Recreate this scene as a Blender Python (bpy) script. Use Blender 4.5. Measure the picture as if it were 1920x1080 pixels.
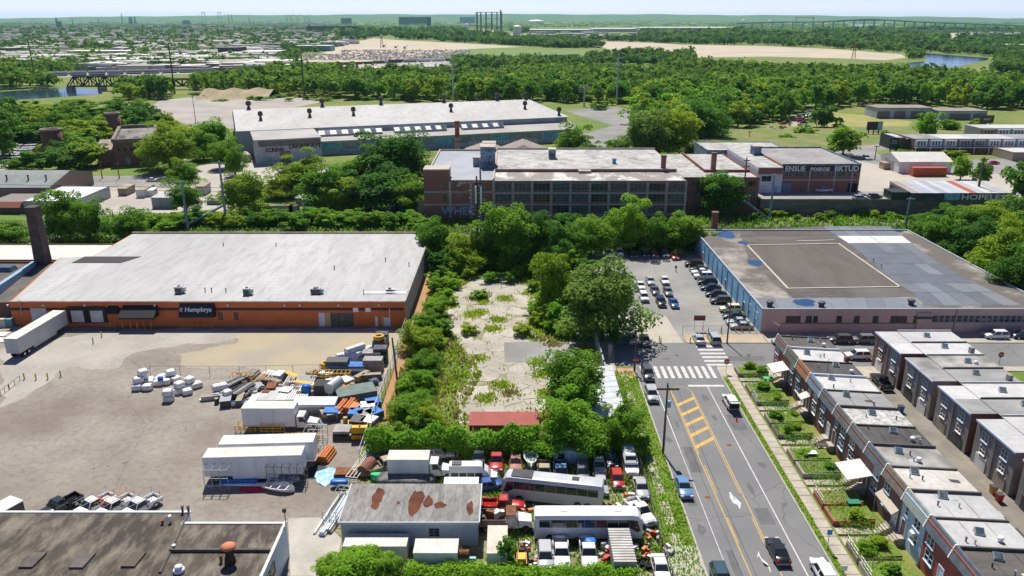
import bpy, math, random
import numpy as np
from mathutils import Vector
for _o in list(bpy.data.objects): bpy.data.objects.remove(_o)
SC = bpy.context.scene
COL = SC.collection
R = math.radians
# camera, sky, sun
H, F = 60.0,1480.0
TH = math.atan(505/F); ST, CT = math.sin(TH), math.cos(TH)
cam = bpy.data.cameras.new('camera'); camo = bpy.data.objects.new('camera',cam); COL.objects.link(camo)
camo.location = (0,0, H); camo.rotation_euler = (math.pi/2 - TH, 0,0)
cam.sensor_width = 36; cam.lens = F/1920*36; cam.clip_start = 1; cam.clip_end = 60000
SC.camera = camo
SUN_EL, SUN_AZ = R(57), R(-11)
W = bpy.data.worlds.new('World'); SC.world = W; W.use_nodes = True
nt = W.node_tree; nt.nodes.clear()
sky = nt.nodes.new('ShaderNodeTexSky'); sky.sky_type = 'NISHITA'; sky.sun_disc = False
sky.sun_elevation = SUN_EL; sky.sun_rotation = SUN_AZ; sky.altitude = 50; sky.air_density = .5; sky.dust_density = 0; sky.ozone_density = 8
bg = nt.nodes.new('ShaderNodeBackground'); bg.inputs[1].default_value = .115
wo = nt.nodes.new('ShaderNodeOutputWorld')
tn = nt.nodes.new('ShaderNodeMixRGB'); tn.blend_type = 'MULTIPLY'; tn.inputs[0].default_value = 1; tn.inputs[2].default_value = (.93,.655,.68,1)
nt.links.new(sky.outputs[0], tn.inputs[1]); nt.links.new(tn.outputs[0], bg.inputs[0]); nt.links.new(bg.outputs[0], wo.inputs[0])
sl = bpy.data.lights.new('sun','SUN'); sl.energy = 3.6; sl.angle = R(.5); sl.color = (1,.955,.87)
so = bpy.data.objects.new('sun',sl); COL.objects.link(so); so.location = (0,0,200)
sdir = Vector((math.sin(SUN_AZ)*math.cos(SUN_EL), math.cos(SUN_AZ)*math.cos(SUN_EL), math.sin(SUN_EL)))
so.rotation_euler = (-sdir).to_track_quat('-Z','Y').to_euler()
SC.view_settings.view_transform = 'Standard'; SC.view_settings.look = 'None'
SC.view_settings.exposure = 0.86; SC.view_settings.gamma = 1; SC.view_settings.use_curve_mapping = False
SC.render.engine = 'CYCLES'
try:
 SC.cycles.max_bounces = 5; SC.cycles.transparent_max_bounces = 6; SC.cycles.volume_bounces = 0
except Exception: pass
# survey: photo point -> ground point
def G(px, py, z=0.0):
 v = (py-540)/F; d = ST + v*CT
 zc = (H-z)/d
 return ((px-960)/F*zc, (H-z)*(CT - v*ST)/d)
def ZAT(py, Y):                       # height of a point seen at row py standing at distance Y
 v = (py-540)/F
 return H - Y*(ST+v*CT)/(CT-v*ST)
def XAT(px, Y, z=0.0):
 return (px-960)/F*(Y*CT + (H-z)*ST)
def PPM(Y, z=0.0): return F/(Y*CT+(H-z)*ST)
# materials
MATS = {}
def nodes_of(m):
 m.use_nodes = True; t = m.node_tree
 return t, t.nodes['Principled BSDF']
def mat(name, c, rough=.8, c2=None, scale=.5, c3=None, scale3=6.0, amt3=.35, metal=0, spec=.3, bump=0, bscale=30, stretch=(1,1,1), lo=.4, hi=.6, emit=0):
 """procedural surface: c/c2 blended by large noise, c3 blended by finer noise, optional bump"""
 if name in MATS: return MATS[name]
 m = bpy.data.materials.new(name); MATS[name] = m
 t, b = nodes_of(m); L = t.links
 b.inputs['Roughness'].default_value = rough; b.inputs['Metallic'].default_value = metal
 b.inputs['Specular IOR Level'].default_value = spec
 b.inputs['Base Color'].default_value = (*c, 1)
 m.diffuse_color = (*c, 1)
 if c2 is None and c3 is None and not bump: return m
 geo = t.nodes.new('ShaderNodeNewGeometry'); mp = t.nodes.new('ShaderNodeMapping')
 mp.inputs['Scale'].default_value = stretch
 L.new(geo.outputs['Position'], mp.inputs[0])
 def noise(sc, det=5, ro=.6):
  n = t.nodes.new('ShaderNodeTexNoise'); n.inputs['Scale'].default_value = sc
  n.inputs['Detail'].default_value = det; n.inputs['Roughness'].default_value = ro
  L.new(mp.outputs[0], n.inputs['Vector']); return n
 def mix(fac, a, bcol, a_sock=None):
  x = t.nodes.new('ShaderNodeMix'); x.data_type = 'RGBA'
  L.new(fac, x.inputs['Factor'])
  if a_sock is not None: L.new(a_sock, x.inputs['A'])
  else: x.inputs['A'].default_value = (*a, 1)
  x.inputs['B'].default_value = (*bcol, 1); return x.outputs['Result']
 cur = None
 if c2 is not None:
  n = noise(scale); r = t.nodes.new('ShaderNodeMapRange'); r.inputs[1].default_value = lo; r.inputs[2].default_value = hi
  L.new(n.outputs[0], r.inputs[0]); cur = mix(r.outputs[0], c, c2)
 if c3 is not None:
  n = noise(scale3,6,.7); r = t.nodes.new('ShaderNodeMapRange'); r.inputs[1].default_value = .45; r.inputs[2].default_value = .68; r.inputs[4].default_value = amt3
  L.new(n.outputs[0], r.inputs[0]); cur = mix(r.outputs[0], c, c3, cur)
 if cur is not None: L.new(cur, b.inputs['Base Color'])
 if bump:
  n = noise(bscale, 3); bp = t.nodes.new('ShaderNodeBump'); bp.inputs['Strength'].default_value = bump; bp.inputs['Distance'].default_value = .05
  L.new(n.outputs[0], bp.inputs['Height']); L.new(bp.outputs[0], b.inputs['Normal'])
 return m
def cracked(m, col, scale=.35, width=.02, amt=.8):
 """thin crack lines (a shape of their own) over a material's base colour"""
 t = m.node_tree; L = t.links; b = t.nodes['Principled BSDF']
 geo = t.nodes.new('ShaderNodeNewGeometry')
 nz = t.nodes.new('ShaderNodeTexNoise'); nz.inputs['Scale'].default_value = .6; nz.inputs['Detail'].default_value = 4
 L.new(geo.outputs['Position'], nz.inputs['Vector'])
 ad = t.nodes.new('ShaderNodeMixRGB'); ad.blend_type = 'ADD'; ad.inputs[0].default_value = 1.6
 L.new(geo.outputs['Position'], ad.inputs[1]); L.new(nz.outputs[1], ad.inputs[2])
 vo = t.nodes.new('ShaderNodeTexVoronoi'); vo.feature = 'DISTANCE_TO_EDGE'; vo.inputs['Scale'].default_value = scale
 L.new(ad.outputs[0], vo.inputs['Vector'])
 r = t.nodes.new('ShaderNodeMapRange'); r.inputs[1].default_value = 0; r.inputs[2].default_value = width; r.inputs[3].default_value = amt; r.inputs[4].default_value = 0
 L.new(vo.outputs['Distance'], r.inputs[0])
 x = t.nodes.new('ShaderNodeMix'); x.data_type = 'RGBA'; L.new(r.outputs[0], x.inputs['Factor'])
 src = b.inputs['Base Color'].links
 if src: L.new(src[0].from_socket, x.inputs['A'])
 else: x.inputs['A'].default_value = b.inputs['Base Color'].default_value
 x.inputs['B'].default_value = (*col, 1); L.new(x.outputs['Result'], b.inputs['Base Color'])
 return m
def seams(m, axis, pitch, width, col, amt=.5):
 """regular lap seams along one axis"""
 t = m.node_tree; L = t.links; b = t.nodes['Principled BSDF']
 geo = t.nodes.new('ShaderNodeNewGeometry'); sp = t.nodes.new('ShaderNodeSeparateXYZ'); L.new(geo.outputs['Position'], sp.inputs[0])
 nz = t.nodes.new('ShaderNodeTexNoise'); nz.inputs['Scale'].default_value = .35; L.new(geo.outputs['Position'], nz.inputs['Vector'])
 ad = t.nodes.new('ShaderNodeMath'); ad.operation = 'MULTIPLY_ADD'; ad.inputs[1].default_value = .5; L.new(nz.outputs[0], ad.inputs[0]); L.new(sp.outputs[axis], ad.inputs[2])
 md = t.nodes.new('ShaderNodeMath'); md.operation = 'PINGPONG'; md.inputs[1].default_value = pitch/2; L.new(ad.outputs[0], md.inputs[0])
 r = t.nodes.new('ShaderNodeMapRange'); r.inputs[1].default_value = 0; r.inputs[2].default_value = width; r.inputs[3].default_value = amt; r.inputs[4].default_value = 0; L.new(md.outputs[0], r.inputs[0])
 mu = t.nodes.new('ShaderNodeMath'); mu.operation = 'MULTIPLY'; L.new(r.outputs[0], mu.inputs[0]); n2 = t.nodes.new('ShaderNodeTexNoise'); n2.inputs['Scale'].default_value = .25; L.new(geo.outputs['Position'], n2.inputs['Vector']); L.new(n2.outputs[0], mu.inputs[1])
 x = t.nodes.new('ShaderNodeMix'); x.data_type = 'RGBA'; L.new(mu.outputs[0], x.inputs['Factor'])
 src = b.inputs['Base Color'].links
 if src: L.new(src[0].from_socket, x.inputs['A'])
 else: x.inputs['A'].default_value = b.inputs['Base Color'].default_value
 x.inputs['B'].default_value = (*col, 1); L.new(x.outputs['Result'], b.inputs['Base Color']); return m
def leafmat(name, c, c2, trans=.5):
 m = bpy.data.materials.new(name); MATS[name] = m
 t, b = nodes_of(m); L = t.links
 oi = t.nodes.new('ShaderNodeObjectInfo'); geo = t.nodes.new('ShaderNodeNewGeometry')
 x = t.nodes.new('ShaderNodeMix'); x.data_type = 'RGBA'
 x.inputs['A'].default_value = (*c, 1); x.inputs['B'].default_value = (*c2,1)
 L.new(oi.outputs['Random'], x.inputs['Factor'])
 hv = t.nodes.new('ShaderNodeHueSaturation')
 r = t.nodes.new('ShaderNodeMapRange'); r.inputs[3].default_value = .72; r.inputs[4].default_value = 1.3
 L.new(geo.outputs['Random Per Island'], r.inputs[0]); L.new(r.outputs[0], hv.inputs['Value'])
 L.new(x.outputs['Result'], hv.inputs['Color']); L.new(hv.outputs[0], b.inputs['Base Color'])
 b.inputs['Roughness'].default_value = .7; b.inputs['Specular IOR Level'].default_value = .06
 tr = t.nodes.new('ShaderNodeBsdfTranslucent'); L.new(hv.outputs[0], tr.inputs[0])
 ms = t.nodes.new('ShaderNodeMixShader'); ms.inputs[0].default_value = trans
 L.new(b.outputs[0], ms.inputs[1]); L.new(tr.outputs[0], ms.inputs[2])
 L.new(ms.outputs[0], t.nodes['Material Output'].inputs[0])
 return m
def paint(c, name=None):
 key = name or 'paint_%02x%02x%02x' % tuple(int(255*max(0, min(1, k))) for k in c)
 if key in MATS: return MATS[key]
 m = mat(key, c, rough=.28, spec=.5)
 m.node_tree.nodes['Principled BSDF'].inputs['Coat Weight'].default_value = .5
 return m
# geometry helpers
class MB:
 def __init__(s): s.v = []; s.f = []; s.m = []; s.mi = 0
 def add(s, vs, fs):
  n = len(s.v); s.v += [tuple(p) for p in vs]
  for f in fs: s.f.append(tuple(i+n for i in f)); s.m.append(s.mi)
  return s
 def mat(s, i): s.mi = i; return s
 def box(s, x0, x1, y0, y1, z0, z1, ang=0, c=None):
  p = [(x0,y0,z0),(x1,y0,z0),(x1,y1,z0),(x0,y1,z0),(x0,y0,z1),(x1,y0,z1),(x1,y1,z1),(x0,y1,z1)]
  if ang:
   cx, cy = c or ((x0+x1)/2,(y0+y1)/2); ca, sa = math.cos(ang), math.sin(ang)
   p = [(cx+(a-cx)*ca-(b-cy)*sa, cy+(a-cx)*sa+(b-cy)*ca, z) for a, b, z in p]
  return s.add(p, [(3,2,1,0),(4,5,6,7),(0,1,5,4),(1,2,6,5),(2,3,7,6),(3,0,4,7)])
 def hexa(s, p): return s.add(p, [(3,2,1,0),(4,5,6,7),(0,1,5,4),(1,2,6,5),(2,3,7,6),(3,0,4,7)])
 def prism(s, poly, z0, z1):
  n = len(poly)
  a = sum(poly[i][0]*poly[(i+1)%n][1]-poly[(i+1)%n][0]*poly[i][1] for i in range(n))
  if a < 0: poly = poly[::-1]
  vs = [(x, y, z0) for x, y in poly]+[(x, y, z1) for x, y in poly]
  return s.add(vs, [tuple(range(n-1,-1,-1)), tuple(range(n, 2*n))]+[(i, (i+1)%n, n+(i+1)%n, n+i) for i in range(n)])
 def sheet(s, poly, z):
  n = len(poly)
  a = sum(poly[i][0]*poly[(i+1)%n][1]-poly[(i+1)%n][0]*poly[i][1] for i in range(n))
  if a < 0: poly = poly[::-1]
  return s.add([(x, y, z) for x, y in poly], [tuple(range(n))])
 def quad(s, a, b, c, d): return s.add([a, b, c, d], [(0,1,2,3)])
 def bar(s, a, b, r, n=6, r2=None):
  a = Vector(a); b = Vector(b); d = (b-a)
  if d.length < 1e-6: return s
  d.normalize(); u = d.orthogonal().normalized(); w = d.cross(u); r2 = r if r2 is None else r2
  vs = []
  for k in range(n):
   q = 2*math.pi*(k+.5)/n; o = u*math.cos(q)+w*math.sin(q); vs.append(a+o*r)
  for k in range(n):
   q = 2*math.pi*(k+.5)/n; o = u*math.cos(q)+w*math.sin(q); vs.append(b+o*r2)
  return s.add(vs, [tuple(range(n-1,-1,-1)), tuple(range(n, 2*n))]+[(i, (i+1)%n, n+(i+1)%n, n+i) for i in range(n)])
 def lathe(s, c, prof, n=12):
  vs = []; m = len(prof)
  for r, z in prof:
   for k in range(n):
    q = 2*math.pi*k/n; vs.append((c[0]+r*math.cos(q), c[1]+r*math.sin(q), c[2]+z))
  fs = [(j*n+i, j*n+(i+1)%n, (j+1)*n+(i+1)%n, (j+1)*n+i) for j in range(m-1) for i in range(n)]
  fs += [tuple(range(n-1,-1,-1)), tuple(range((m-1)*n, m*n))]
  return s.add(vs, fs)
 def loft(s, rings, cap=True):
  n = len(rings[0]); vs = [p for r in rings for p in r]
  fs = [(j*n+i, j*n+(i+1)%n, (j+1)*n+(i+1)%n, (j+1)*n+i) for j in range(len(rings)-1) for i in range(n)]
  if cap: fs += [tuple(range(n-1,-1,-1)), tuple(range((len(rings)-1)*n, len(rings)*n))]
  return s.add(vs, fs)
 def mesh(s, name, mats, smooth=False, off=(0,0,0)):
  me = bpy.data.meshes.new(name)
  me.from_pydata([(x-off[0], y-off[1], z-off[2]) for x, y, z in s.v] if off != (0,0,0) else s.v, [], s.f)
  if not isinstance(mats, (list, tuple)): mats = [mats]
  for q in mats: me.materials.append(q)
  if len(mats) > 1: me.polygons.foreach_set('material_index',s.m)
  if smooth: me.polygons.foreach_set('use_smooth',[True]*len(s.f))
  me.update(); return me
ORG = {}
def tag(o, label=None, cat=None, group=None, kind=None):
 if label: o['label'] = label
 if cat: o['category'] = cat
 if group: o['group'] = group
 if kind: o['kind'] = kind
 return o
def thing(name, label, cat, loc=(0,0,0), rz=0, group=None):
 o = bpy.data.objects.new(name, None); COL.objects.link(o); o.empty_display_size = .2
 o.location = loc; o.rotation_euler = (0,0, rz); ORG[o.name] = tuple(loc)
 return tag(o, label, cat, group)
def link(name, me, parent=None, loc=(0,0,0), rot=(0,0,0), scale=(1,1,1)):
 o = bpy.data.objects.new(name, me); COL.objects.link(o)
 o.location = loc; o.rotation_euler = rot; o.scale = scale
 if parent is not None:
  o.parent = parent; ORG[o.name] = ORG.get(parent.name, (0,0,0))
 return o
def part(name, mb, m, parent, smooth=False, local=False):
 """mesh part; coordinates are world coordinates unless local"""
 off = (0,0,0) if local else ORG.get(parent.name, (0,0,0))
 return link(name, mb.mesh(name, m, smooth, off), parent)
def struct(name, mb, m, kind='structure',label=None, smooth=False):
 return tag(link(name, mb.mesh(name, m, smooth)), label, None, None, kind)
def solo(name, mb, m, label, cat, loc=None, group=None, smooth=False):
 """single-mesh thing; world coordinates, origin put at loc"""
 if loc is None:
  a = np.array(mb.v); loc = (float(a[:,0].mean()), float(a[:,1].mean()), float(a[:,2].min()))
 o = link(name, mb.mesh(name, m, smooth, tuple(loc)), None, loc)
 return tag(o, label, cat, group)
def rough(P, amp, step, seed=1):
 r_ = random.Random(seed); out = []
 for i, a in enumerate(P):
  b = P[(i+1) % len(P)]; L = math.hypot(b[0]-a[0], b[1]-a[1]); n = max(1, min(40, int(L/step)))
  for k in range(n):
   t = k/n; o = amp*(r_.uniform(-.5,.5)+.8*math.sin(k*.9+i*2.1)) if k else 0
   out.append((a[0]+(b[0]-a[0])*t-(b[1]-a[1])/max(L,.01)*o, a[1]+(b[1]-a[1])*t+(b[0]-a[0])/max(L,.01)*o))
 return out
def sheet(name, pts, z, m, px=True, parent=None, amp=0):
 P = [G(*p) for p in pts] if px else pts
 if amp: P = rough(P, amp, amp*1.6, len(name))
 mb = MB(); mb.sheet(P, z)
 return struct(name, mb, m) if parent is None else part(name, mb, m, parent)
def text_mesh(body, size, m, extrude=.01, bold=0, sx=1.0):
 cu = bpy.data.curves.new('lettering','FONT'); cu.body = body; cu.size = size; cu.extrude = extrude; cu.offset = bold
 cu.align_x = 'CENTER'; cu.resolution_u = 2
 o = bpy.data.objects.new('lettering',cu); COL.objects.link(o)
 bpy.context.view_layer.update()
 me = bpy.data.meshes.new_from_object(o.evaluated_get(bpy.context.evaluated_depsgraph_get()))
 bpy.data.objects.remove(o); bpy.data.curves.remove(cu)
 for v in me.vertices: v.co.x *= sx
 me.materials.clear(); me.materials.append(m); return me
def lettering(body, size, m, parent, world, face='-y',bold=0, sx=1.0, name='lettering',tilt=0):
 rz = {'-y': 0, '-x': -math.pi/2, '+x': math.pi/2}[face]
 o = ORG.get(parent.name, (0,0,0))
 return link(name, text_mesh(body, size, m, .01, bold, sx), parent, tuple(world[i]-o[i] for i in range(3)),(math.pi/2-tilt, 0, rz))
# shared materials
asph = mat('asphalt_road',(.150,.150,.153),.85,(.180,.180,.180),.12,(.22,.22,.215),9,.5, bump=.15, bscale=25)
asph2 = mat('asphalt_old',(.22,.215,.205),.9,(.30,.29,.27),.06,(.15,.145,.14),3,.5, bump=.15, bscale=20)
cracked(asph2,(.08,.08,.075),.07,.004,.7)
asph_yard = mat('asphalt_yard_gravel',(.195,.163,.135),.9,(.30,.27,.228),.05,(.12,.102,.086),1.1,.5, bump=.25, bscale=14, lo=.36, hi=.60)
cracked(asph_yard, (.09,.08,.075),.03,.0022,.7)
conc = mat('concrete_pale',(.46,.43,.37),.85,(.36,.34,.30),.25,(.26,.24,.2),4,.4, bump=.1)
conc_slab = mat('concrete_slab',(.46,.42,.355),.85,(.34,.31,.255),.16,(.22,.20,.15),1.6,.55, bump=.15)
cracked(conc_slab, (.15,.14,.08),.33,.010,.8)
conc_walk = mat('concrete_walk',(.46,.41,.33),.85,(.36,.32,.26),.5,(.24,.21,.17),5,.45)
sandy = mat('sandy_dirt',(.40,.335,.225),.95,(.33,.295,.235),.09,(.27,.24,.19),3,.5, bump=.2)
dirt = mat('dirt',(.30,.235,.165),.95,(.22,.18,.12),.2,(.13,.11,.06),3,.6, bump=.3)
reddirt = mat('red_dirt',(.42,.22,.10),.95,(.33,.20,.11),.4,(.2,.16,.10),3,.5)
grassg = mat('grass_ground',(.115,.19,.03),.95,(.21,.21,.055),.03,(.07,.12,.02),.35,.75, bump=.4, bscale=5)
lawn = mat('lawn',(.13,.20,.03),.95,(.20,.23,.05),.5,(.07,.12,.02),5,.6, bump=.4, bscale=12)
weeds = mat('weed_ground',(.12,.18,.035),.95,(.23,.205,.08),.09,(.07,.11,.02),.9,.65, bump=.5, bscale=6)
sandf = mat('bare_sand_field',(.50,.42,.32),.95,(.42,.36,.27),.012,(.33,.29,.2),.25,.5)
gravel = mat('pale_gravel',(.32,.29,.26),.95,(.40,.36,.32),.04,(.2,.18,.17),1.5,.5, bump=.3)
cracked(asph, (.075,.075,.077),.055,.0035,.75)
white_line = mat('road_paint_white',(.62,.61,.59),.7,(.48,.475,.46),1.2,(.27,.27,.265),3.5,.6)
yellow_line = mat('road_paint_yellow',(.62,.38,.07),.7,(.50,.32,.08),1.0,(.30,.24,.14),3.5,.55)
water = mat('river_water',(.02,.05,.085),.12, None, spec=.5, bump=.25, bscale=.6)
steel = mat('galvanised_steel',(.42,.44,.45),.45, None, metal=.6)
dark_metal = mat('dark_metal',(.05,.05,.055),.5,(.08,.075,.07),2)
rust = mat('rust',(.22,.085,.035),.9,(.12,.05,.03),1.2,(.3,.16,.08),5,.4)
wood = mat('weathered_pole_wood',(.10,.075,.055),.9,(.15,.12,.09),1.5)
bark = mat('bark',(.12,.09,.065),.95,(.2,.17,.13),2)
rubber = mat('tyre_rubber',(.018,.018,.019),.85)
glass = mat('dark_window_glass',(.018,.024,.03),.08, spec=.6)
glassb = mat('sky_window_glass',(.05,.08,.11),.1,(.12,.16,.2),.8, spec=.6)
white_paint = mat('white_paint',(.78,.78,.76),.5)
white_box = mat('white_box_panel',(.72,.73,.73),.5,(.62,.63,.63),.6,(.45,.43,.4),2,.25, stretch=(1,1,.3))
white_roof_old = mat('white_roof_stained',(.66,.64,.58),.7,(.55,.52,.46),.5,(.3,.27,.22),2.5,.35)
chrome = mat('bright_metal',(.6,.6,.6),.25, metal=.9)
lamp_white = mat('headlight_lens',(.7,.72,.75),.15, spec=.7)
lamp_red = mat('taillight_lens',(.35,.015,.015),.2)
yellow = mat('yellow_paint',(.72,.42,.02),.5,(.55,.33,.04),2)
red_paint = mat('red_paint',(.45,.04,.03),.5)
blue_tarp = mat('blue_plastic',(.02,.12,.42),.45,(.03,.19,.5),2)
orange = mat('orange_steel',(.62,.19,.04),.55,(.45,.15,.05),3)
black = mat('black_matt',(.02,.02,.022),.7)
black_fab = mat('black_awning',(.022,.024,.027),.6)
grey_paint = mat('grey_paint',(.3,.31,.32),.5)
brick = mat('brick_red_brown',(.26,.095,.06),.9,(.19,.08,.058),.35,(.27,.14,.10),7,.45, bump=.2, bscale=12)
brick_dark = mat('brick_dark',(.16,.088,.07),.9,(.215,.115,.088),.4,(.22,.14,.11),7,.4, bump=.2, bscale=12)
brick_gray = mat('brick_grey',(.27,.265,.26),.9,(.21,.2,.19),.5,(.36,.34,.32),6,.4, bump=.2, bscale=12)
# ground
mb = MB(); mb.add([(-40000,-2000,0),(40000,-2000,0),(40000,50000,0),(-40000,50000,0)], [(0,1,2,3)])
struct('ground',mb, grassg)
Z1, Z2, Z3, Z4 = .004,.008,.012,.016
# Humphrys yard and left
mb = MB(); mb.sheet([(-150,60),(-22.2,60),(-22.2,155),(-150,155)], Z1); struct('gravel_yard',mb, asph_yard)
sheet('concrete_apron',[(0,655),(60,640),(120,632),(235,617),(400,616),(470,617),(420,640),(300,652),(240,668),(222,690),(170,692),(125,690),(60,735),(0,765)], Z2, mat('dusty_concrete',(.37,.345,.30),.9,(.30,.28,.245),.12,(.44,.41,.355),1.2,.5), amp=.8)
sheet('sandy_apron',[(455,616.5),(752,616.5),(742,690),(700,712),(560,706),(440,690),(350,690),(330,664),(440,645)], Z3, sandy, amp=.7)
sheet('concrete_drive',[(540,972),(600,970),(640,1010),(628,1080),(545,1080)], .019, conc)
# vacant lot and junk yard ground
mb = MB(); mb.sheet([(-22,62),(21.5,62),(21.5,142),(12,142),(12,206),(-22,206)], Z1); struct('vacant_lot',mb, weeds)
sheet('lot_asphalt',[(945,643),(1086,639),(1087,664),(1070,680),(946,679)], .095, asph2)
sheet('dirt_strip',[(757,615),(770,600),(790,520),(800,480),(822,480),(815,560),(800,612),(765,690),(742,750),(725,800),(700,820)], Z2, reddirt)
sheet('junkyard_dirt',[(640,905),(690,850),(1195,850),(1250,1080),(620,1080)], Z2, mat('junkyard_ground',(.17,.17,.075),.95,(.31,.26,.17),.3,(.08,.11,.03),1.5,.7, bump=.4, bscale=8, lo=.45, hi=.55))
# parking lot
mb = MB(); mb.sheet([(12,143),(50,143),(50,207),(12,207)], Z2); struct('parking_lot',mb, asph2)
mb = MB(); mb.sheet([(25.5,142.6),(33.5,142.6),(32.8,157.5),(24.8,157.5)], Z3); struct('concrete_driveway',mb, mat('driveway_concrete',(.44,.40,.33),.85,(.38,.35,.29),.4,(.27,.25,.21),3,.4))
# roads
mb = MB(); mb.sheet([(22.3,40),(37,40),(37,131.3),(260,131.3),(260,142.4),(11,142.4),(11,134),(22.3,131.5)], Z2); struct('road',mb, asph)
# rail corridor
RAILY = (214,240)
mb = MB(); mb.sheet([(-320,213),(320,213),(320,241),(-320,241)], Z1)
struct('railway_ballast',mb, mat('ballast_weeds',(.16,.15,.10),.95,(.11,.15,.035),.15,(.09,.08,.06),2,.6, bump=.4, bscale=8))
# beyond the railway
sheet('yard_beyond',[(0,395),(60,330),(330,330),(400,300),(450,300),(470,330),(430,395),(330,400),(160,402)], Z2, mat('pale_yard',(.36,.33,.29),.9,(.44,.40,.34),.05,(.24,.22,.19),1.5,.5))
sheet('street_behind',[(0,325),(120,330),(330,330),(345,345),(330,352),(90,352),(0,350)], Z3, asph2)
sheet('factory_street',[(372,340),(350,290),(330,240),(282,200),(268,200),(310,250),(330,300),(340,345)], Z3, mat('pale_street',(.40,.37,.32),.9,(.34,.31,.28),.1))
sheet('paved_clearing',[(440,330),(430,300),(470,300),(640,312),(640,340),(560,350),(480,352)], Z3, conc)
sheet('gravel_field',[(282,200),(300,188),(400,178),(480,180),(560,183),(620,188),(450,222),(450,240),(380,245),(330,225)], Z2, gravel)
sheet('black_asphalt_field',[(1060,262),(1150,235),(1090,218),(1060,208),(1130,200),(1205,205),(1195,240),(1140,285),(1075,275)], Z2, mat('dark_lot',(.20,.195,.19),.9,(.27,.26,.24),.05,(.14,.14,.12),.6,.5))
sheet('junk_lane',[(1345,262),(1400,250),(1470,242),(1490,215),(1510,215),(1500,245),(1470,270),(1400,275)], Z2, mat('pink_dirt',(.42,.34,.26),.95,(.36,.3,.22),.05,(.25,.22,.15),.8,.5))
sheet('meadow',[(1540,208),(1640,218),(1710,228),(1700,240),(1600,246),(1530,236),(1520,216)], Z2, mat('dry_meadow',(.24,.25,.06),.95,(.34,.30,.12),.05,(.14,.17,.03),.4,.5))
sheet('meadow',[(1310,258),(1420,252),(1425,276),(1320,276)], Z3, MATS['dry_meadow'])
# building helpers
FACE = {'-y': 0, '-x': -math.pi/2, '+x': math.pi/2, '+y': math.pi}
WC = {}
def win_meshes(style, w, h, fm, pm):
 k = (style, round(w, 2), round(h, 2), fm.name, pm.name)
 if k in WC: return WC[k]
 f = MB(); t = .09 if style != 'factory' else .06
 a, b = w/2, h/2
 f.box(-a, a, -.07,.02, b-t, b).box(-a, a, -.07,.02,-b, -b+t).box(-a, -a+t, -.068,.02,-b+t, b-t).box(a-t, a, -.068,.02,-b+t, b-t)
 if style == 'sash':
  f.box(-a+t, a-t, -.06,.01,-.04,.04); f.box(-a-.08, a+.08,-.16,.0,-b-.09,-b-.003)
 elif style == 'pair':
  f.box(-.05,.05,-.064,.02,-b+t, b-t); f.box(-a+t, -.05,-.06,.01,-.04,.04); f.box(.05, a-t, -.06,.01,-.04,.04)
  f.box(-a-.08, a+.08,-.18,.0,-b-.1,-b-.003)
 elif style == 'factory':
  n = max(2, int(w/1.1))
  for i in range(1, n): f.box(-a+w*i/n-.03,-a+w*i/n+.03,-.06,.015,-b+t, b-t)
  for j in (-1,1): f.box(-a+t, a-t, -.055,.012, j*h/6-.025, j*h/6+.025)
 p = MB(); p.quad((-a+.02,-.015,-b+.02),(a-.02,-.015,-b+.02),(a-.02,-.015, b-.02),(-a+.02,-.015, b-.02))
 WC[k] = (f.mesh('window',fm), p.mesh('pane',pm)); return WC[k]
def win(parent, x, y, z, face='-y',w=1.0, h=1.4, style='sash',fm=None, pm=None, name='window'):
 f, p = win_meshes(style, w, h, fm or white_paint, pm or glass)
 o = ORG.get(parent.name, (0,0,0))
 wo_ = link(name, f, parent, (x-o[0], y-o[1], z-o[2]),(0,0, FACE[face]))
 link('pane',p, wo_); return wo_
def door(parent, x, y, z0, face='-y',w=1.0, h=2.1, m=None, name='door'):
 k = ('door',w, h, (m or white_paint).name)
 if k not in WC:
  d = MB(); d.box(-w/2, w/2,-.05,.02,0, h)
  f = MB(); f.box(-w/2-.1,-w/2,-.09,.02,0, h+.1).box(w/2, w/2+.1,-.09,.02,0, h+.1).box(-w/2, w/2,-.088,.02, h, h+.1)
  hd = MB(); hd.box(w*.35, w*.35+.06,-.11,-.05, h*.45, h*.52)
  WC[k] = (d.mesh('door',m or white_paint), f.mesh('frame',white_paint), hd.mesh('handle',dark_metal))
 o = ORG.get(parent.name, (0,0,0))
 d, f, hd = WC[k]
 q = link(name, d, parent, (x-o[0], y-o[1], z0-o[2]),(0,0, FACE[face]))
 link('frame',f, q); link('handle',hd, q); return q
def shell(name, label, cat, x0, x1, y0, y1, z1, wm, rm, z0=0.0, par=.35, pt=.25, pm=None, group=None, poly=None):
 """building with wall, roof and a raised parapet"""
 T = thing(name, label, cat, ((x0+x1)/2,(y0+y1)/2, z0),0, group)
 mb = MB(); mb.box(x0, x1, y0, y1, z0-.3 if z0 == 0 else z0, z1); part('wall',mb, wm, T)
 mb = MB(); mb.box(x0+pt, x1-pt, y0+pt, y1-pt, z1+.003, z1+.06); part('roof',mb, rm, T)
 if par:
  p = MB(); e = .03
  p.box(x0-e, x1+e, y0-e, y0+pt-.003, z1+.002, z1+par).box(x0-e, x1+e, y1-pt+.003, y1+e, z1+.002, z1+par)
  p.box(x0-e, x0+pt-.003, y0+pt, y1-pt, z1+.002, z1+par-.01).box(x1-pt+.003, x1+e, y0+pt, y1-pt, z1+.002, z1+par-.01)
  part('parapet',p, pm or wm, T)
 return T
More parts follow.
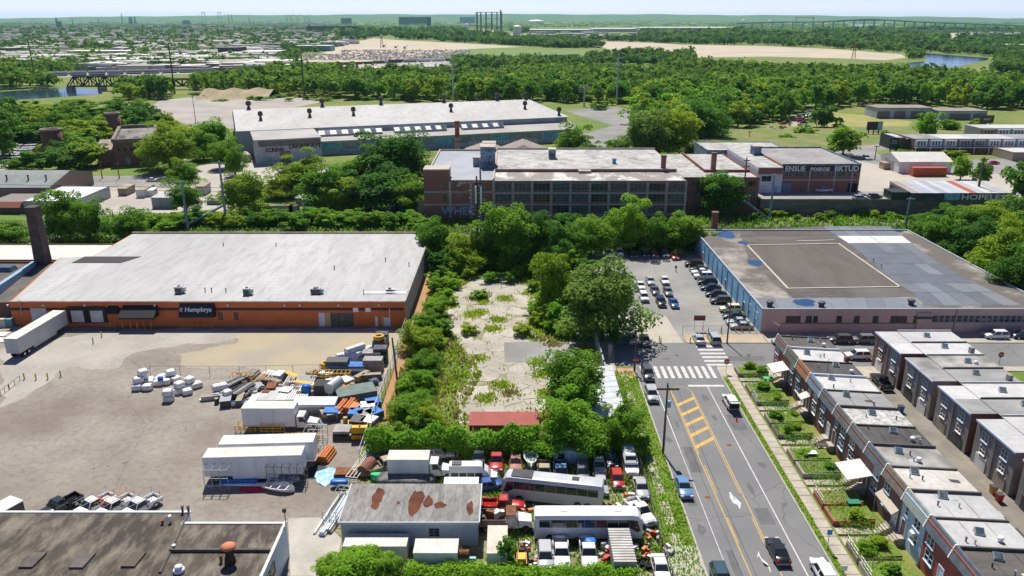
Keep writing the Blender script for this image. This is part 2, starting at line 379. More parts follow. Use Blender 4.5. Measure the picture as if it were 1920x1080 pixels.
def gable(T, x0, x1, y0, y1, ze, zr, m, axis='x',over=.3, name='roof',th=.15):
 mb = MB()
 if axis == 'x':
  ym = (y0+y1)/2
  for (a, b) in ((y0-over, ym),(y1+over, ym)):
   mb.hexa([(x0-over, a, ze-th),(x1+over, a, ze-th),(x1+over, b, zr-th),(x0-over, b, zr-th),(x0-over, a, ze),(x1+over, a, ze),(x1+over, b, zr),(x0-over, b, zr)])
 else:
  xm = (x0+x1)/2
  for (a, b) in ((x0-over, xm),(x1+over, xm)):
   mb.hexa([(a, y0-over, ze-th),(a, y1+over, ze-th),(b, y1+over, zr-th),(b, y0-over, zr-th),(a, y0-over, ze),(a, y1+over, ze),(b, y1+over, zr),(b, y0-over, zr)])
 return part(name, mb, m, T)
# big orange warehouse
roof_white = mat('membrane_pale',(.37,.37,.36),.75,(.45,.45,.44),.05,(.26,.255,.24),.35,.6, stretch=(1.6,.35,1), lo=.38, hi=.62)
seams(roof_white, 1,2.2,.12,(.24,.235,.225),.9); seams(roof_white, 0,7.5,.14,(.22,.215,.21),.6)
orange_wall = mat('orange_painted_wall',(.62,.17,.05),.8,(.54,.145,.045),.3,(.40,.13,.06),2,.35)
grey_wall = mat('grey_block_wall',(.30,.33,.34),.9,(.38,.40,.40),.3,(.15,.16,.17),3,.4)
HX0, HX1, HY0, HY1, HZ = -102.5,-21.8,151.3,205.5,5.3
T = thing('warehouse','long orange painted warehouse with pale flat roof and black canopies','warehouse',(-62,178,0))
poly = [(HX0,HY0),(HX1,HY0),(HX1,HY1),(-102,HY1),(-102,184),(-109.5,183)]
mb = MB(); mb.prism(poly, -.3, HZ); mb.m = [0]*len(mb.f)
w = part('wall',mb, [orange_wall, grey_wall], T)
for pl in w.data.polygons:
 if pl.normal.x > .5 or pl.normal.y > .5: pl.material_index = 1
mb = MB(); mb.prism([(HX0+.3,HY0+.5),(HX1-.3,HY0+.5),(HX1-.3,HY1-.3),(-101.7,HY1-.3),(-101.7,184),(-109.2,182.7)], HZ+.003, HZ+.05)
rf = part('roof',mb, roof_white, T)
mb = MB(); mb.prism([(-104,178.5),(-92.5,178.5),(-90,183.5),(-103.5,183.5)], HZ+.06, HZ+.16); part('tar_mat',mb, black, rf)
mb = MB(); mb.box(HX0-.05, HX1+.1, HY0-.08, HY0+.48, HZ+.002, HZ+.22).box(HX1-.28, HX1+.12, HY0+.48, HY1, HZ+.002, HZ+.25).box(-102, HX1, HY1-.28, HY1+.1, HZ+.26, HZ+.5)
part('coping',mb, mat('beige_coping',(.42,.36,.29),.8,(.33,.28,.23),.5), T)
mb = MB(); mb.box(HX0, HX1-.3, HY0-.05, HY0-.004,3.55,4.1); part('wall_stripe',mb, mat('brown_stripe',(.06,.04,.035),.8), T)
dockm = mat('dock_door',(.62,.62,.58),.6,(.5,.5,.47),1)
for px in (151,187):
 x = XAT(px, HY0)
 mb = MB(); mb.box(x-1.9, x+1.9, HY0-.35, HY0-.01,.9,4.4); d = part('dock_shelter',mb, black_fab, T)
 mb = MB(); mb.box(x-1.25, x+1.25, HY0-.4, HY0-.351,1.1,3.6); part('dock_door',mb, dockm, d)
x = XAT(78, HY0); mb = MB(); mb.box(x-1.6, x+1.6, HY0-.06, HY0-.01,1.0,4.0); part('dock_door',mb, dockm, T)
def canopy(px0, px1, z0, z1, dep, name='canopy',parent=T):
 a, b = XAT(px0, HY0-dep), XAT(px1, HY0-dep)
 mb = MB(); mb.hexa([(a, HY0-dep, z0-.35),(b, HY0-dep, z0-.35),(b, HY0-.01, z0-.35),(a, HY0-.01, z0-.35),(a, HY0-dep, z0),(b, HY0-dep, z0),(b, HY0-.01, z1),(a, HY0-.01, z1)])
 return part(name, mb, black_fab, parent), a, b
canopy(226,292,2.9,4.7,2.6); canopy(204,224,3.4,4.6,1.1)
cp, a, b = canopy(338,404,2.75,5.15,1.3)
me = text_mesh('Humphrys',1.3, white_paint, .01,.035)
tl = math.atan2(1.3,2.4)
o = link('lettering',me, cp, (((a+b)/2+.35)-T.location.x, HY0-1.3*.66-.07-178,2.75+2.4*.34+.04),(math.pi/2-tl, 0,0))
mb = MB()
for dx, dz, s in ((-3.05,.2,.3),(-2.75,.5,.25),(-3.1,.62,.2),(-2.8,.05,.2)): mb.box((a+b)/2+dx-s/2-.2,(a+b)/2+dx+s/2-.2, HY0-1.3*(1-(dz+.85)/2.4)-.06, HY0-1.3*(1-(dz+.85)/2.4)-.03,2.75+dz+.75,2.75+dz+.75+s)
part('emblem',mb, white_paint, cp)
# right-hand openings
for (p0, p1, m_, z1) in ((599,610,white_box,3.0),(610,621,mat('plywood',(.50,.34,.14),.8),3.0),(704,709,white_box,2.2),(716,721,MATS['plywood'],2.3),(721,733,white_box,2.0)):
 x0, x1 = XAT(p0, HY0), XAT(p1, HY0); mb = MB(); mb.box(x0, x1, HY0-.05, HY0-.006,.05, z1); part('panel',mb, m_, T)
gd = MB()
olive = mat('olive_doors',(.115,.12,.10),.7,(.08,.085,.07),1)
for i in range(4):
 x0 = XAT(621+11*i, HY0); x1 = XAT(632+11*i, HY0)-.06; mb = MB(); mb.box(x0, x1, HY0-.06, HY0-.006,.05,3.0); part('door',mb, olive, T)
for px in (416,445): win(T, XAT(px, HY0), HY0,2.4, '-y',.8,1.5, 'sash',dark_metal)
for px in (669,692):
 x = XAT(px, HY0); mb = MB(); mb.box(x-.55, x+.55, HY0-.06, HY0-.006,3.2,4.1); part('notice_board',mb, white_paint, T)
for px in (24,90,167,297,432,538,566,638,713):
 x = XAT(px, HY0); mb = MB(); mb.box(x-.18, x+.18, HY0-.3, HY0-.003,4.55,4.85); part('wall_lamp',mb, white_paint, T)
mb = MB(); mb.bar((XAT(732,HY0),HY0-.12,.2),(XAT(732,HY0),HY0-.12,3.9),.09); part('downpipe',mb, white_paint, T)
mb = MB(); mb.bar((XAT(47,HY0),HY0-.12,2.6),(XAT(47,HY0),HY0-.12,5.9),.08); part('downpipe',mb, steel, T)
for y in np.arange(156,204,5.2):
 mb = MB(); mb.box(HX1+.004, HX1+.2, y-.18, y+.18,4.3,4.7); part('wall_lamp',mb, white_paint, T)
# yellow rails and posts before the canopies
def rail(name, label, p0, p1, h, m, n, posts_r=.05, rails=(1,.5), group=None, cat='railing'):
 a = Vector((*p0,0)); b = Vector((*p1,0)); q = thing(name, label, cat, tuple((a+b)/2),0, group)
 for i in range(n+1):
  c = a.lerp(b, i/n); mb = MB(); mb.bar((c.x, c.y, -.05),(c.x, c.y, h), posts_r); part('post',mb, m, q)
 for r_ in rails:
  mb = MB(); mb.bar((a.x, a.y, h*r_),(b.x, b.y, h*r_), posts_r*.8); part('rail',mb, m, q)
 return q
def post(px, py, h=1.1, r=.09, m=None, label='',group='yellow bollards in the warehouse yard',world=None, name='bollard'):
 x, y = world or G(px, py)
 m = m or yellow
 mb = MB(); mb.lathe((x, y, 0), [(r,-.05),(r,h*.94),(r*.6,h)], 8)
 return solo(name, mb, m, label, 'bollard',(x, y, 0), group)
rail('yellow_handrail','yellow handrail beneath the black lettered canopy',(XAT(346,HY0), HY0-1.2),(XAT(403,HY0), HY0-1.2),1.0, yellow, 4)
rail('yellow_handrail','short yellow stair rail beside the dock door canopy',(XAT(205,HY0), HY0-1.4),(XAT(222,HY0), HY0-1.4),1.3, yellow, 2)
for px in (231,246,258,271,284): post(px, 617,1.5,.1, label='yellow bollard standing under the wide black dock canopy',group='bollards under the dock canopy')
for px, py in ((175,643.5),(191,632)): post(px, py, 1.2,.12, label='lone yellow bollard out on the pale concrete apron',group='bollards on the apron')
for px, py in ((46,711),(68,712),(90,711),(114,706)): post(px, py, 1.2,.12, label='yellow bollard in the line beside the low rope fence',group='bollards by the rope fence')
for i, (a, b) in enumerate((((2,742),(17,731)),((18,730),(38,714)))):
 rail('rope_fence','low fence of dark posts hung with pale netting' + (' at the bollard end' if i else ' at the outer end'), G(*a), G(*b),1.0, mat('pale_net',(.5,.55,.3),.8) if 0 else dark_metal, 2,.05,(.95,), cat='fence')
# rooftop units
def hvac(px, py, z, w, d, h, label, m=None):
 x, y = G(px, py, z)
 q = thing('air_conditioner',label, 'air conditioner',(x, y, z))
 mb = MB(); mb.box(-w/2, w/2,-d/2, d/2,.25, h); part('housing',mb, m or steel, q, local=True)
 mb = MB(); mb.box(-w/2+.1, w/2-.1,-d/2-.02,-d/2-.003,.35, h*.8); part('grille',mb, dark_metal, q, local=True)
 mb = MB(); mb.lathe((0,0,h), [(w*.28,.002),(w*.28,.1)], 12); part('fan_cowl',mb, dark_metal, q, local=True)
 mb = MB()
 for sx in (-1,1): mb.box(sx*w*.4-.06, sx*w*.4+.06,-d/2-.1, d/2+.1,0,.249)
 part('rail',mb, dark_metal, q, local=True)
 mb = MB(); mb.box(w/2+.002, w/2+.5,-d*.3, d*.3,.3, h*.85); part('hood',mb, m or steel, q, local=True)
hvac(337,549,5.36,1.5,1.4,1.5, 'grey rooftop unit above the dock canopy')
hvac(464,552,5.36,1.4,1.4,1.5, 'grey rooftop unit above the lettered canopy')
hvac(593,550,5.36,2.1,1.3,1.2, 'wide low rooftop unit on the orange warehouse',mat('bluish_steel',(.35,.40,.45),.5))
hvac(731,548,5.36,1.5,1.0,.8, 'small framed rooftop unit joined to a pipe on the pale roof')
mb = MB(); x0, y0 = G(682,551,5.4); x1, _ = G(762,551,5.4); mb.bar((x0,y0,5.75),(x1,y0,5.75),.07).bar((x0,y0,5.35),(x0,y0,6.5),.1).bar(((x0+x1)/2,y0,5.35),((x0+x1)/2,y0,5.8),.05)
solo('roof_pipe',mb, steel, 'grey pipe running along the pale warehouse roof','pipe',(x0,y0,5.35))
def vent(px, py, z, h, r, m, label, group, name='roof_vent'):
 x, y = G(px, py, z); mb = MB(); mb.lathe((x,y,z), [(r,-.02),(r,h*.8),(r*1.6,h*.82),(r*1.6,h)], 8)
 solo(name, mb, m, label, 'vent',(x,y,z), group)
for px, py in ((627,505),(767,499),(419,461),(518,462),(385,547),(397,547),(424,548),(723,490)):
 vent(px, py, 5.35,.9,.1, dark_metal, 'thin dark vent pipe on the pale warehouse roof','vent pipes on the pale roof')
# tall stained chimney
x, y = G(83,500,3.5)
q = thing('brick_chimney','tall square soot-stained brick chimney beside the pale warehouse roof','chimney',(x, y, 0))
zt = ZAT(387, y)
mb = MB(); a, b = 1.45,1.15
mb.hexa([(x-a,y-a,-.2),(x+a,y-a,-.2),(x+a,y+a,-.2),(x-a,y+a,-.2),(x-b,y-b,zt-.9),(x+b,y-b,zt-.9),(x+b,y+b,zt-.9),(x-b,y+b,zt-.9)])
part('shaft',mb, mat('soot_brick',(.07,.05,.047),.9,(.11,.08,.07),.5,(.16,.12,.10),5,.3), q)
mb = MB(); mb.box(x-b-.12,x+b+.12,y-b-.12,y+b+.12,zt-.898,zt); part('cap',mb, MATS['soot_brick'], q)
# annex left of the warehouse
dark_roof = mat('tar_roof_dark',(.085,.075,.068),.9,(.13,.115,.10),.2,(.2,.18,.16),2,.35)
T = shell('annex_building','low dark roofed annex with brick front left of the orange warehouse','building',-150,-103.2,153,182,4.2, brick_dark, dark_roof, par=.5, pm=brick)
mb = MB(); q0, q1 = G(-20,560,4.5), G(66,495,4.5)
mb.hexa([(q0[0],q0[1],4.27),(q0[0]+1,q0[1],4.27),(q1[0]+.4,q1[1],4.27),(q1[0]-.6,q1[1],4.27),(q0[0],q0[1],6.4),(q0[0]+1,q0[1],6.4),(q1[0]+.4,q1[1],5.2),(q1[0]-.6,q1[1],5.2)])
part('raised_monitor',mb, mat('pale_blue_metal',(.22,.33,.42),.6,(.28,.4,.48),.5), T)
T = shell('rear_annex','low building with stained white roof behind the tall chimney','building',-150,-102.6,184.6,199,4.0, brick_dark, white_roof_old, par=.3)
x, y = G(12,507,4.3); mb = MB(); mb.hexa([(x-2,y-1.5,4.25),(x+2,y-1.5,4.25),(x+2,y+1.5,4.25),(x-2,y+1.5,4.25),(x-1.6,y-1,5.3),(x+1.6,y-1,5.3),(x+1.6,y+1,5.3),(x-1.6,y+1,5.3)])
solo('skylight',mb, glassb, 'small hipped glass skylight on the dark annex roof','skylight',(x,y,4.25))
for i, (px, m_, l) in enumerate(((8,mat('cream_metal',(.5,.47,.36),.6),'cream electrical cabinet against the annex brick front'),(21,mat('teal_metal',(.12,.27,.28),.6),'teal electrical cabinet beside the cream one'))):
 x, y = G(px, 613); q = thing('electrical_cabinet',l, 'cabinet',(x,y,0)); mb = MB(); mb.box(-.8,.8,-.6,.6,-.02,1.9); part('body',mb, m_, q, local=True)
 mb = MB(); mb.box(-.7,.7,-.64,-.603,.2,1.75); part('door',mb, m_, q, local=True)
# lower-left dark roof
mott = mat('mottled_tar_roof',(.055,.045,.037),.9,(.088,.073,.058),.25,(.28,.245,.19),.5,.65, stretch=(1.2,.45,1))
pale_blue_wall = mat('pale_blue_wall',(.47,.56,.62),.7,(.55,.62,.66),.4)
T = thing('workshop_building','low workshop with mottled dark tar roof and pale blue side wall','building',(-45,68,0))
poly = [(-75,55),(-26.3,55),(-26.3,78.2),(-38.4,78.2),(-38.4,80.4),(-75,80.4)]
mb = MB(); mb.prism(poly, -.3,4.3); part('wall',mb, pale_blue_wall, T)
mb = MB(); mb.prism([(-75,55),(-26.55,55),(-26.55,77.9),(-38.6,77.9),(-38.6,80.1),(-75,80.1)], 4.303,4.4); rf = part('roof',mb, mott, T)
mb = MB(); mb.box(-26.54,-26.2,55,78.3,4.303,4.62).box(-38.4,-26.55,77.93,78.3,4.303,4.5).box(-75,-38.2,80.13,80.5,4.303,4.5); part('coping',mb, mat('pale_coping',(.55,.56,.55),.6), T)
x0, y0 = G(318,1034,4.4); x1, _ = G(505,1037,4.4)
mb = MB(); mb.box(x0, x1, y0-.15, y0+.15,4.41,4.75); part('expansion_curb',mb, dark_roof, rf)
x0, y0 = G(352,965,4.4); x1, y1 = G(300,1075,4.4)
mb = MB(); mb.hexa([(x0-.2,y0,4.401),(x0+.2,y0,4.401),(x1+.2,y1,4.401),(x1-.2,y1,4.401),(x0-.1,y0,4.6),(x0+.1,y0,4.6),(x1+.1,y1,4.6),(x1-.1,y1,4.6)]); part('ridge_curb',mb, dark_roof, rf)
w_ = win(T, -26.3,71.2,2.6, '+x',3.2,1.5, 'factory',dark_metal, glass)
x, y = G(432,1054,4.4)
q = thing('roof_ventilator','tall black roof vent with orange rusty mushroom cap','vent',(x,y,4.4))
mb = MB(); mb.lathe((0,0,0), [(.62,-.02),(.55,.6),(.42,1.0),(.36,1.9)], 14); part('stack',mb, mat('black_sooty',(.035,.028,.026),.8,(.08,.04,.03),2), q, True, True)
mb = MB(); mb.lathe((0,0,1.9), [(.8,.0),(.85,.12),(.55,.35),(.1,.42)], 16); part('cap',mb, mat('orange_cap',(.55,.20,.10),.7,(.42,.14,.07),2), q, True, True)
x, y = G(336,1072,4.4); q = thing('roof_fan','squat white roof fan on the mottled dark roof','vent',(x,y,4.4))
mb = MB(); mb.lathe((0,0,0), [(.55,-.02),(.62,.3),(.5,.42)], 14); part('base',mb, white_paint, q, True, True); mb = MB(); mb.lathe((0,0,.42), [(.42,.001),(.4,.3),(.15,.4)], 14); part('dome',mb, white_paint, q, True, True)
for px, py, m_, h, l in ((320,979,white_paint,.9,'white capped vent pipe on the mottled dark roof'),(305,982,rust,.5,'short rusty vent stub on the mottled dark roof'),(415,1053,rust,.8,'small orange capped vent beside the tall black ventilator'),(327,1030,steel,.6,'thin grey vent pipe near the roof curb'),(343,961,dark_metal,.9,'dark vent pipe at the back edge of the mottled roof'),(354,961,dark_metal,.9,'dark vent pipe at the roof notch corner')):
 vent(px, py, 4.4, h, .13, m_, l, None)
for px, py in ((60,1052),(153,1053),(249,1051)):
 x, y = G(px, py, 4.4); mb = MB(); mb.hexa([(x-.75,y-1.2,4.39),(x+.75,y-1.2,4.39),(x+.95,y+1.2,4.39),(x-.55,y+1.2,4.39),(x-.75,y-1.2,4.62),(x+.75,y-1.2,4.62),(x+.95,y+1.2,4.62),(x-.55,y+1.2,4.62)])
 solo('roof_hatch',mb, dark_roof if px != 249 else mat('brown_hatch',(.10,.08,.06),.8), 'brown roof hatch near the tall ventilator, clean edged' if px == 249 else 'tarred over roof hatch on the mottled dark roof','hatch',(x,y,4.39), None if px == 249 else 'tarred roof hatches')
x, y = G(536,985,4.3); q = thing('flood_light','black flood light on a mast at the workshop roof corner','light',(x,y,4.6))
mb = MB(); mb.bar((0,0,0),(0,0,1.5),.05); part('mast',mb, dark_metal, q, local=True); mb = MB(); mb.box(-.2,.2,-.15,.15,1.5,2.0); part('lamp_head',mb, dark_metal, q, local=True)
# junkyard block shed
shed_roof = mat('felt_roof_streaked',(.30,.285,.265),.9,(.22,.21,.195),.4,(.10,.098,.092),1.3,.7, stretch=(1.6,.55,1), lo=.4, hi=.6)
block = mat('painted_block',(.36,.43,.47),.85,(.43,.49,.52),.5,(.2,.23,.25),2.5,.35)
SX0, SX1, SY0, SY1 = -20.4,-4.1,79.9,87.7
T = thing('block_shed','grey blue block shed with streaked felt roof and rusty puddles','shed',(-12,84,0))
mb = MB(); mb.box(SX0,SX1,SY0,SY1,-.3,3.35); part('wall',mb, block, T)
n = 16
for i in range(n):
 x0 = SX0-.15+(SX1-SX0+.3)*i/n; x1 = SX0-.15+(SX1-SX0+.3)*(i+1)/n-.02
 z = 3.42+random.Random(i).uniform(0,.02); mb = MB(); mb.box(x0,x1,SY0-.2,SY1+.2,3.353,z); part('roof_sheet',mb, shed_roof, T)
mb = MB(); mb.box(SX0-.2,SX1+.2,SY0-.34,SY0-.203,3.2,3.5).box(SX0-.29,SX0-.155,SY0-.2,SY1+.2,3.3,3.5).box(SX1+.155,SX1+.29,SY0-.2,SY1+.2,3.3,3.5); part('gutter',mb, mat('pale_gutter',(.45,.5,.54),.5), T)
pud = mat('rusty_puddle',(.10,.038,.016),.07,(.16,.06,.02),.8, spec=.5)
def blob_poly(cx, cy, rx, ry, seed, n=18):
 r_ = random.Random(seed); ph = [r_.uniform(0,6.28) for _ in range(4)]
 return [(cx+rx*math.cos(t)*(1+.18*math.sin(2*t+ph[0])+.12*math.sin(5*t+ph[1])), cy+ry*math.sin(t)*(1+.18*math.sin(3*t+ph[2])+.1*math.sin(6*t+ph[3]))) for t in [2*math.pi*k/n for k in range(n)]]
for i, (px, py, wx, wy) in enumerate(((709,930,24,26),(703,948,14,12),(780,940,28,42),(803,941,16,20),(825,947,20,11),(881,952,14,22),(747,943,7,5))):
 x, y = G(px, py, 3.45); s = PPM(y, 3.45); mb = MB(); mb.sheet(blob_poly(x, y, wx/s/2, wy/s/2/.53, i),3.446+.0015*i)
 solo('puddle',mb, pud, 'rust coloured puddle standing on the felt shed roof','puddle',(x,y,3.446), 'rusty puddles on the shed roof')
for px, py in ((725,1006),(815,998)):
 win(T, XAT(px,SY0), SY0, ZAT(py,SY0), '-y',1.3,1.2, 'factory',grey_paint, glass)
# parking lot building (blue side wall, pink front)
blue_wall = mat('blue_painted_wall',(.27,.52,.70),.75,(.16,.36,.54),.15,(.32,.5,.62),1.2,.4)
pink_wall = mat('pink_painted_wall',(.60,.42,.35),.85,(.53,.38,.33),.2,(.33,.23,.20),1.5,.35)
PX0, PX1, PY0, PY1, PZ = 50.0,108.5,147.8,210,5.0
T = thing('warehouse','low warehouse with blue side wall, pink front and patched dark roof','warehouse',(80,178,0))
mb = MB(); mb.box(PX0,PX1,PY0,PY1,-.3,PZ); w = part('wall',mb, [pink_wall, blue_wall, brick_dark], T)
for pl in w.data.polygons:
 if pl.normal.x < -.5: pl.material_index = 1
 elif pl.normal.y > .5 or pl.normal.x > .5: pl.material_index = 2
mb = MB(); mb.box(PX0+.3,PX1-.3,PY0+.3,PY1-.3,PZ+.003,PZ+.04)
rf = part('roof',mb, mat('old_roof_base',(.125,.11,.098),.9,(.33,.30,.255),.10,(.10,.092,.085),.5,.6, lo=.47, hi=.63), T)
mb = MB(); mb.box(PX0-.05,PX0+.25,PY0-.05,PY1,PZ+.002,PZ+.3).box(PX0+.25,PX1,PY0-.05,PY0+.25,PZ+.002,PZ+.22).box(PX1-.3,PX1+.05,PY0+.25,PY1,PZ+.002,PZ+.3).box(PX0+.25,PX1-.3,PY1-.3,PY1+.05,PZ+.002,PZ+.35)
part('coping',mb, mat('coping_blue_grey',(.34,.40,.46),.6,(.4,.42,.42),.4), T)
tar = mat('tar_gravel_roof',(.08,.07,.064),.95,(.125,.115,.108),.12,(.22,.2,.185),1.4,.35, stretch=(.5,1.8,1))
def rsheet(name, pts, m, z, parent=None):
 mb = MB(); mb.sheet([G(px, py, PZ+.05) for px, py in pts], z); return part(name, mb, m, parent or rf)
rsheet('tar_area',[(1384,432),(1540,424),(1592,458),(1728,556),(1560,560),(1490,562),(1404,488),(1396,460)], tar, PZ+.046)
inner = mat('tar_gravel_inner',(.098,.085,.075),.95,(.125,.108,.095),.1,(.17,.16,.15),1.2,.3, stretch=(2.2,.5,1))
rsheet('tar_field',[(1404,460),(1573,457),(1686,538),(1476,541)], inner, PZ+.052)
edge = mat('pale_roof_trim',(.50,.44,.35),.85,(.42,.37,.3),.6)
def strip(a, b, w_, m, z, h=.12, name='trim',parent=None):
 a = Vector((*G(*a, PZ+.05),0)); b = Vector((*G(*b, PZ+.05),0)); d = (b-a).normalized(); n_ = Vector((-d.y, d.x, 0))*w_/2
 mb = MB(); mb.hexa([(*(a-n_).xy,z),(*(b-n_).xy,z),(*(b+n_).xy,z),(*(a+n_).xy,z),(*(a-n_).xy,z+h),(*(b-n_).xy,z+h),(*(b+n_).xy,z+h),(*(a+n_).xy,z+h)]); part(name, mb, m, parent or rf)
for a, b in (((1402,460),(1575,457)),((1573,457.6),(1689,539)),((1402,461),(1477,541)),((1475,541.3),(1689,538)),((1494,452.5),(1565,450.5))): strip(a, b, .45, edge, PZ+.056)
memb = [mat('grey_membrane_%s' % k, c, .55, tuple(q*1.15 for q in c),.2, tuple(min(1,q*1.5) for q in c),1.2,.25) for k, c in (('a',(.125,.137,.155)),('b',(.10,.112,.13)),('c',(.155,.168,.188)),('w',(.50,.51,.50)))]
rr = random.Random(5)
# membrane sheets laid in rows on the right of the roof
rows = [(424,442,0),(442,456,3),(456,475,1),(475,495,1),(495,515,1),(515,531,1),(531,548,2),(548,573,2)]
def lerpx(y, pts):
 for (y0,x0),(y1,x1) in zip(pts, pts[1:]):
  if y <= y1: return x0+(x1-x0)*(y-y0)/(y1-y0)
 return pts[-1][1]
Lb = [(424,1541),(458,1594),(540,1692),(556,1730),(573,1733)]; Rb = [(424,1668),(456,1710),(500,1770),(531,1830),(575,1922)]
for ri, (ya, yb, mi) in enumerate(rows):
 n = 5 if ri != 1 else 2
 for i in range(n):
  def edge_pt(t, y): return (lerpx(y, Lb)+(lerpx(y, Rb)-lerpx(y, Lb))*t, y)
  if ri == 1 and i > 3: continue
  a, b, c, d = edge_pt(i/n+.004, yb-.3), edge_pt((i+1)/n-.004, yb-.3), edge_pt((i+1)/n-.004, ya+.2), edge_pt(i/n+.004, ya+.2)
  rsheet('roof_sheet',[a, b, c, d], memb[mi] if rr.random() < .7 or mi == 3 else memb[rr.choice((0,1,2))], PZ+.06+rr.uniform(0,.02))
for i in range(9):
 x0 = 1428+i*(1730-1428)/9; x1 = 1428+(i+1)*(1730-1428)/9-.8
 rsheet('roof_sheet',[(x0,578.5),(x1,578.5),(x1-8,558),(x0-8,559)], memb[rr.choice((0,2,2))], PZ+.06+rr.uniform(0,.02))
blue_p = mat('sky_tinted_puddle',(.015,.06,.13),.04, spec=1.0)  # blue of the reflected sky is put into the base colour
for i, (px, py, wx, wy) in enumerate(((1361,440,36,18),(1393,455,16,8),(1416,492,30,13),(1508,567,44,14),(1683,432,20,9))):
 x, y = G(px, py, PZ+.06); s = PPM(y, PZ); mb = MB(); mb.sheet(blob_poly(x, y, wx/s/2, wy/s/2/.36, i+20), PZ+.088+.001*i)
 solo('puddle',mb, blue_p, 'sky blue rain puddle on the patched warehouse roof','puddle',(x,y,PZ+.088), 'puddles on the patched roof')
for px, py in ((1443,574),(1540,575),(1708,571)): 
 x, y = G(px, py, PZ+.1); mb = MB(); mb.lathe((x,y,PZ+.05), [(.55,0),(.55,.7),(.75,.75),(.75,1.1),(.35,1.2)], 10); solo('roof_ventilator',mb, dark_metal, 'squat dark turbine ventilator along the pink front of the roof','vent',(x,y,PZ+.05), 'ventilators above the pink front')
for px, py in ((1637,491),(1652,502)):
 vent(px, py, PZ+.05,1.1,.13, steel, 'thin vent pipe beside the tar field','vent pipes by the tar field')
for px0, px1, py in ((1470,1487,599),(1487,1498,599),(1507,1519,599),(1521,1530,599),(1564,1575,598),(1597,1608,597),(1632,1643,597),(1665,1675,597),(1675,1685,597),(1685,1696,597),(1708,1713,598)):
 x0, x1 = XAT(px0,PY0), XAT(px1,PY0); win(T, (x0+x1)/2, PY0,3.0, '-y',x1-x0-.1,1.25, 'sash',dark_metal, glass)
for k in range(18):
 x0, x1 = XAT(1743+k*11.2,PY0), XAT(1743+(k+1)*11.2,PY0); win(T, (x0+x1)/2, PY0,3.05, '-y',x1-x0-.12,1.4, 'sash',grey_paint, glass)
mb = MB(); mb.box(XAT(1464,PY0), XAT(1715,PY0), PY0-.08, PY0-.004,2.0,2.16); part('string_course',mb, brick_dark, T)
x = XAT(1727, PY0); mb = MB(); mb.box(x-1.4, x+1.4, PY0-.35, PY0-.004,0,4.3); part('entry_bay',mb, pink_wall, T)
mb = MB(); mb.box(x-1.6, x+1.6, PY0-.9, PY0-.352,3.3,3.5); part('entry_hood',mb, dark_metal, T)
for y in np.arange(152,206,4.5):
 mb = MB(); mb.box(PX0-.14, PX0-.004, y-.12, y+.12,0,4.9); part('pilaster',mb, blue_wall, T)
for y, w_, z in ((151.5,2.2,2.6),(156,1.4,2.7),(204,2.6,3.2)): win(T, PX0, y, z, '-x',w_, 1.4, 'factory',white_paint, glass)
for y in (160,175,198): door(T, PX0, y, 0.02, '-x',1.1,2.2, black if y != 198 else red_paint)
x, y = G(1339,427,5); zt = ZAT(397, y); mb = MB(); mb.box(x-.75,x+.75,y-.75,y+.75,4,zt-.5).mat(1).box(x-.85,x+.85,y-.85,y+.85,zt-.499,zt)
solo('brick_chimney',mb, [brick, brick_dark], 'short square red brick chimney at the back corner of the patched roof','chimney',(x,y,4))
# road markings, kerbs, pavements
rm = MB
def stripe(x0, x1, y0, y1, m, name='road_marking',z=.013):
 mb = MB(); mb.sheet([(x0,y0),(x1,y0),(x1,y1),(x0,y1)], z); return struct(name, mb, m)
def pline(pts, w_, m, z=.013, name='road_marking'):
 mb = MB()
 for (a, b) in zip(pts, pts[1:]):
  a = Vector((*a,0)); b = Vector((*b,0)); d = (b-a).normalized(); n_ = Vector((-d.y,d.x,0))*w_/2; a = a-d*.02; b = b+d*.02
  mb.add([(*(a-n_).xy,z),(*(b-n_).xy,z),(*(b+n_).xy,z),(*(a+n_).xy,z)], [(0,1,2,3)])
 return struct(name, mb, m)
for k in range(11): stripe(23.2+k*1.24,23.85+k*1.24,126.6,131.6, white_line, 'crosswalk_bar')
for k in range(6):
 y = 131.9+k*1.72; stripe(35.6,40.4, y, y+.75, white_line, 'crosswalk_bar')
stripe(30.4,36.6,123.2,123.9, white_line, 'stop_line')
stripe(33.6,33.75,42,123.1, white_line, 'edge_line'); stripe(24.65,24.8,42,124.5, white_line, 'edge_line')
# yellow turning-lane outline: solid with inner second lines
LX0, LX1 = 27.0,30.6
arc = [(LX0+(LX1-LX0)/2*(1-math.cos(math.pi*k/14)),120.6+2.6*math.sin(math.pi*k/14)) for k in range(15)]
pline([(LX0,120.6),(LX0,100),(LX0+.5,42)], .13, yellow_line); pline([(LX1,120.6),(LX1+.15,100),(LX1+.1,42)], .13, yellow_line)
pline(arc, .14, yellow_line, .0145); pline([(LX1-.25,120.4),(LX1-.15,98)], .11, yellow_line, .0142)
pline([(LX0+.24,120.4),(LX0+.24,101)], .11, yellow_line, .0142)
for ya, yb in ((98,91),(85.5,80.3),(73,69)):
 pline([(LX0+.32,ya),(LX0+.36,yb)], .11, yellow_line, .0142); pline([(LX1-.12,ya),(LX1-.14,yb)], .11, yellow_line, .0142)
for k in range(5):
 y = 118.3-k*3.35; mb = MB(); mb.sheet([(LX0+.1,y-2.5),(LX1-.1,y+.25),(LX1-.1,y+1.15),(LX0+.1,y-1.6)], .0138); struct('hatch_bar',mb, yellow_line)
def arrow_px(pts): mb = MB(); mb.sheet([G(*p) for p in pts], .0145); struct('turn_arrow',mb, white_line)
arrow_px([(1367,923),(1370,923),(1377,934),(1380,938),(1376,930),(1390,944),(1387,955),(1383,947),(1374,943),(1369,934)])
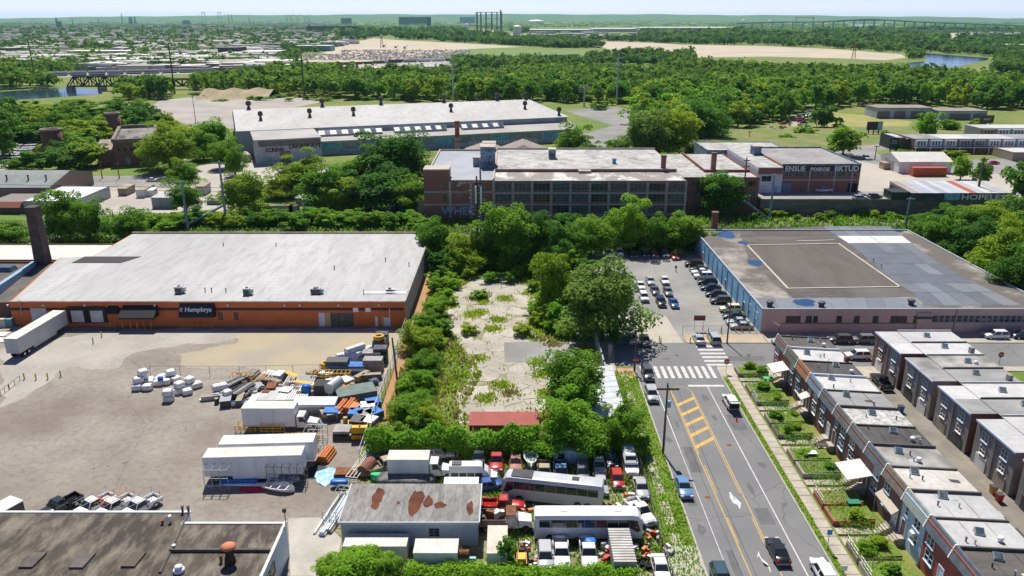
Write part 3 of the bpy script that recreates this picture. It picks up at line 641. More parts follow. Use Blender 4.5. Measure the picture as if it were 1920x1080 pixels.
arrow_px([(1422,1033),(1419,1046),(1423,1042),(1434,1062),(1429,1053),(1440,1062),(1444,1073),(1446,1073),(1443,1063),(1438,1055),(1427,1046)])
patchm = mat('asphalt_patch',(.105,.105,.107),.9,(.13,.13,.132),.6,(.17,.17,.168),6,.4)
for (x0, x1, y0, y1) in ((25.2,26.6,96,103),(31.2,33.1,84,87.5),(34.2,36.4,108,113),(25.4,26.3,72,79),(31.0,32.8,67,70),(40,47,134,136.2),(60,72,137.5,139.6),(23.0,24.2,88,92)):
 mb = MB(); mb.sheet(rough([(x0,y0),(x1,y0),(x1,y1),(x0,y1)], .06,.5, int(y0)),.0105); struct('road_patch',mb, patchm)
oil = mat('oil_stain',(.085,.084,.083),.6,(.11,.11,.11),1.5)
for k, (x, y, a, b) in enumerate(((32.3,119,.5,1.4),(32.1,112,.35,1.0),(25.8,110,.3,1.2),(35.5,98,.6,.8),(23.6,105,.5,.9),(32.2,92,.3,1.6),(23.5,83,.5,1.1),(28.7,135,.8,.5))):
 mb = MB(); mb.sheet(blob_poly(x,y,a,b,k+60),.0112); struct('oil_stain',mb, oil)
for k, (x, y) in enumerate(((32.3,103.5),(25.9,90),(32.1,76),(31,136.5))):
 mb = MB(); mb.lathe((x,y,.0118),[(.38,0),(.38,.004),(.3,.006)],16); solo('manhole_cover',mb, rust, 'round manhole cover set in the asphalt road','manhole',(x,y,.0118), 'manhole covers in the road')
kerbm = mat('kerb_granite',(.42,.40,.36),.85,(.33,.31,.28),.6)
def kerb(name, x0, x1, y0, y1): mb = MB(); mb.box(x0,x1,y0,y1,-.05,.13); struct(name, mb, kerbm)
kerb('kerb',22.1,22.3,40,131); kerb('kerb',37,37.2,40,130.6); kerb('kerb',37.2,260,131.1,131.3)
kerb('kerb',34.2,260,142.4,142.6); kerb('kerb',11,25,142.4,142.6)
vergem = lawn
def verge(name, x0, x1, y0, y1, m=lawn, z=.12): mb = MB(); mb.box(x0,x1,y0,y1,-.05,z); struct(name, mb, m)
verge('verge',18.0,22.1,40,129.5); verge('verge',37.2,38.0,40,127); verge('verge',39.7,39.95,40,127, lawn)
random.seed(3)
def slabs(name, x0, x1, ys, m, z=.15, skip=()):
 T = struct(name, MB().box(x0, x1, ys[-1], ys[0], -.05, z-.06), dirt)
 r_ = random.Random(len(ys)+int(x0))
 for i, (a, b) in enumerate(zip(ys, ys[1:])):
  if i in skip: continue
  j = .04; mb = MB(); t = [r_.uniform(-.015,.015) for _ in range(4)]
  mb.hexa([(x0+j,b+j,z-.08),(x1-j,b+j,z-.08),(x1-j,a-j,z-.08),(x0+j,a-j,z-.08),(x0+j,b+j,z+t[0]),(x1-j,b+j,z+t[1]),(x1-j,a-j,z+t[2]),(x0+j,a-j,z+t[3])])
  part('paving_slab',mb, m, T)
 return T
slabs('pavement',38.0,39.7, [127-1.75*k for k in range(46)], conc_walk)
slabs('pavement',19.2,20.5, [128-1.7*k for k in range(47)], conc_walk, skip=(3,7,8,14,15,22,26,33))
slabs('pavement',50,130, [147.6,145.2,142.6], conc_walk, .14)
_w = struct('pavement',MB().box(34.2,49.9,142.6,146.6,-.05,.14), mat('tan_walk',(.48,.38,.24),.9,(.4,.33,.23),.3,(.3,.26,.2),3,.4))
struct('pavement',MB().box(37.2,46.5,127,131.1,-.05,.135), conc_walk)
struct('pavement',MB().box(56.2,66,126.5,131.1,-.05,.135), conc_walk); struct('pavement',MB().box(66,140,129.3,131.1,-.05,.135), conc_walk)
sheet('cross_walk_path',[(1085,641),(1150,641),(1155,700),(1100,690)], .02, conc_walk)
mb = MB(); mb.sheet([(18.1,71.5),(22.1,71.5),(22.1,79.6),(18.1,79.6)], .17); struct('driveway_slab',mb, conc)
mb = MB(); mb.box(19.0,22.0,126.5,130.5,-.05,.135); struct('pavement',mb, mat('brick_paving',(.42,.2,.14),.9,(.5,.32,.24),.6))
# brick row houses with front gardens
RX0, RX1, RH = 47.0,56.0,6.6
PITCH = 5.4; Y0 = 130.1
roofm = {
 'dark': mat('roll_roof_dark',(.075,.07,.065),.9,(.11,.10,.09),.4,(.17,.16,.15),2,.35, stretch=(.4,2.2,1)),
 'charcoal': mat('roll_roof_charcoal',(.055,.053,.052),.9,(.085,.082,.08),.4,(.14,.135,.13),2,.3, stretch=(2,.5,1)),
 'white': mat('roof_coating_white',(.54,.54,.53),.7,(.46,.455,.44),.3,(.30,.29,.27),1.8,.4),
 'stained': mat('roof_coating_stained',(.54,.535,.52),.7,(.44,.43,.4),.35,(.08,.075,.07),1.5,.85),
 'grey': mat('roll_roof_grey',(.24,.24,.235),.85,(.31,.31,.30),.3,(.17,.165,.16),1.5,.4, stretch=(.6,1.6,1)),
 'weathered': mat('roll_roof_weathered',(.19,.185,.18),.85,(.40,.385,.35),.3,(.10,.10,.095),1.2,.5),
 'beige': mat('roof_coating_beige',(.48,.45,.40),.75,(.55,.535,.49),.25,(.27,.25,.21),1.6,.5),
 'light': mat('roof_coating_light',(.40,.40,.395),.7,(.47,.47,.46),.2,(.28,.28,.275),1.2,.45),
}
shing = {'grey': mat('shingle_grey',(.10,.105,.105),.9,(.14,.145,.14),1,(.2,.2,.19),8,.4), 'green': mat('shingle_green',(.085,.11,.095),.9,(.12,.15,.13),1),
 'tile': mat('shingle_terracotta',(.33,.15,.07),.9,(.24,.11,.06),2.5,(.42,.22,.1),7,.5), 'blue': mat('shingle_blue',(.13,.19,.25),.9,(.18,.25,.32),1.2), 'slate': mat('shingle_slate',(.085,.105,.125),.9,(.12,.14,.16),1),
 'brown': mat('shingle_brown',(.15,.12,.095),.9,(.2,.17,.14),1), 'sage': mat('shingle_sage',(.24,.27,.245),.9,(.30,.33,.30),1.2)}
pale_blue = mat('pale_blue_render',(.42,.56,.66),.8,(.47,.6,.69),.5)
redbrick = mat('brick_bright_red',(.38,.10,.075),.9,(.30,.085,.065),.6,(.36,.16,.12),8,.4)
blue_frame = mat('blue_white_frame',(.55,.66,.74),.5)
HOUSES = [('dark','grey',redbrick,'dark roll roof'),('white','green',brick_dark,'clean white roof'),('charcoal','tile',brick_dark,'charcoal roof and terracotta shingle front'),('white','blue',brick_dark,'white roof and blue shingle front'),
 ('grey','slate',brick_dark,'plain grey roof'),('stained','grey',brick_dark,'white roof stained with black spots'),('charcoal','grey',brick_dark,'charcoal roof with small white vent'),('weathered','slate',brick_dark,'weathered grey roof'),
 ('beige','brown',brick_dark,'stained off white roof'),('light','sage',pale_blue,'pale blue front and light grey roof'),('light','slate',redbrick,'red brick front and smooth pale roof'),('dark','slate',redbrick,'brown roll roof and red brick front'),('dark','slate',brick_dark,'dark roof')]
SKY = MB(); SKY.hexa([(-.55,-.4,0),(.55,-.4,0),(.55,.4,0),(-.55,.4,0),(-.5,-.4,.25),(.5,-.4,.25),(.5,.32,.65),(-.5,.32,.65)]); SKYM = SKY.mesh('skylight',steel)
SKYG = MB(); SKYG.quad((-.42,-.37,.31),(.42,-.37,.31),(.42,.27,.655),(-.42,.27,.655)); SKYG = SKYG.mesh('pane',glassb)
for i, (rk, sk, wm, desc) in enumerate(HOUSES):
 yb = Y0-PITCH*i; ya = yb-PITCH
 T = thing('row_house','brick row house with front garden, %s' % desc if wm is not pale_blue else 'row house with %s' % desc, 'house',(51.5,(ya+yb)/2,0),0, 'brick row houses with front gardens')
 g = .004
 mb = MB(); mb.hexa([(RX0,ya+g,-.3),(RX1,ya+g,-.3),(RX1,yb-g,-.3),(RX0,yb-g,-.3),(RX0,ya+g,RH-.05),(RX1,ya+g,RH-.55),(RX1,yb-g,RH-.55),(RX0,yb-g,RH-.05)]); part('wall',mb, wm, T)
 mb = MB(); mb.hexa([(RX0+.3,ya+g,RH-.06),(RX1+.15,ya+g,RH-.555),(RX1+.15,yb-.25,RH-.555),(RX0+.3,yb-.25,RH-.06),(RX0+.3,ya+g,RH),(RX1+.15,ya+g,RH-.5),(RX1+.15,yb-.25,RH-.5),(RX0+.3,yb-.25,RH)]); rf = part('roof',mb, roofm[rk], T)
 mb = MB(); mb.hexa([(RX0-.3,ya+g,RH-1.15),(RX0-.004,ya+g,RH-1.15),(RX0-.004,yb-g,RH-1.15),(RX0-.3,yb-g,RH-1.15),(RX0+.25,ya+g,RH+.35),(RX0+.5,ya+g,RH+.35),(RX0+.5,yb-g,RH+.35),(RX0+.25,yb-g,RH+.35)]); ms = part('mansard',mb, shing[sk], T)
 mb = MB(); mb.hexa([(RX0-.36,yb-.09,RH-1.2),(RX0-.05,yb-.09,RH-1.2),(RX0-.05,yb+.09,RH-1.2),(RX0-.36,yb+.09,RH-1.2),(RX0+.2,yb-.09,RH+.42),(RX0+.45,yb-.09,RH+.42),(RX0+.45,yb+.09,RH+.42),(RX0+.2,yb+.09,RH+.42)]); part('party_trim',mb, white_paint, ms)
 step = .22 if i % 2 == 0 else .34
 mb = MB(); mb.hexa([(RX0+.5,yb-.24,RH-.1),(RX1+.1,yb-.24,RH-.6),(RX1+.1,yb-.006,RH-.6),(RX0+.5,yb-.006,RH-.1),(RX0+.5,yb-.24,RH+step),(RX1+.1,yb-.24,RH-.5+step),(RX1+.1,yb-.006,RH-.5+step),(RX0+.5,yb-.006,RH+step)]); part('party_parapet',mb, roofm['dark'] if rk != 'white' else mat('coping_white_blue',(.55,.6,.63),.6), T)
 for t in (.33,.66) if rk in ('grey','charcoal','dark','light') else ():
  xs = RX0+.3+(RX1-RX0)*t; zz = RH-.5*t*1.0
  mb = MB(); mb.box(xs-.04,xs+.04,ya+.1,yb-.3,zz-.06,zz+.03); part('roof_seam',mb, roofm['charcoal'] if rk != 'light' else roofm['weathered'], rf)
 fz = 1.25
 fr = blue_frame if i % 3 else white_paint
 win(T, RX0, yb-1.5 if i%2==0 else ya+1.6,4.55, '-x',1.5,1.35, 'pair',fr); win(T, RX0,(ya+1.5) if i%2==0 else yb-1.3,4.6, '-x',.8,1.2, 'sash',fr) if i in (5,9,3) else None
 win(T, RX0, yb-1.7 if i%2==0 else ya+1.8, fz+1.25, '-x',1.7,1.45, 'pair',fr)
 dy = ya+1.1 if i%2==0 else yb-1.1
 door(T, RX0, dy, fz-.15, '-x',.95,2.1, [white_paint, brick_dark, blue_frame, dark_metal][i % 4])
 st = MB()
 for k in range(6): st.box(RX0-.8-.32*(k+1), RX0-.8-.32*k, dy-.6, dy+.6,-.02, fz-.16-.19*(k+1)+.0)
 st.box(RX0-.8, RX0-.005, dy-.7, dy+.7,-.02, fz-.16); part('steps',st, conc_walk, T)
 # back wall openings
 win(T, RX1, yb-1.6,4.4, '+x',1.1,1.3, 'sash'); win(T, RX1, ya+1.4,4.4, '+x',.9,1.2, 'sash')
 o = ORG[T.name]; sx = random.Random(i).uniform(2.2,6); zz = RH-.5*(sx/9)+.0
 s_ = link('skylight',SKYM, T, (RX0+sx-o[0], yb-.9-random.Random(i+5).uniform(0,1.8)-o[1], zz),(0,0,-.25)); link('pane',SKYG, s_)
 if i in (0,2,6,7,10):
  mb = MB(); mb.lathe((RX0+sx+1.6, ya+1.5, RH-.5*(sx+1.6)/9), [(.22,-.05),(.22,.3),(.36,.34),(.3,.6)], 10); part('roof_vent',mb, white_paint, T, True)
 for k in range(3):
  r2 = random.Random(i*9+k); vx, vy = RX0+r2.uniform(1.5,8.2), r2.uniform(ya+.5,yb-.7); vz = RH-.5*(vx-RX0)/9
  if k < 2: part('vent_pipe',MB().lathe((vx,vy,vz-.1),[(.09,0),(.09,.55),(.13,.56),(.13,.66)],7), dark_metal if k else steel, T)
  else: part('roof_patch',MB().box(vx-.7,vx+.7,vy-.35,vy+.35,vz-.12,vz+.035,r2.uniform(-.2,.2)), roofm[r2.choice(('charcoal','light','weathered'))], rf)
 if i == 2: mb = MB(); mb.bar((RX0+3.2,ya+.8,RH-.3),(RX0+3.2,ya+.8,RH+2.4),.04); part('antenna',mb, dark_metal, T)
 if i == 1: mb = MB(); mb.box(RX1-.9,RX1-.2,ya+.3,ya+1.0,RH-.6,RH+.5); part('chimney',mb, brick, T)
 # awnings
 if i in (1,3,7,8):
  col = {1: mat('awning_cream',(.6,.58,.52),.6),3: mat('awning_beige',(.55,.5,.44),.6),7: MATS['awning_cream'], 8: MATS.get('awning_tan') or mat('awning_tan',(.46,.40,.32),.7)}[i]
  dep, wd = {1: (2.8,3.6),3: (1.5,1.8),7: (3.4,4.2),8: (.9,4.6)}[i]
  yc = dy if i != 8 else (ya+yb)/2; z1 = 3.9 if i != 8 else 3.6
  mb = MB(); mb.hexa([(RX0-dep,yc-wd/2,z1-.75),(RX0-.005,yc-wd/2,z1-.1),(RX0-.005,yc+wd/2,z1-.1),(RX0-dep,yc+wd/2,z1-.75),(RX0-dep,yc-wd/2,z1-.65),(RX0-.005,yc-wd/2,z1),(RX0-.005,yc+wd/2,z1),(RX0-dep,yc+wd/2,z1-.65)])
  aw = part('awning',mb, col, T)
  for s in (-1,1): mb = MB(); mb.bar((RX0-dep+.1,yc+s*(wd/2-.1),0),(RX0-dep+.1,yc+s*(wd/2-.1),z1-.74),.04); part('post',mb, steel, aw)
 if i == 9: mb = MB(); mb.box(RX0-.5,RX0-.08,ya+1.5,ya+2.2,2.9,3.35); part('window_air_conditioner',mb, white_paint, T)
# gardens
terr = {'brick': mat('garden_wall_brick',(.36,.13,.08),.9,(.28,.11,.07),.6), 'stone': mat('garden_wall_stone',(.28,.235,.18),.9,(.2,.17,.13),.6), 'conc': mat('garden_wall_conc',(.36,.33,.28),.9,(.27,.24,.2),.5)}
for i in range(13):
 yb = Y0-PITCH*i; ya = yb-PITCH; dyw = (ya+1.1) if i%2==0 else (yb-1.1)
 ga, gb = (ya+2.0, yb-.25) if i%2==0 else (ya+.25, yb-2.0)
 T = thing('garden_terrace','raised front garden of the row house with %s' % HOUSES[i][3], 'garden',(43,(ya+yb)/2,0),0, 'raised front gardens')
 wk = ['stone','stone','conc','stone','stone','stone','conc','brick','brick','stone','conc','conc','conc'][i]
 hw = .85
 mb = MB(); mb.box(39.95,40.2,ga,gb,-.1,hw+.06).box(40.2,45.2,ga,ga+.2,-.1,hw+.04).box(40.2,45.2,gb-.2,gb,-.1,hw+.04); part('retaining_wall',mb, terr[wk], T)
 mb = MB(); mb.hexa([(40.2,ga+.2,-.1),(45.3,ga+.2,-.1),(45.3,gb-.2,-.1),(40.2,gb-.2,-.1),(40.2,ga+.2,hw),(45.3,ga+.2,hw+.25),(45.3,gb-.2,hw+.25),(40.2,gb-.2,hw)]); part('lawn',mb, lawn if i not in (6,7) else weeds, T)
 mb = MB(); mb.box(39.95,44.3,min(dyw-.7,ga if i%2==0 else dyw-.7),dyw+.7,-.1,.2) if 0 else mb.box(39.95,44.25,dyw-.75,dyw+.75,-.1,.21); part('path',mb, conc_walk, T)
 fs = {7: white_paint, 9: steel, 2: steel, 4: dark_metal, 10: steel}.get(i)
 if fs is not None:
  for k in range(5):
   y = ga+.1+(gb-ga-.2)*k/4; mb = MB(); mb.bar((40.05,y,hw),(40.05,y,hw+1),.035,5); part('fence_post',mb, fs, T)
  for z in (hw+.5, hw+.95): mb = MB(); mb.bar((40.05,ga+.1,z),(40.05,gb-.1,z),.03,5); part('fence_rail',mb, fs, T)
# alley
mb = MB(); mb.sheet([(56.2,40),(66.5,40),(66.5,131),(56.2,131)], .01); struct('alley',mb, mat('alley_concrete',(.25,.225,.185),.9,(.18,.16,.135),.25,(.17,.155,.13),2,.5))
# grey backed row houses behind the alley
R2 = [('light','grey brick back and sheeted white roof'),('white','grey back and bright white roof'),('weathered','weathered grey roof with turbine vent'),('grey','plain grey roof and beige side'),('white','very white roof over a garage'),('grey','seamed grey roof over a garage'),('light','pale sheeted roof'),('light','smooth pale grey roof'),('dark','dark brown roof'),('grey','grey roof at the alley mouth'),('weathered','worn grey roof')]
tri = mat('beige_render',(.36,.32,.27),.9,(.28,.25,.22),.4)
for i, (rk, desc) in enumerate(R2):
 yb = 132.3-5.35*i; ya = yb-5.35; first = i%2==0
 ea, eb = (ya+.003, yb-.8) if first else (ya+.8, yb-.003)
 if i == 0: eb = yb
 T = thing('row_house','alley side row house with %s' % desc, 'house',(72,(ya+yb)/2,0),0, 'row houses backing onto the alley')
 g = .004
 wm = brick_gray if i not in (0,) else brick_dark
 mb = MB(); mb.box(69.6,79,ya+g,yb-g,-.3,RH-.02); part('wall',mb, brick_dark, T)
 mb = MB(); mb.box(65.8,69.6-.002,ea,eb,-.3,RH-.15); mb2 = part('rear_wing',mb, [wm, tri if i%4==3 else brick_dark], T)
 for pl in mb2.data.polygons:
  if abs(pl.normal.y) > .5: pl.material_index = 1
 mb = MB(); mb.box(69.4,79.1,ya+g,yb-.2,RH-.018,RH+.06); rf = part('roof',mb, roofm[rk], T)
 mb = MB(); mb.box(65.6,69.398,ea,eb-.03,RH-.148,RH-.05); part('wing_roof',mb, roofm[rk], T)
 mb = MB(); mb.box(69.5,79.1,yb-.195,yb-g,RH-.015,RH+.3); part('party_parapet',mb, roofm['dark'] if i%2 else roofm['light'], T)
 mb = MB(); mb.box(65.5,65.596,ea,eb,RH-.3,RH-.02); part('gutter',mb, blue_frame, T)
 yc = (ea+eb)/2
 win(T, 65.8, yc, 4.9, '-x',1.5,1.4, 'pair',blue_frame); win(T, 65.8, yc, 2.9, '-x',1.3,1.2, 'pair',white_paint)
 mb = MB(); mb.box(65.72,65.795,yc-1.25,yc+1.25,.02,1.95); part('garage_door',mb, [white_box, tri, dark_metal][i%3], T)
 mb = MB(); mb.bar((65.68,ea+.15 if first else eb-.15,0),(65.68,ea+.15 if first else eb-.15,RH-.2),.07); part('downpipe',mb, steel, T)
 o = ORG[T.name]; s_ = link('skylight',SKYM, T, (73.5+.6*(i%3)-o[0], yc-o[1], RH+.06),(0,0,-.3)); link('pane',SKYG, s_)
 if i in (1,3,5): mb = MB(); mb.box(77,77.7,ya+.4,ya+1.1,RH,RH+1.1); part('chimney',mb, brick_gray, T)
 if i == 2: mb = MB(); mb.lathe((75.8,yc-.4,RH+.06),[(.3,-.02),(.4,.25),(.15,.5)],10); part('roof_vent',mb, white_paint, T, True)
# derelict brick factory
FY = 242.5
roof_patchy = mat('factory_roof_patchy',(.46,.455,.43),.8,(.36,.35,.33),.08,(.13,.115,.10),.35,.85)
roof_front = mat('factory_roof_front',(.26,.235,.21),.85,(.58,.56,.52),.16,(.13,.12,.11),.9,.5, stretch=(1,.6,1), lo=.5, hi=.58)
roof_bluegrey = mat('factory_roof_bluegrey',(.235,.26,.29),.7,(.30,.32,.35),.1,(.4,.37,.33),.6,.3)
conc_frame = mat('factory_concrete_frame',(.52,.46,.40),.9,(.42,.37,.32),.2,(.18,.15,.13),2,.4)
fbrick = mat('factory_brick',(.34,.145,.10),.9,(.26,.12,.088),.15,(.25,.13,.10),3,.4)
xl, xm, xr = XAT(797,FY), XAT(926,FY), XAT(1282,FY)
T = thing('factory_building','derelict brick factory with concrete frame, long window bays and patchy roofs','factory',((xl+xr)/2,270,0))
mb = MB(); mb.box(xl,xm,FY,300,-.3,12.5); part('stair_block',mb, fbrick, T)
mb = MB(); mb.box(xl+.4,xm-.2,FY+.4,299.6,12.503,12.6); part('roof',mb, roof_bluegrey, T)
mb = MB(); mb.box(xl-.05,xl+.4,FY+7,300.05,12.503,13.2).box(xl+.4,xm,299.6,300.05,12.503,13.2).box(xm-.2,xm+.2,FY+.4,299.6,12.61,13.1); part('parapet',mb, conc_frame, T)
xt = XAT(844, FY); mb = MB(); mb.box(xl-.03,xt,FY-.03,FY+7,12.503,15.6); tw = part('stair_tower',mb, fbrick, T)
mb = MB(); mb.box(xl-.1,xt+.1,FY-.1,FY+7.1,15.603,16.0); part('coping',mb, conc_frame, tw)
mb = MB(); mb.box(xm,xr,FY,258,-.3,12.2); part('front_wing',mb, fbrick, T)
mb = MB(); mb.box(xm+.21,xr,FY+.3,258,12.203,12.3); part('front_roof',mb, roof_front, T)
mb = MB(); mb.box(xm+.21,xr,258.002,300,-.3,13.0); part('rear_wing',mb, fbrick, T)
mb = MB(); mb.box(xm+.5,xr-.3,258.5,299.7,13.003,13.1); part('rear_roof',mb, roof_patchy, T)
mb = MB(); mb.box(xm+.22,xr,257.9,258.45,13.003,13.35).box(xm+.22,xr,299.72,300.1,13.003,13.7).box(xm,xr+.05,FY-.1,FY+.29,12.203,12.5); part('parapet',mb, conc_frame, T)
# frame: columns and floor bands
for px in (845,884,926): mb = MB(); x = XAT(px,FY); mb.box(x-.35,x+.35,FY-.12,FY-.004,0,12.2); part('column',mb, conc_frame, T)
for z in (4.6,8.6): mb = MB(); mb.box(xl,xm-.4,FY-.09,FY-.003,z,z+.5); part('floor_band',mb, conc_frame, T)
nb = 10; bw = (xr-xm)/nb
glass_green = mat('factory_glass_green',(.05,.065,.06),.25,(.10,.13,.13),.8,(.2,.22,.22),1.5,.3)
for k in range(nb+1): mb = MB(); x = xm+bw*k; mb.box(x-.32,x+.32,FY-.15,FY-.005,0,12.1) if k else None; (part('column',mb, conc_frame, T) if k else None)
for z in (8.3,4.7,1.4): mb = MB(); mb.box(xm+.36,xr,FY-.1,FY-.006,z,z+.45); part('floor_band',mb, conc_frame, T)
for k in range(nb):
 for z, h in ((10.4,2.2),(7.0,2.4),(3.5,2.2)):
  win(T, xm+bw*(k+.5), FY, z, '-y',bw-.9, h, 'factory',grey_paint, glass_green if (k*7+int(z))%3 else glass)
for z, h in ((10.9,1.9),(7,2.4)): win(T, XAT(835,FY), FY, z, '-y',1.2, h, 'factory',grey_paint, glass)
win(T, XAT(862,FY), FY, 11.2, '-y',1.0,.7, 'sash',white_paint, glassb); win(T, XAT(862,FY), FY, 8.0, '-y',1.2,.9, 'sash',grey_paint, glassb)
graf = mat('graffiti_pale_blue',(.25,.50,.66),.7); grafw = mat('graffiti_white',(.82,.82,.80),.7); grafc = mat('graffiti_cyan',(.06,.28,.42),.7,(.2,.5,.55),.7)
lettering('WHERE',3.6, graf, T, (XAT(865,FY), FY-.14,1.6), bold=.06)
lettering('FILM CORP',1.25, grafw, T, (XAT(880,FY), FY-.02,11.35))
lettering('POSKOE',1.1, grafc, T, (XAT(1050,FY), FY-.17,11.5)); lettering('SUEDE',1.1, grafc, T, (XAT(1115,FY), FY-.17,11.5), bold=.02)
# roof houses
def roofbox(name, px0, px1, py, z, h, dep, m, label, txt=None, cat='roof hut'):
 x0, y0 = G(px0, py, z); x1, _ = G(px1, py, z)
 q = thing(name, label, cat, ((x0+x1)/2, y0+dep/2, z))
 mb = MB(); mb.box(x0,x1,y0,y0+dep,z-.02,z+h); part('wall',mb, m, q); mb = MB(); mb.box(x0-.2,x1+.2,y0-.2,y0+dep+.2,z+h+.002,z+h+.25); part('roof',mb, conc_frame, q)
 for t, s, dz in (txt or []): lettering(t, s, graf if dz > 2 else black, q, ((x0+x1)/2, y0-.03, z+dz))
 return q
tag_wall = mat('tagged_wall',(.20,.27,.32),.8,(.08,.11,.14),.5,(.35,.42,.46),1.5,.5)
roofbox('lift_house',901,928,316,12.6,7.0,7, tag_wall, 'graffiti covered lift house on the blue grey factory roof',[('CZAR',2.0,4.3),('VANS',2.2,1.0)])
roofbox('roof_hut',887,900,312,12.6,2.8,4, mat('weathered_blue_hut',(.26,.33,.36),.8), 'small weathered hut beside the tagged lift house')
roofbox('roof_hut',905,929,284,12.6,3.0,5, grey_wall, 'low grey hut behind the tagged lift house')
roofbox('roof_hut',1029,1042,298,13.1,3.2,4, tag_wall, 'lettered hut standing on the patchy factory roof',[('CKE',1.3,1.0)])
roofbox('roof_hut',1149,1155,307,13.1,1.6,2, grafc, 'small blue green roof box on the patchy factory roof')
roofbox('roof_hut',1086,1107,325,12.3,.6,2, conc_frame, 'low concrete plinth box on the front factory roof')
for px, py, zt_, l in ((1243,322,291,'stout brick flue on the factory front parapet'),(1337,318,286,'round brick flue rising from the lower factory roof')):
 x, y = G(px, py, 12.0); z = ZAT(zt_, y); mb = MB(); mb.box(x-.75,x+.75,y-.75,y+.75,8,z-.6).mat(1).box(x-.85,x+.85,y-.85,y+.85,z-.599,z); solo('brick_flue',mb, [fbrick, brick_dark], l, 'chimney',(x,y,8))
x, y = G(858,283,6); zt = ZAT(227, y)
mb = MB(); mb.lathe((x,y,0), [(1.15,-.2),(.95,zt-.8),(1.1,zt-.7),(1.1,zt)], 10); solo('brick_chimney',mb, mat('banded_brick',(.32,.07,.045),.9,(.42,.3,.26),.35, stretch=(.05,.05,1.5), lo=.5, hi=.56), 'thin round red brick chimney behind the factory','chimney',(x,y,0))
# lower stepped wing
xa, xb = xr+.004, XAT(1418,252)
T = thing('factory_annex','lower stepped factory annex with pale roofs behind a tree','factory',((xa+xb)/2,275,0))
mb = MB(); mb.box(xa,xb,252,300,-.3,11.3); part('wall',mb, fbrick, T)
mb = MB(); mb.box(xa+.3,xb-.3,252.3,299.7,11.303,11.4); rf = part('roof',mb, roof_patchy, T)
mb = MB(); mb.box(xa,xb,251.9,252.28,11.303,11.7).box(xb-.28,xb+.02,252.3,300,11.303,11.8).box(xa+10,xa+10.4,262,299,11.41,12.3).box(xa+10.4,xb-.4,262,262.4,11.41,12.3); part('parapet',mb, brick, T)
for k in range(8):
 for z in (9.6,6.2,2.8): win(T, xa+1.9+k*(xb-xa-1)/8,252, z, '-y',2.6,1.7, 'factory',grey_paint, glass_green if (k+int(z))%2 else glass)
# terrace with stone retaining wall
TZ = 5.0; TX0 = xb+.01
stone = mat('retaining_stone',(.21,.19,.165),.95,(.13,.12,.10),.35,(.3,.27,.23),1.6,.6, stretch=(.5,.5,2.2), bump=.5, bscale=3)
mb = MB()
mb.hexa([(TX0,249.6,0),(330,249.6,0),(330,395,0),(TX0,395,0),(TX0,249.6,TZ-.02),(330,249.6,TZ-.02),(330,395,TZ-.02),(TX0,395,TZ-.02)])
mb.add([(TX0,395,TZ-.02),(330,395,TZ-.02),(330,470,.02),(TX0,470,.02)], [(0,1,2,3)])
struct('terrace',mb, weeds)
T = thing('retaining_wall','long weathered stone retaining wall above the railway','wall',(190,249,0))
r_ = random.Random(2)
for c in range(5):
 x = TX0
 while x < 300:
  w_ = r_.uniform(7,12); mb = MB(); d = r_.uniform(0,.16); mb.box(x+.04,min(300,x+w_)-.04,249-d,249.597,c*1.05+.02-.1*(c==0),(c+1)*1.05-.04); part('stone_course',mb, stone, T); x += w_
mb = MB(); mb.sheet([(TX0,249.7),(150,249.7),(330,249.7),(330,262),(TX0,262)], TZ-.012); struct('rail_side_lane',mb, mat('lane_asphalt',(.24,.235,.225),.9,(.3,.29,.27),.1))
mb = MB(); mb.sheet([(XAT(1607,261),262),(175,262),(185,306),(150,330),(112,330)], TZ-.008); struct('factory_forecourt',mb, mat('forecourt_concrete',(.46,.41,.34),.9,(.39,.36,.31),.06,(.27,.25,.21),.8,.4))
sheetT = lambda name, pts, z, m: struct(name, MB().sheet([G(px,py,TZ) for px,py in pts], z), m)
sheetT('far_street',[(1500,288),(1560,278),(1640,272),(1680,258),(1700,262),(1670,285),(1760,302),(1920,296),(1990,300),(1990,318),(1800,330),(1690,318),(1600,300),(1560,294)], TZ-.004, asph2)
sheetT('grass_island',[(1640,282),(1668,280),(1712,290),(1690,295),(1650,292)], TZ+.02, lawn)
# mural building
EY = 260.8
x0, x1 = XAT(1462,EY,TZ), XAT(1608,EY,TZ); x00 = XAT(1416,EY,TZ)
T = thing('mural_building','two storey brick building with white block letter graffiti along its top','building',((x0+x1)/2,280, TZ))
mb = MB(); mb.box(x0,x1,EY,297,TZ-.1,14.0); part('wall',mb, fbrick, T)
mb = MB(); mb.box(x0+.3,x1-.3,EY+.3,296.7,14.003,14.1); part('roof',mb, mat('roof_speckled',(.25,.24,.225),.85,(.33,.32,.3),.12,(.12,.115,.11),.6,.6), T)
mb = MB(); mb.box(x0,x1+.05,EY-.06,EY+.28,14.003,14.5).box(x1-.28,x1+.06,EY+.28,297,14.003,14.6).box(x0,x1,296.72,297.05,14.003,14.6); part('parapet',mb, tag_wall, T)
mb = MB(); mb.box(x0+.2,x1-.3,EY-.05,EY-.004,12.0,13.9); part('painted_band',mb, mat('dark_band',(.09,.055,.05),.9), T)
for t, fx, s in (('ENSUE',.165,2.3),('POSKOE',.48,1.7),('BKTUD',.82,2.5)): lettering(t, s, grafw, T, (x0+(x1-x0)*fx, EY-.08,12.1), bold=.05)
for k in range(7): win(T, x0+2.2+k*(x1-x0-3.4)/6.4, EY, 11.0, '-y',2.8,1.5, 'factory',grey_paint, glass_green)
mb = MB(); mb.box(x0+.1,x1-.1,EY-.07,EY-.005,8.9,9.3); part('floor_band',mb, conc_frame, T)
for fx in (.36,.68,.9): mb = MB(); x = x0+(x1-x0)*fx; mb.box(x-.2,x+.2,EY-.1,EY-.004,TZ,12); part('column',mb, conc_frame, T)
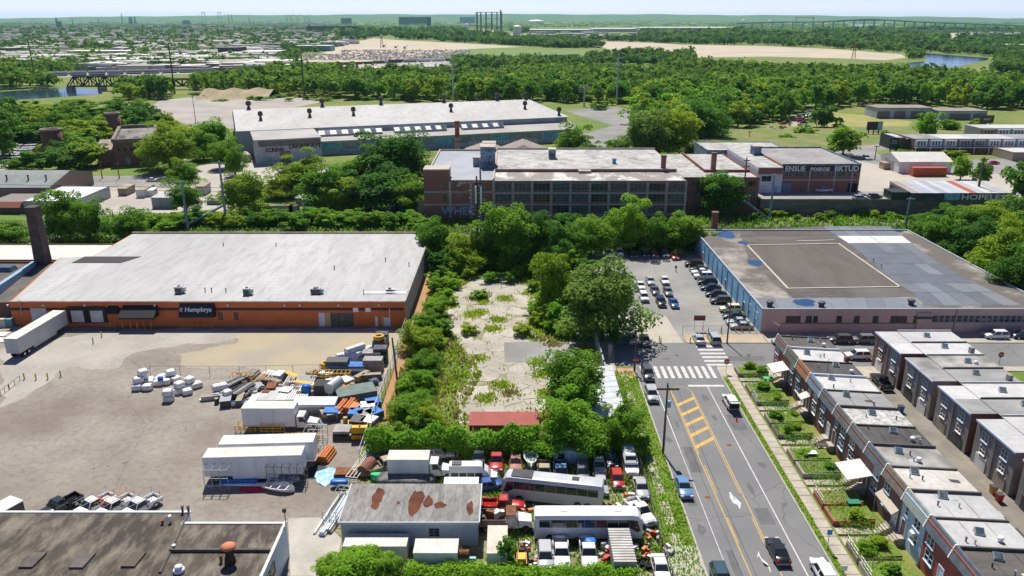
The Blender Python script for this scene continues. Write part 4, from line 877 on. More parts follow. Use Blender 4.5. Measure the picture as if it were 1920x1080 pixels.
mb = MB(); x = x0+(x1-x0)*.07; mb.box(x-1.7,x+1.7,EY-.05,EY-.003,TZ+.02,TZ+3); part('garage_door',mb, mat('teal_door',(.15,.25,.27),.7), T)
mb = MB(); x = x0+(x1-x0)*.92; mb.box(x-1.5,x+1.5,EY-.05,EY-.003,TZ+.02,TZ+3); part('garage_door',mb, black, T)
T = thing('painted_annex','narrow white and blue painted bay between factory annex and mural building','building',((x00+x0)/2,280, TZ))
mb = MB(); mb.box(x00,x0-.01,EY-1,300,TZ-.1,13.4); part('wall',mb, [white_box, fbrick], T)
mb = MB(); mb.box(x00+.1,x0-.05,EY-.7,299.8,13.403,13.5); part('roof',mb, roof_patchy, T)
mb = MB(); mb.box(x00+.1,x0-.1,EY-1.06,EY-1.003,11.2,13.3); part('band',mb, fbrick, T)
win(T, x00+3, EY-1,9.7, '-y',3.2,1.8, 'factory',grey_paint, glass); door(T, x0-2, EY-1, TZ+.02, '-y',1.4,2.3, graf)
roofbox('roof_hut',1412,1427,291,13.5,3.0,4, tag_wall, 'tagged hut on the pale roof beside the mural building')
T = shell('rear_hall','flat pale roofed hall behind the mural building','building',XAT(1320,303,TZ), XAT(1470,303,TZ),300.4,322,12.5, tag_wall, roof_patchy, TZ)
# long white derelict shed (stands at an angle)
AX, AY, AA = -126.8,368.0, R(20)
shed_white = mat('shed_roof_white',(.47,.465,.45),.8,(.41,.40,.38),.04,(.29,.275,.255),.25,.5, stretch=(1.5,.6,1))
shed_wall = mat('shed_wall_weathered',(.42,.47,.50),.9,(.27,.33,.37),.12,(.5,.52,.52),.6,.5, stretch=(1,1,.35))
shed_grey = mat('shed_low_roof_grey',(.36,.34,.32),.9,(.43,.41,.38),.06,(.25,.235,.22),.4,.4)
T = thing('factory_shed','very long derelict white roofed factory shed with weathered tagged walls','shed',(AX, AY, 0), AA)
mb = MB(); L_ = 166
mb.add([(0,0,-.3),(L_,0,-.3),(L_,56,-.3),(0,56,-.3),(0,0,10.7),(L_,0,10.7),(L_,56,14.6),(0,56,14.6),(0,90,9),(L_,90,9),(0,90,-.3),(L_,90,-.3)],
 [(0,1,5,4),(1,2,6,5),(3,0,4,7),(2,11,9,6),(10,3,7,8),(11,10,8,9)]); part('wall',mb, shed_wall, T, local=True)
for k in range(6):       # roof in separate bays
 a, b = L_*k/6, L_*(k+1)/6-.05
 if k == 5: b = L_
 e_ = -1.0
 mb = MB(); top = 56 if k < 5 else 46
 mb.hexa([(a-(k==0)*.6,e_,10.66),(b+(k==5)*.6,e_,10.66),(b,56,14.62),(a,56,14.62),(a-(k==0)*.6,e_,10.95),(b+(k==5)*.6,e_,10.95),(b,56,14.9),(a,56,14.9)]); part('roof_slope',mb, shed_white, T, local=True)
mb = MB(); mb.hexa([(0,56.01,14.5),(L_-14,56.01,14.5),(L_-14,90.5,8.9),(0,90.5,8.9),(0,56.01,14.9),(L_-14,56.01,14.9),(L_-14,90.5,9.3),(0,90.5,9.3)]); part('back_slope',mb, shed_white, T, local=True)
mb = MB(); mb.box(6,34,-31,-.01,-.3,10.4); fw = part('front_block',mb, mat('front_block_wall',(.46,.45,.44),.9,(.33,.38,.42),.15,(.55,.53,.5),.7,.5), T, local=True)
mb = MB(); mb.box(5.6,34.4,-31.4,-.01,10.403,10.7); part('front_block_roof',mb, shed_grey, T, local=True)
mb = MB(); mb.box(7.5,33.5,-31.2,-31.02,7.6,10.0); part('window_band',mb, mat('rusty_glazing',(.17,.15,.13),.6,(.1,.1,.1),.4,(.3,.25,.2),1,.5), fw, local=True)
mb = MB(); mb.box(16,20.5,-31.15,-31.01,0,5.5); part('roller_door',mb, mat('brown_door',(.24,.15,.12),.9), fw, local=True)
mb = MB(); mb.hexa([(34.01,-15,-.3),(167,-15,-.3),(167,-.01,-.3),(34.01,-.01,-.3),(34.01,-15,6.2),(167,-15,6.2),(167,-.01,8.2),(34.01,-.01,8.2)]); lt = part('lean_to',mb, shed_wall, T, local=True)
mb = MB(); mb.hexa([(34.42,-15.6,6.25),(167.4,-15.6,6.25),(167.4,-.02,8.22),(34.42,-.02,8.22),(34.42,-15.6,6.5),(167.4,-15.6,6.5),(167.4,-.02,8.5),(34.42,-.02,8.5)]); part('lean_to_roof',mb, shed_grey, T, local=True)
for k in range(14):
 a = 36+k*9.2; mb = MB(); mb.box(a,a+8.4,-15.12,-15.01,2.4,5.6); part('panel_bay',mb, mat('bay_grey',(.20,.24,.28),.8,(.3,.34,.37),.2) if k%3 else grafc, lt, local=True)
for a, b in ((24,66),(72,98),(106,128)):
 zz = 8.6; mb = MB(); mb.hexa([(a,-7.5,7.3),(b,-7.5,7.3),(b,-3.2,7.6),(a,-3.2,7.6),(a,-7.5,8.4),(b,-7.5,8.4),(b,-4.6,10.0),(a,-4.6,10.0)]) if a > 30 else mb.hexa([(36,-7.5,7.3),(b,-7.5,7.3),(b,-3.2,7.6),(36,-3.2,7.6),(36,-7.5,8.4),(b,-7.5,8.4),(b,-4.6,10.0),(36,-4.6,10.0)])
 a = max(a,36); sk = part('roof_lantern',mb, grey_paint, T, local=True)
 n = int((b-a)/2.6)
 for k in range(n):
  x0 = a+(b-a)*k/n+.15; x1 = a+(b-a)*(k+1)/n-.15; mb = MB(); mb.quad((x0,-7.42,8.5),(x1,-7.42,8.5),(x1,-4.75,9.98),(x0,-4.75,9.98)); part('pane',mb, glassb if k%2 else white_box, sk, local=True)
for i, (t, s, px_, dz) in enumerate((('SCREW',2.4,14,5.6),('LANESKAYE',2.6,27,6.3),('ESKO',3,12,1))):
 link('graffiti',text_mesh(t, s, black if i < 2 else grafc, .01,.05), fw, (px_, -31.24, dz if i else 5.3),(math.pi/2,0,0))
link('graffiti',text_mesh('XCTDS TAVESHUS OKEN',3.4, grafc, .01,.06,1.5), lt, (72,-15.2,.8),(math.pi/2,0,0))
link('graffiti',text_mesh('DEXAS LIOK RUSTER',3, grafw, .01,.04,1.3), lt, (125,-15.2,.6),(math.pi/2,0,0))
def cowl(u, n_, big=1.0):
 z = 10.9+3.95*n_/56 if n_ < 56 else 14.8
 x = AX+u*math.cos(AA)-n_*math.sin(AA); y = AY+u*math.sin(AA)+n_*math.cos(AA)
 q = thing('roof_cowl','dark cowl ventilator %s of the long white shed' % ('on the ridge' if n_ > 50 else 'on the slope'), 'vent',(x,y,z),0, 'cowls on the shed %s' % ('ridge' if n_ > 50 else 'slope'))
 mb = MB(); mb.lathe((0,0,0), [(1.3*big,-.3),(.9*big,1.2),(.7*big,2.2)], 8); part('duct',mb, dark_metal, q, local=True)
 mb = MB(); mb.lathe((0,0,2.0), [(1.5*big,.21),(1.7*big,.9),(1.6*big,1.7),(1.0*big,2.4)], 8); part('hood',mb, mat('dark_rust_metal',(.06,.045,.04),.8,(.1,.06,.05),1), q, local=True)
for u in (8,46,78,114,146,164): cowl(u, 56,.9)
for u, n_ in ((12,24),(36,27),(58,27),(110,27),(152,26),(163,4)): cowl(u, n_, .75)
x, y = G(466,304); mb = MB(); mb.bar((x,y,1.7),(x-4,y+9,1.7),1.7,12); solo('storage_tank',mb, mat('rusty_tank',(.32,.24,.2),.7,(.42,.38,.34),.4), 'rusty cylindrical tank lying at the shed corner','tank',(x,y,0))
# outbuildings behind the brick factory
T = shell('brick_outbuilding','low brick outbuilding with graffiti behind the factory roof','building',XAT(890,318), XAT(940,318),318,330,9.5, fbrick, dark_roof); lettering('GEC',1.6, graf, T, (XAT(934,318),317.9,7.2))
T = thing('gabled_hall','hall with brown hipped roofs behind the factory','building',(XAT(950,312),312,0))
a, b = XAT(868,306), XAT(1030,306)
mb = MB(); mb.box(a,b,304,330,-.3,9); part('wall',mb, fbrick, T)
brown_roof = mat('brown_weathered_roof',(.28,.235,.2),.9,(.22,.18,.155),.15,(.36,.31,.27),.7,.4)
for s, (u0, u1) in enumerate(((a,a+(b-a)*.5),(a+(b-a)*.4,b))):
 um = (u0+u1)/2; mb = MB(); mb.add([(u0-.3,303.5,9.01+s*.1),(u1+.3,303.5,9.01+s*.1),(u1+.3,330,9.01+s*.1),(u0-.3,330,9.01+s*.1),(um,309,12.6+s),(um,325,12.6+s)], [(0,1,4),(1,2,5,4),(2,3,5),(3,0,4,5)]); part('roof',mb, brown_roof, T)
# left middle ground
T = thing('ruined_power_house','roofless dark brick power house with collapsed roof and small windows','ruin',(XAT(218,337),337,0))
yf = 337; RUIN = T; RANG = R(22); xa_, xb_ = XAT(218, yf), XAT(290, yf)
mb = MB(); h = ZAT(268, yf); mb.box(xa_,xb_,yf,yf+46,-.3,h); part('wall',mb, brick_dark, T)
mb = MB(); mb.box(xa_-.4,xa_+1,yf-.4,yf+46.4,h+.003,h+1.6).box(xb_-1,xb_+.4,yf-.4,yf+46.4,h+.003,h+1.6).box(xa_+1,xb_-1,yf-.4,yf+.8,h+.003,h+1.4).box(xa_+1,xb_-1,yf+45,yf+46.4,h+.003,h+2); part('parapet',mb, mat('worn_parapet',(.26,.21,.17),.9,(.17,.13,.1),.3), T)
mb = MB(); mb.box(xa_+1.1,xb_-1.1,yf+.9,yf+44.9,h+.004,h+.5); rf = part('roof',mb, mat('ruin_roof',(.26,.24,.215),.95,(.15,.14,.12),.12), T)
rr = random.Random(9)
for k in range(12):
 x = rr.uniform(xa_+2,xb_-3); y = yf+2+rr.uniform(0,38) if k > 5 else yf+2+rr.uniform(0,12); mb = MB(); mb.sheet(blob_poly(x,y,rr.uniform(.8,2.2),rr.uniform(1,4),k,9), h+.51+.004*k); part('black_hole_sheet',mb, black, rf)  # flat black sheets paint the dark of holes; roof beneath is whole
for k in range(6): win(T, xa_+2+k*(xb_-xa_-4)/5, yf, h-3.0, '-y',1.2,1.3, 'sash',brick_dark, black)
for px in (240,267): win(T, XAT(px,yf), yf, ZAT(302,yf), '-y',1.7,2.4, 'pair',blue_frame, glassb)
mb = MB(); a2 = XAT(188,yf); a2_r = a2; mb.box(a2,xa_-.01,yf+2,yf+30,-.3,ZAT(282,yf+2)); w2 = part('side_wing',mb, brick_dark, T)
zq = ZAT(282,yf+2); mb = MB(); mb.hexa([(a2-.5,yf+1.4,zq+.004),(xa_-.02,yf+1.4,zq+.004),(xa_-.02,yf+30.5,zq+.004),(a2-.5,yf+30.5,zq+.004),(a2-.5,yf+1.4,zq+.5),(xa_-.02,yf+1.4,zq+.5),(xa_-.02,yf+30.5,zq+1.2),(a2-.5,yf+30.5,zq+1.2)]); part('wing_roof',mb, brown_roof, w2)
RUIN.rotation_euler[2] = RANG
def stack(px, py, top, r, label, m, wall=True, name='brick_tank'):
 x, y = G(px, py); h = ZAT(top, y); q = thing(name, label, 'tank',(x,y,0))
 mb = MB(); mb.lathe((0,0,0), [(r,-.2),(r,h-.8),(r-.5,h-.8),(r-.5,h-2.5)], 20); part('wall',mb, m, q, True, True)
 mb = MB(); mb.lathe((0,0,h-.8), [(r+.25,.002),(r+.25,.8),(r-.3,.8),(r-.3,.004)], 20); part('rim',mb, mat('rim_pale',(.27,.2,.16),.9), q, True, True)
stack(104,292,241,4.4, 'squat round brown brick tank among the trees',mat('tank_brick',(.18,.09,.065),.9,(.13,.07,.05),.3))
stack(218,262,211,3.6, 'stump of a round dark brick chimney behind the ruined power house',brick_dark, name='brick_chimney_stump')
x, y = G(82,292); q = thing('kiln_shed','low shed with rounded terracotta roof beside the round tank','shed',(x,y,0)); mb = MB(); mb.box(-5,5,0,6,-.2,2.4); part('wall',mb, brick, q, local=True); mb = MB(); mb.loft([[(-5+10*k/8, yy, 2.41+2.2*math.sin(math.pi*k/8)) for k in range(9)] for yy in (-.3,6.3)]); part('roof',mb, mat('terracotta',(.42,.15,.08),.9), q, local=True)
# green gabled and white roofed workshops at the left
yy = G(60,378)[1]
T = thing('gabled_workshop','workshop with grey green gabled roof at the street','building',(XAT(20,yy), yy+8,0))
a2, b2 = XAT(-40,yy), XAT(112,yy)-3; ze = ZAT(352,yy)
mb = MB(); mb.add([(a2,yy,-.3),(b2,yy,-.3),(b2,yy+30,-.3),(a2,yy+30,-.3),(a2,yy,ze),(b2,yy,ze),(b2,yy+30,ze),(a2,yy+30,ze),(b2,yy+15,ze+3.2),(a2,yy+15,ze+3.2)], [(0,1,5,4),(1,2,6,8,5),(2,3,7,6),(3,0,4,9,7)]); part('wall',mb, mat('brown_wall',(.24,.18,.14),.9), T)
gable(T, a2, b2, yy, yy+30, ze+.1, ze+3.35, mat('grey_green_roof',(.19,.215,.20),.85,(.25,.27,.25),.2))
for t in (.3,.6,.85): mb = MB(); x = a2+(b2-a2)*t; mb.lathe((x,yy+6,ze+1.3),[(.25,-.2),(.25,1.6),(.4,1.7),(.4,2)],8); part('roof_vent',mb, dark_metal, T)
yy = G(60,402)[1]
T = shell('white_roof_workshop','flat white roofed workshop in front of the gabled one','building',XAT(40,yy), XAT(136,yy), yy+2, yy+26, ZAT(378,yy+2), mat('pale_grey_wall',(.42,.43,.43),.8), mat('bright_white_roof',(.75,.76,.77),.6), par=.25)
T = shell('low_lean_to','low shed with rust red roof edge beside the tall chimney','building',XAT(-30,yy), XAT(39,yy), yy+2.2, yy+16, ZAT(380,yy+2), mat('dark_plank_wall',(.16,.13,.115),.9), mat('brown_felt',(.22,.19,.165),.9), par=0)
mb = MB(); a2, b2 = XAT(-30,yy), XAT(38,yy); z = ZAT(384,yy+2); mb.hexa([(a2,yy+.4,z-.7),(b2,yy+.4,z-.7),(b2,yy+2.19,z-.7),(a2,yy+2.19,z-.7),(a2,yy+.4,z-.6),(b2,yy+.4,z-.6),(b2,yy+2.19,z+1),(a2,yy+2.19,z+1)]); part('awning',mb, mat('rust_red_roof',(.35,.13,.09),.8), T)
def box_shed(px0, px1, py, top, dep, wm, rm, label, name='shed',rise=.3, z0=0.0, cat='shed'):
 Y = G(px0, py, z0)[1]; x0, x1 = XAT(px0,Y,z0), XAT(px1,Y,z0); h = ZAT(top,Y)
 q = thing(name, label, cat, ((x0+x1)/2, Y+dep/2, z0))
 mb = MB(); mb.box(x0,x1,Y,Y+dep,z0-.02,h); part('wall',mb, wm, q)
 mb = MB(); mb.hexa([(x0-.15,Y-.15,h+.003),(x1+.15,Y-.15,h+.003),(x1+.15,Y+dep+.15,h+.003),(x0-.15,Y+dep+.15,h+.003),(x0-.15,Y-.15,h+.12),(x1+.15,Y-.15,h+.12),(x1+.15,Y+dep+.15,h+.12+rise),(x0-.15,Y+dep+.15,h+.12+rise)]); part('roof',mb, rm, q)
 return q, x0, x1, Y, h
tan = mat('tan_board',(.34,.27,.2),.9); tin = mat('pale_tin_roof',(.45,.45,.44),.6,(.36,.36,.35),.5)
box_shed(222,238,367,354,7, tan, mat('tan_felt',(.36,.31,.23),.9), 'small tan hut in the fenced yard')
box_shed(256,271,371,357,9, white_box, tan, 'white graffiti marked hut in the fenced yard')
box_shed(275,287,369,358,4, white_box, white_paint, 'low white hut next to the tin roofed shed')
box_shed(286,327,391,371,10, mat('shed_blue_grey',(.20,.24,.28),.8,(.3,.33,.36),.4), tin, 'tin roofed grey shed at the corner of the fenced yard')
box_shed(368,385,366,350,6, tin, tan, 'tan roofed container hut by the pale street')
box_shed(388,418,384,377,4, mat('teal_skip',(.16,.28,.3),.7), mat('dark_fill',(.12,.12,.11),.9), 'teal open skip beside the pale street','skip',0, cat='skip')
box_shed(783,800,400,375,7, mat('cream_box',(.5,.5,.42),.7), white_paint, 'cream box trailer standing against the factory end wall','box_trailer',cat='trailer')
box_shed(768,784,396,388,5, white_box, tin, 'low white lean-to beside the cream trailer')
box_shed(505,516,350,338,6, brick, white_paint, 'small brick shed with white roof under the trees')
box_shed(555,575,385,372,5, mat('grey_dark_box',(.2,.2,.2),.8), tin, 'grey yard shed beside the scrap lorry')
# right middle ground, on the terrace
# shipping containers mural
Y = G(1700,376, TZ)[1]; x0, x1 = XAT(1706,Y,TZ), XAT(1898,Y,TZ); h = ZAT(362,Y)
T = thing('mural_shed','long low metal shed with dark mural and white letters above the wall','shed',((x0+x1)/2, Y, TZ))
mb = MB(); mb.box(x0,x1,Y,Y+15,TZ-.05,h); part('wall',mb, mat('mural_wall',(.05,.06,.075),.8,(.09,.2,.26),.12,(.03,.03,.035),.5,.6), T)
cols = [(.34,.28,.25),(.42,.4,.38),(.38,.43,.5),(.5,.51,.52),(.33,.35,.4),(.5,.5,.5),(.42,.45,.5),(.5,.52,.55),(.42,.1,.06),(.45,.45,.46),(.55,.55,.54),(.5,.5,.49),(.4,.4,.38),(.45,.44,.42)]
for k, c in enumerate(cols):
 a, b = x0+(x1-x0)*k/len(cols), x0+(x1-x0)*(k+1)/len(cols)-.08
 mb = MB(); mb.hexa([(a,Y-.3,h+.003),(b,Y-.3,h+.003),(b,Y+15.3,h+.003),(a,Y+15.3,h+.003),(a,Y-.3,h+.1),(b,Y-.3,h+.1),(b,Y+15.3,h+.9),(a,Y+15.3,h+.9)]); part('roof_sheet',mb, mat('tin_%d'%k, c, .6, tuple(q*.85 for q in c),.3), T)
lettering('HOPELESS',h-TZ, grafw, T, (x0+(x1-x0)*.735, Y-.03, TZ+.3), bold=.04, sx=1.45)
mb = MB(); mb.box(x0+(x1-x0)*.33,x0+(x1-x0)*.48,Y-.02,Y-.004,TZ+.1,h-.1); part('mural_panel',mb, grafc, T)
q, a, b, Yc, hc = box_shed(1671,1703,375,361,6, mat('dark_green_skip',(.03,.06,.045),.7), black, 'dark green open topped skip beside the mural shed','skip',0, TZ, 'skip')
# white gabled garage, red container
Y = G(1690,325, TZ)[1]; x0, x1 = XAT(1684,Y,TZ), XAT(1782,Y,TZ); ze = ZAT(304,Y)
T = thing('gabled_garage','white gabled metal garage with grey roller door','garage',((x0+x1)/2, Y+8, TZ))
mb = MB(); mb.add([(x0,Y,TZ-.05),(x1,Y,TZ-.05),(x1,Y+16,TZ-.05),(x0,Y+16,TZ-.05),(x0,Y,ze),(x1,Y,ze),(x1,Y+16,ze),(x0,Y+16,ze),(x0,Y+8,ze+2.4),(x1,Y+8,ze+2.4)], [(0,1,5,4),(1,2,6,9,5),(2,3,7,6),(3,0,4,8,7)]); part('wall',mb, white_box, T)
gable(T, x0, x1, Y, Y+16, ze+.15, ze+2.6, mat('off_white_metal_roof',(.62,.6,.55),.6,(.55,.53,.48),.3)); mb = MB(); mb.box(x0-.06,x0-.004,Y+4,Y+12,TZ,ze-.4); part('roller_door',mb, grey_paint, T)
Y = G(1740,331, TZ)[1]; x0, x1 = XAT(1711,Y,TZ), XAT(1774,Y,TZ); T = thing('shipping_container','long red shipping container beside the white garage','container',((x0+x1)/2, Y+1.3, TZ))
mb = MB(); mb.box(x0,x1,Y,Y+2.6,TZ+.1,TZ+3.2); part('body',mb, mat('container_red',(.48,.10,.05),.7,(.4,.09,.05),.4), T)
for k in range(18): mb = MB(); x = x0+.4+k*(x1-x0-.8)/17; mb.box(x-.12,x+.12,Y-.06,Y-.004,TZ+.25,TZ+3.0); part('corrugation',mb, MATS['container_red'], T)
box_shed(1656,1680,318,306,4, mat('tan_dumpster',(.42,.33,.22),.8), tan, 'tan roll off box beside the white garage','roll_off_box',0, TZ, 'skip')
# billboards
def billboard(px0, px1, py0, py1, base, label, c, z0=TZ, txt=None, c2=None):
 Y = G(px0, base, z0)[1]; x0, x1 = XAT(px0,Y,z0), XAT(px1,Y,z0); za, zb = ZAT(py1,Y), ZAT(py0,Y)
 q = thing('billboard',label, 'billboard',((x0+x1)/2, Y, z0))
 mb = MB(); mb.box(x0,x1,Y,Y+.5,za,zb); pn = part('panel',mb, mat('board_'+label.split()[0], c, .6, tuple(k*.7 for k in c),.15), q)
 mb = MB(); mb.box(x0-.2,x1+.2,Y-.05,Y+.55,zb+.003,zb+.25).box(x0-.2,x1+.2,Y-.05,Y+.55,za-.25,za-.003).box(x0-.2,x0-.003,Y-.05,Y+.55,za,zb).box(x1+.003,x1+.2,Y-.05,Y+.55,za,zb); part('frame',mb, dark_metal, q)
 if c2: mb = MB(); mb.box(x0+(x1-x0)*.7,x1-.05,Y-.03,Y-.004,za+.05,zb-.05); part('poster',mb, mat('poster_'+label.split()[0], c2,.6), q)
 for t in (.15,.5,.85): mb = MB(); x = x0+(x1-x0)*t; mb.box(x-.25,x+.25,Y+.52,Y+.95,z0-.1,zb-.6); part('post',mb, dark_metal, q)
 for i, (t, s) in enumerate(txt or []): lettering(t, s, grafw, q, ((x0+x1)/2-(1.4 if c2 else 0), Y-.06, zb-(i+1)*s*1.5))
billboard(1624,1651,229,243,256, 'maroon and pale blue billboard on posts above the meadow',(.08,.05,.06),3, None, (.3,.45,.55))
billboard(1666,1694,259,277,284, 'dark green billboard on posts on the grass island',(.045,.075,.07), TZ, [('Now Hiring',1.0),('Get Paid Today',.8)])
billboard(1835,1859,217,230,244, 'brown framed billboard behind the far row houses',(.12,.06,.055),2, [('RENT',1.6)])
# far porch-front row houses
def far_row(px0, px1, base, n, roofpy, label, dep=14, seed=1):
 Y = G(px0, base, TZ)[1]; xa, xb = XAT(px0,Y,TZ), XAT(px1,Y,TZ); rr = random.Random(seed)
 z1 = ZAT(roofpy, Y); w_ = (xb-xa)/n
 for k in range(n):
  a, b = xa+w_*k, xa+w_*(k+1)-.02
  q = thing('far_row_house',label, 'house',((a+b)/2, Y, TZ),0, label.split(' in ')[-1])
  wm = [fbrick, brick_dark, brick_gray, fbrick][rr.randrange(4)]
  mb = MB(); mb.box(a,b,Y+2,Y+dep,TZ-.05,z1); part('wall',mb, wm, q)
  mb = MB(); mb.box(a-.02,b+.02,Y+1.9,Y+dep,z1+.003,z1+.15); part('roof',mb, roofm[rr.choice(('white','light','grey','weathered','white'))], q)
  mb = MB(); mb.hexa([(a+.6,Y+1.2,z1-3.0),(b-.6,Y+1.2,z1-3.0),(b-.3,Y+1.99,z1-3.0),(a+.3,Y+1.99,z1-3.0),(a+.6,Y+1.2,z1-.4),(b-.6,Y+1.2,z1-.4),(b-.3,Y+1.99,z1-.2),(a+.3,Y+1.99,z1-.2)]); by = part('bay',mb, [white_box, blue_frame, grey_paint, tan][rr.randrange(4)], q)
  for t in (.25,.5,.75): mb = MB(); xx = a+.6+(b-a-1.2)*t; mb.box(xx-.3,xx+.3,Y+1.15,Y+1.197,z1-2.6,z1-.9); part('window',mb, glass, by)
  mb = MB(); mb.box(a+.05,b-.05,Y-.4,Y+1.18,z1-3.45,z1-3.25); part('porch_roof',mb, white_box, q)
  mb = MB(); mb.box(a+.3,a+1.3,Y+1.93,Y+1.996,TZ,TZ+2.2); part('door',mb, dark_metal, q); mb = MB(); mb.box(a+2,b-.5,Y+1.93,Y+1.996,TZ+.8,TZ+2.2); part('window',mb, glass, q)
  mb = MB(); mb.box(a+.1,a+.3,Y-.35,Y-.15,TZ-.05,z1-3.46); part('porch_post',mb, white_paint, q)
far_row(1714,1960,289,9,262, 'two storey brick house with porch in the far row behind the street',16,4)
far_row(1840,2010,262,6,242, 'two storey brick house with porch in the rearmost row',16,7)
Y = G(1670,287, TZ)[1]; T = shell('dark_corner_building','dark sided corner building at the end of the far row','building',XAT(1690,Y,TZ), XAT(1713,Y,TZ), Y+2, Y+22, ZAT(262,Y+2), mat('dark_cladding',(.05,.05,.052),.8), roofm['light'], TZ)
T = shell('white_house','pale block with white roof by the dark trees','house',XAT(1890,G(0,300,TZ)[1],TZ), XAT(1990,G(0,300,TZ)[1],TZ), G(0,302,TZ)[1], G(0,302,TZ)[1]+14, ZAT(287,G(0,302,TZ)[1]), tan, roofm['white'], TZ)
# white garages at the wood edge
Y = G(1700,222)[1]; x0, x1 = XAT(1643,Y), XAT(1745,Y)
T = thing('white_garage_block','long white tagged garage block at the edge of the wood','garage',((x0+x1)/2, Y+8,0))
h = ZAT(203,Y); mb = MB(); mb.box(x0,x1,Y,Y+18,-.2,h); part('wall',mb, shed_wall, T); mb = MB(); mb.box(x0-.3,x1+.3,Y-.3,Y+18,h+.003,h+.4); part('roof',mb, brown_roof, T)
for t, w_ in ((.12,8),(.42,7),(.75,9)): mb = MB(); x = x0+(x1-x0)*t; mb.box(x-w_/2,x+w_/2,Y-.1,Y-.005,0,h*.7); part('garage_door',mb, mat('garage_brown',(.2,.16,.15),.8), T)
x0, x1 = XAT(1747,Y), XAT(1835,Y); Y2 = G(1790,225)[1]
T = thing('white_garage_block','lower white tagged garage block beside the long one','garage',((x0+x1)/2, Y2+8,0))
h = ZAT(209,Y2); mb = MB(); mb.box(x0,x1,Y2,Y2+18,-.2,h); part('wall',mb, shed_wall, T); mb = MB(); mb.box(x0-.3,x1+.3,Y2-.3,Y2+18,h+.003,h+.4); part('roof',mb, brown_roof, T)
for t, w_ in ((.3,5),(.52,8),(.85,8)): mb = MB(); x = x0+(x1-x0)*t; mb.box(x-w_/2,x+w_/2,Y2-.1,Y2-.005,0,h*.75); part('garage_door',mb, MATS['garage_brown'], T)
# rails, sidings, pylons
railm = mat('rail_steel',(.2,.16,.14),.5, metal=.5); sleep = mat('sleeper_wood',(.09,.075,.06),.9)
for k, y in enumerate((219.5,225.5,231.5)):
 q = thing('railway_track','weedy railway track, %s of three behind the warehouses' % ('nearest the warehouses','middle','farthest from the warehouses')[k] if 0 else ('weedy railway track closest to the warehouses','weedy railway track in the middle of three','weedy railway track along the factory side')[k], 'track',(0,y,0))
 for s in (-.75,.75): mb = MB(); mb.box(-300,300,y+s-.04,y+s+.04,.14,.3); part('rail',mb, railm, q)
 sm = MB(); 
 for x in np.arange(-300,300,.9): sm.box(x-.12,x+.12,y-1.3,y+1.3,.02,.138)
 tag(part('sleepers',sm, sleep, q), kind='stuff')
def pole(px, base, top, label, r=.28, arms=(), m=None, z0=0.0, name='utility_pole',arm_w=2.4, extra=None, lean=0, group=None):
 x, y = G(px, base, z0); h = ZAT(top, y)-z0
 q = thing(name, label, 'pole',(x,y,z0),0, group)
 mb = MB(); mb.bar((0,0,-.3),(lean,0,h),r,8,r*.6); part('mast',mb, m or wood, q, local=True)
 for f in arms: mb = MB(); mb.box(-arm_w/2+lean*f,arm_w/2+lean*f,-.2-r,-r-.0,h*f-.14,h*f+.14); part('crossarm',mb, m or wood, q, local=True)
 for e in extra or []: part(e[0], e[1], e[2], q, local=True)
 return q, h
blue_steel = mat('blue_grey_steel',(.16,.25,.28),.6,(.22,.3,.32),.5)
pole(1243,851,718, 'tall dark utility pole with transformer at the street kerb',.2,(.93,), arm_w=3.2, extra=[('transformer',MB().lathe((.35,0,7.6),[(.3,0),(.32,.1),(.32,.85),(.2,1)],10), mat('transformer_blue',(.25,.4,.5),.5))])
pole(1189,697,655-20, 'leaning utility pole beside the gate wall',.17,(.9,), arm_w=2)
pole(1363,644,556, 'street pole at the parking lot corner',.16)
pole(1453+5,641,612, 'short street lamp post behind the corner house',.1, m=dark_metal, name='street_lamp',extra=[('lamp_arm',MB().bar((0,0,3.4),(-1.2,0,4.2),.05), white_paint)])
pole(1783,637,580, 'street pole in front of the long dark window strip',.15)
for px, base, top, l in ((353,433,338,'blue steel catenary mast with a diagonal boom by the railway'),(425,422,302,'taller blue steel catenary mast above the pale warehouse')):
 q, h = pole(px, base, top, l, .45,(.97,), blue_steel, arm_w=4.5)
x0, y0 = G(354,430); x1, y1 = G(424,415); mb = MB(); mb.bar((x0,y0,1.6),(x1,y1,ZAT(384,y1)),.4,8); solo('diagonal_boom',mb, blue_steel, 'slanting blue steel boom between the two catenary masts','boom',(x0,y0,1.2))
q, h = pole(1443,412,326, 'blue steel catenary mast with diagonal struts at the retaining wall',.4,(.97,), blue_steel, arm_w=4)
x0, y0 = G(1440,412); x1, y1 = G(1393,384); mb = MB(); mb.bar((x0,y0,.3),(XAT(1392,y0),y0,ZAT(376,y0)),.35,8); solo('diagonal_boom',mb, blue_steel, 'slanting pale steel boom leaning by the retaining wall','boom',(x0,y0,.3))
pole(1390,405,295, 'dark lattice pole beside the lower annex',.3,(.95,.85), arm_w=2)
pole(1697,430,370, 'blue steel post at the corner of the patched roof',.4,(.96,), blue_steel)
pole(1838-6,366,295, 'stout dark wooden pole standing before the mural shed',.45,(.95,), z0=TZ)
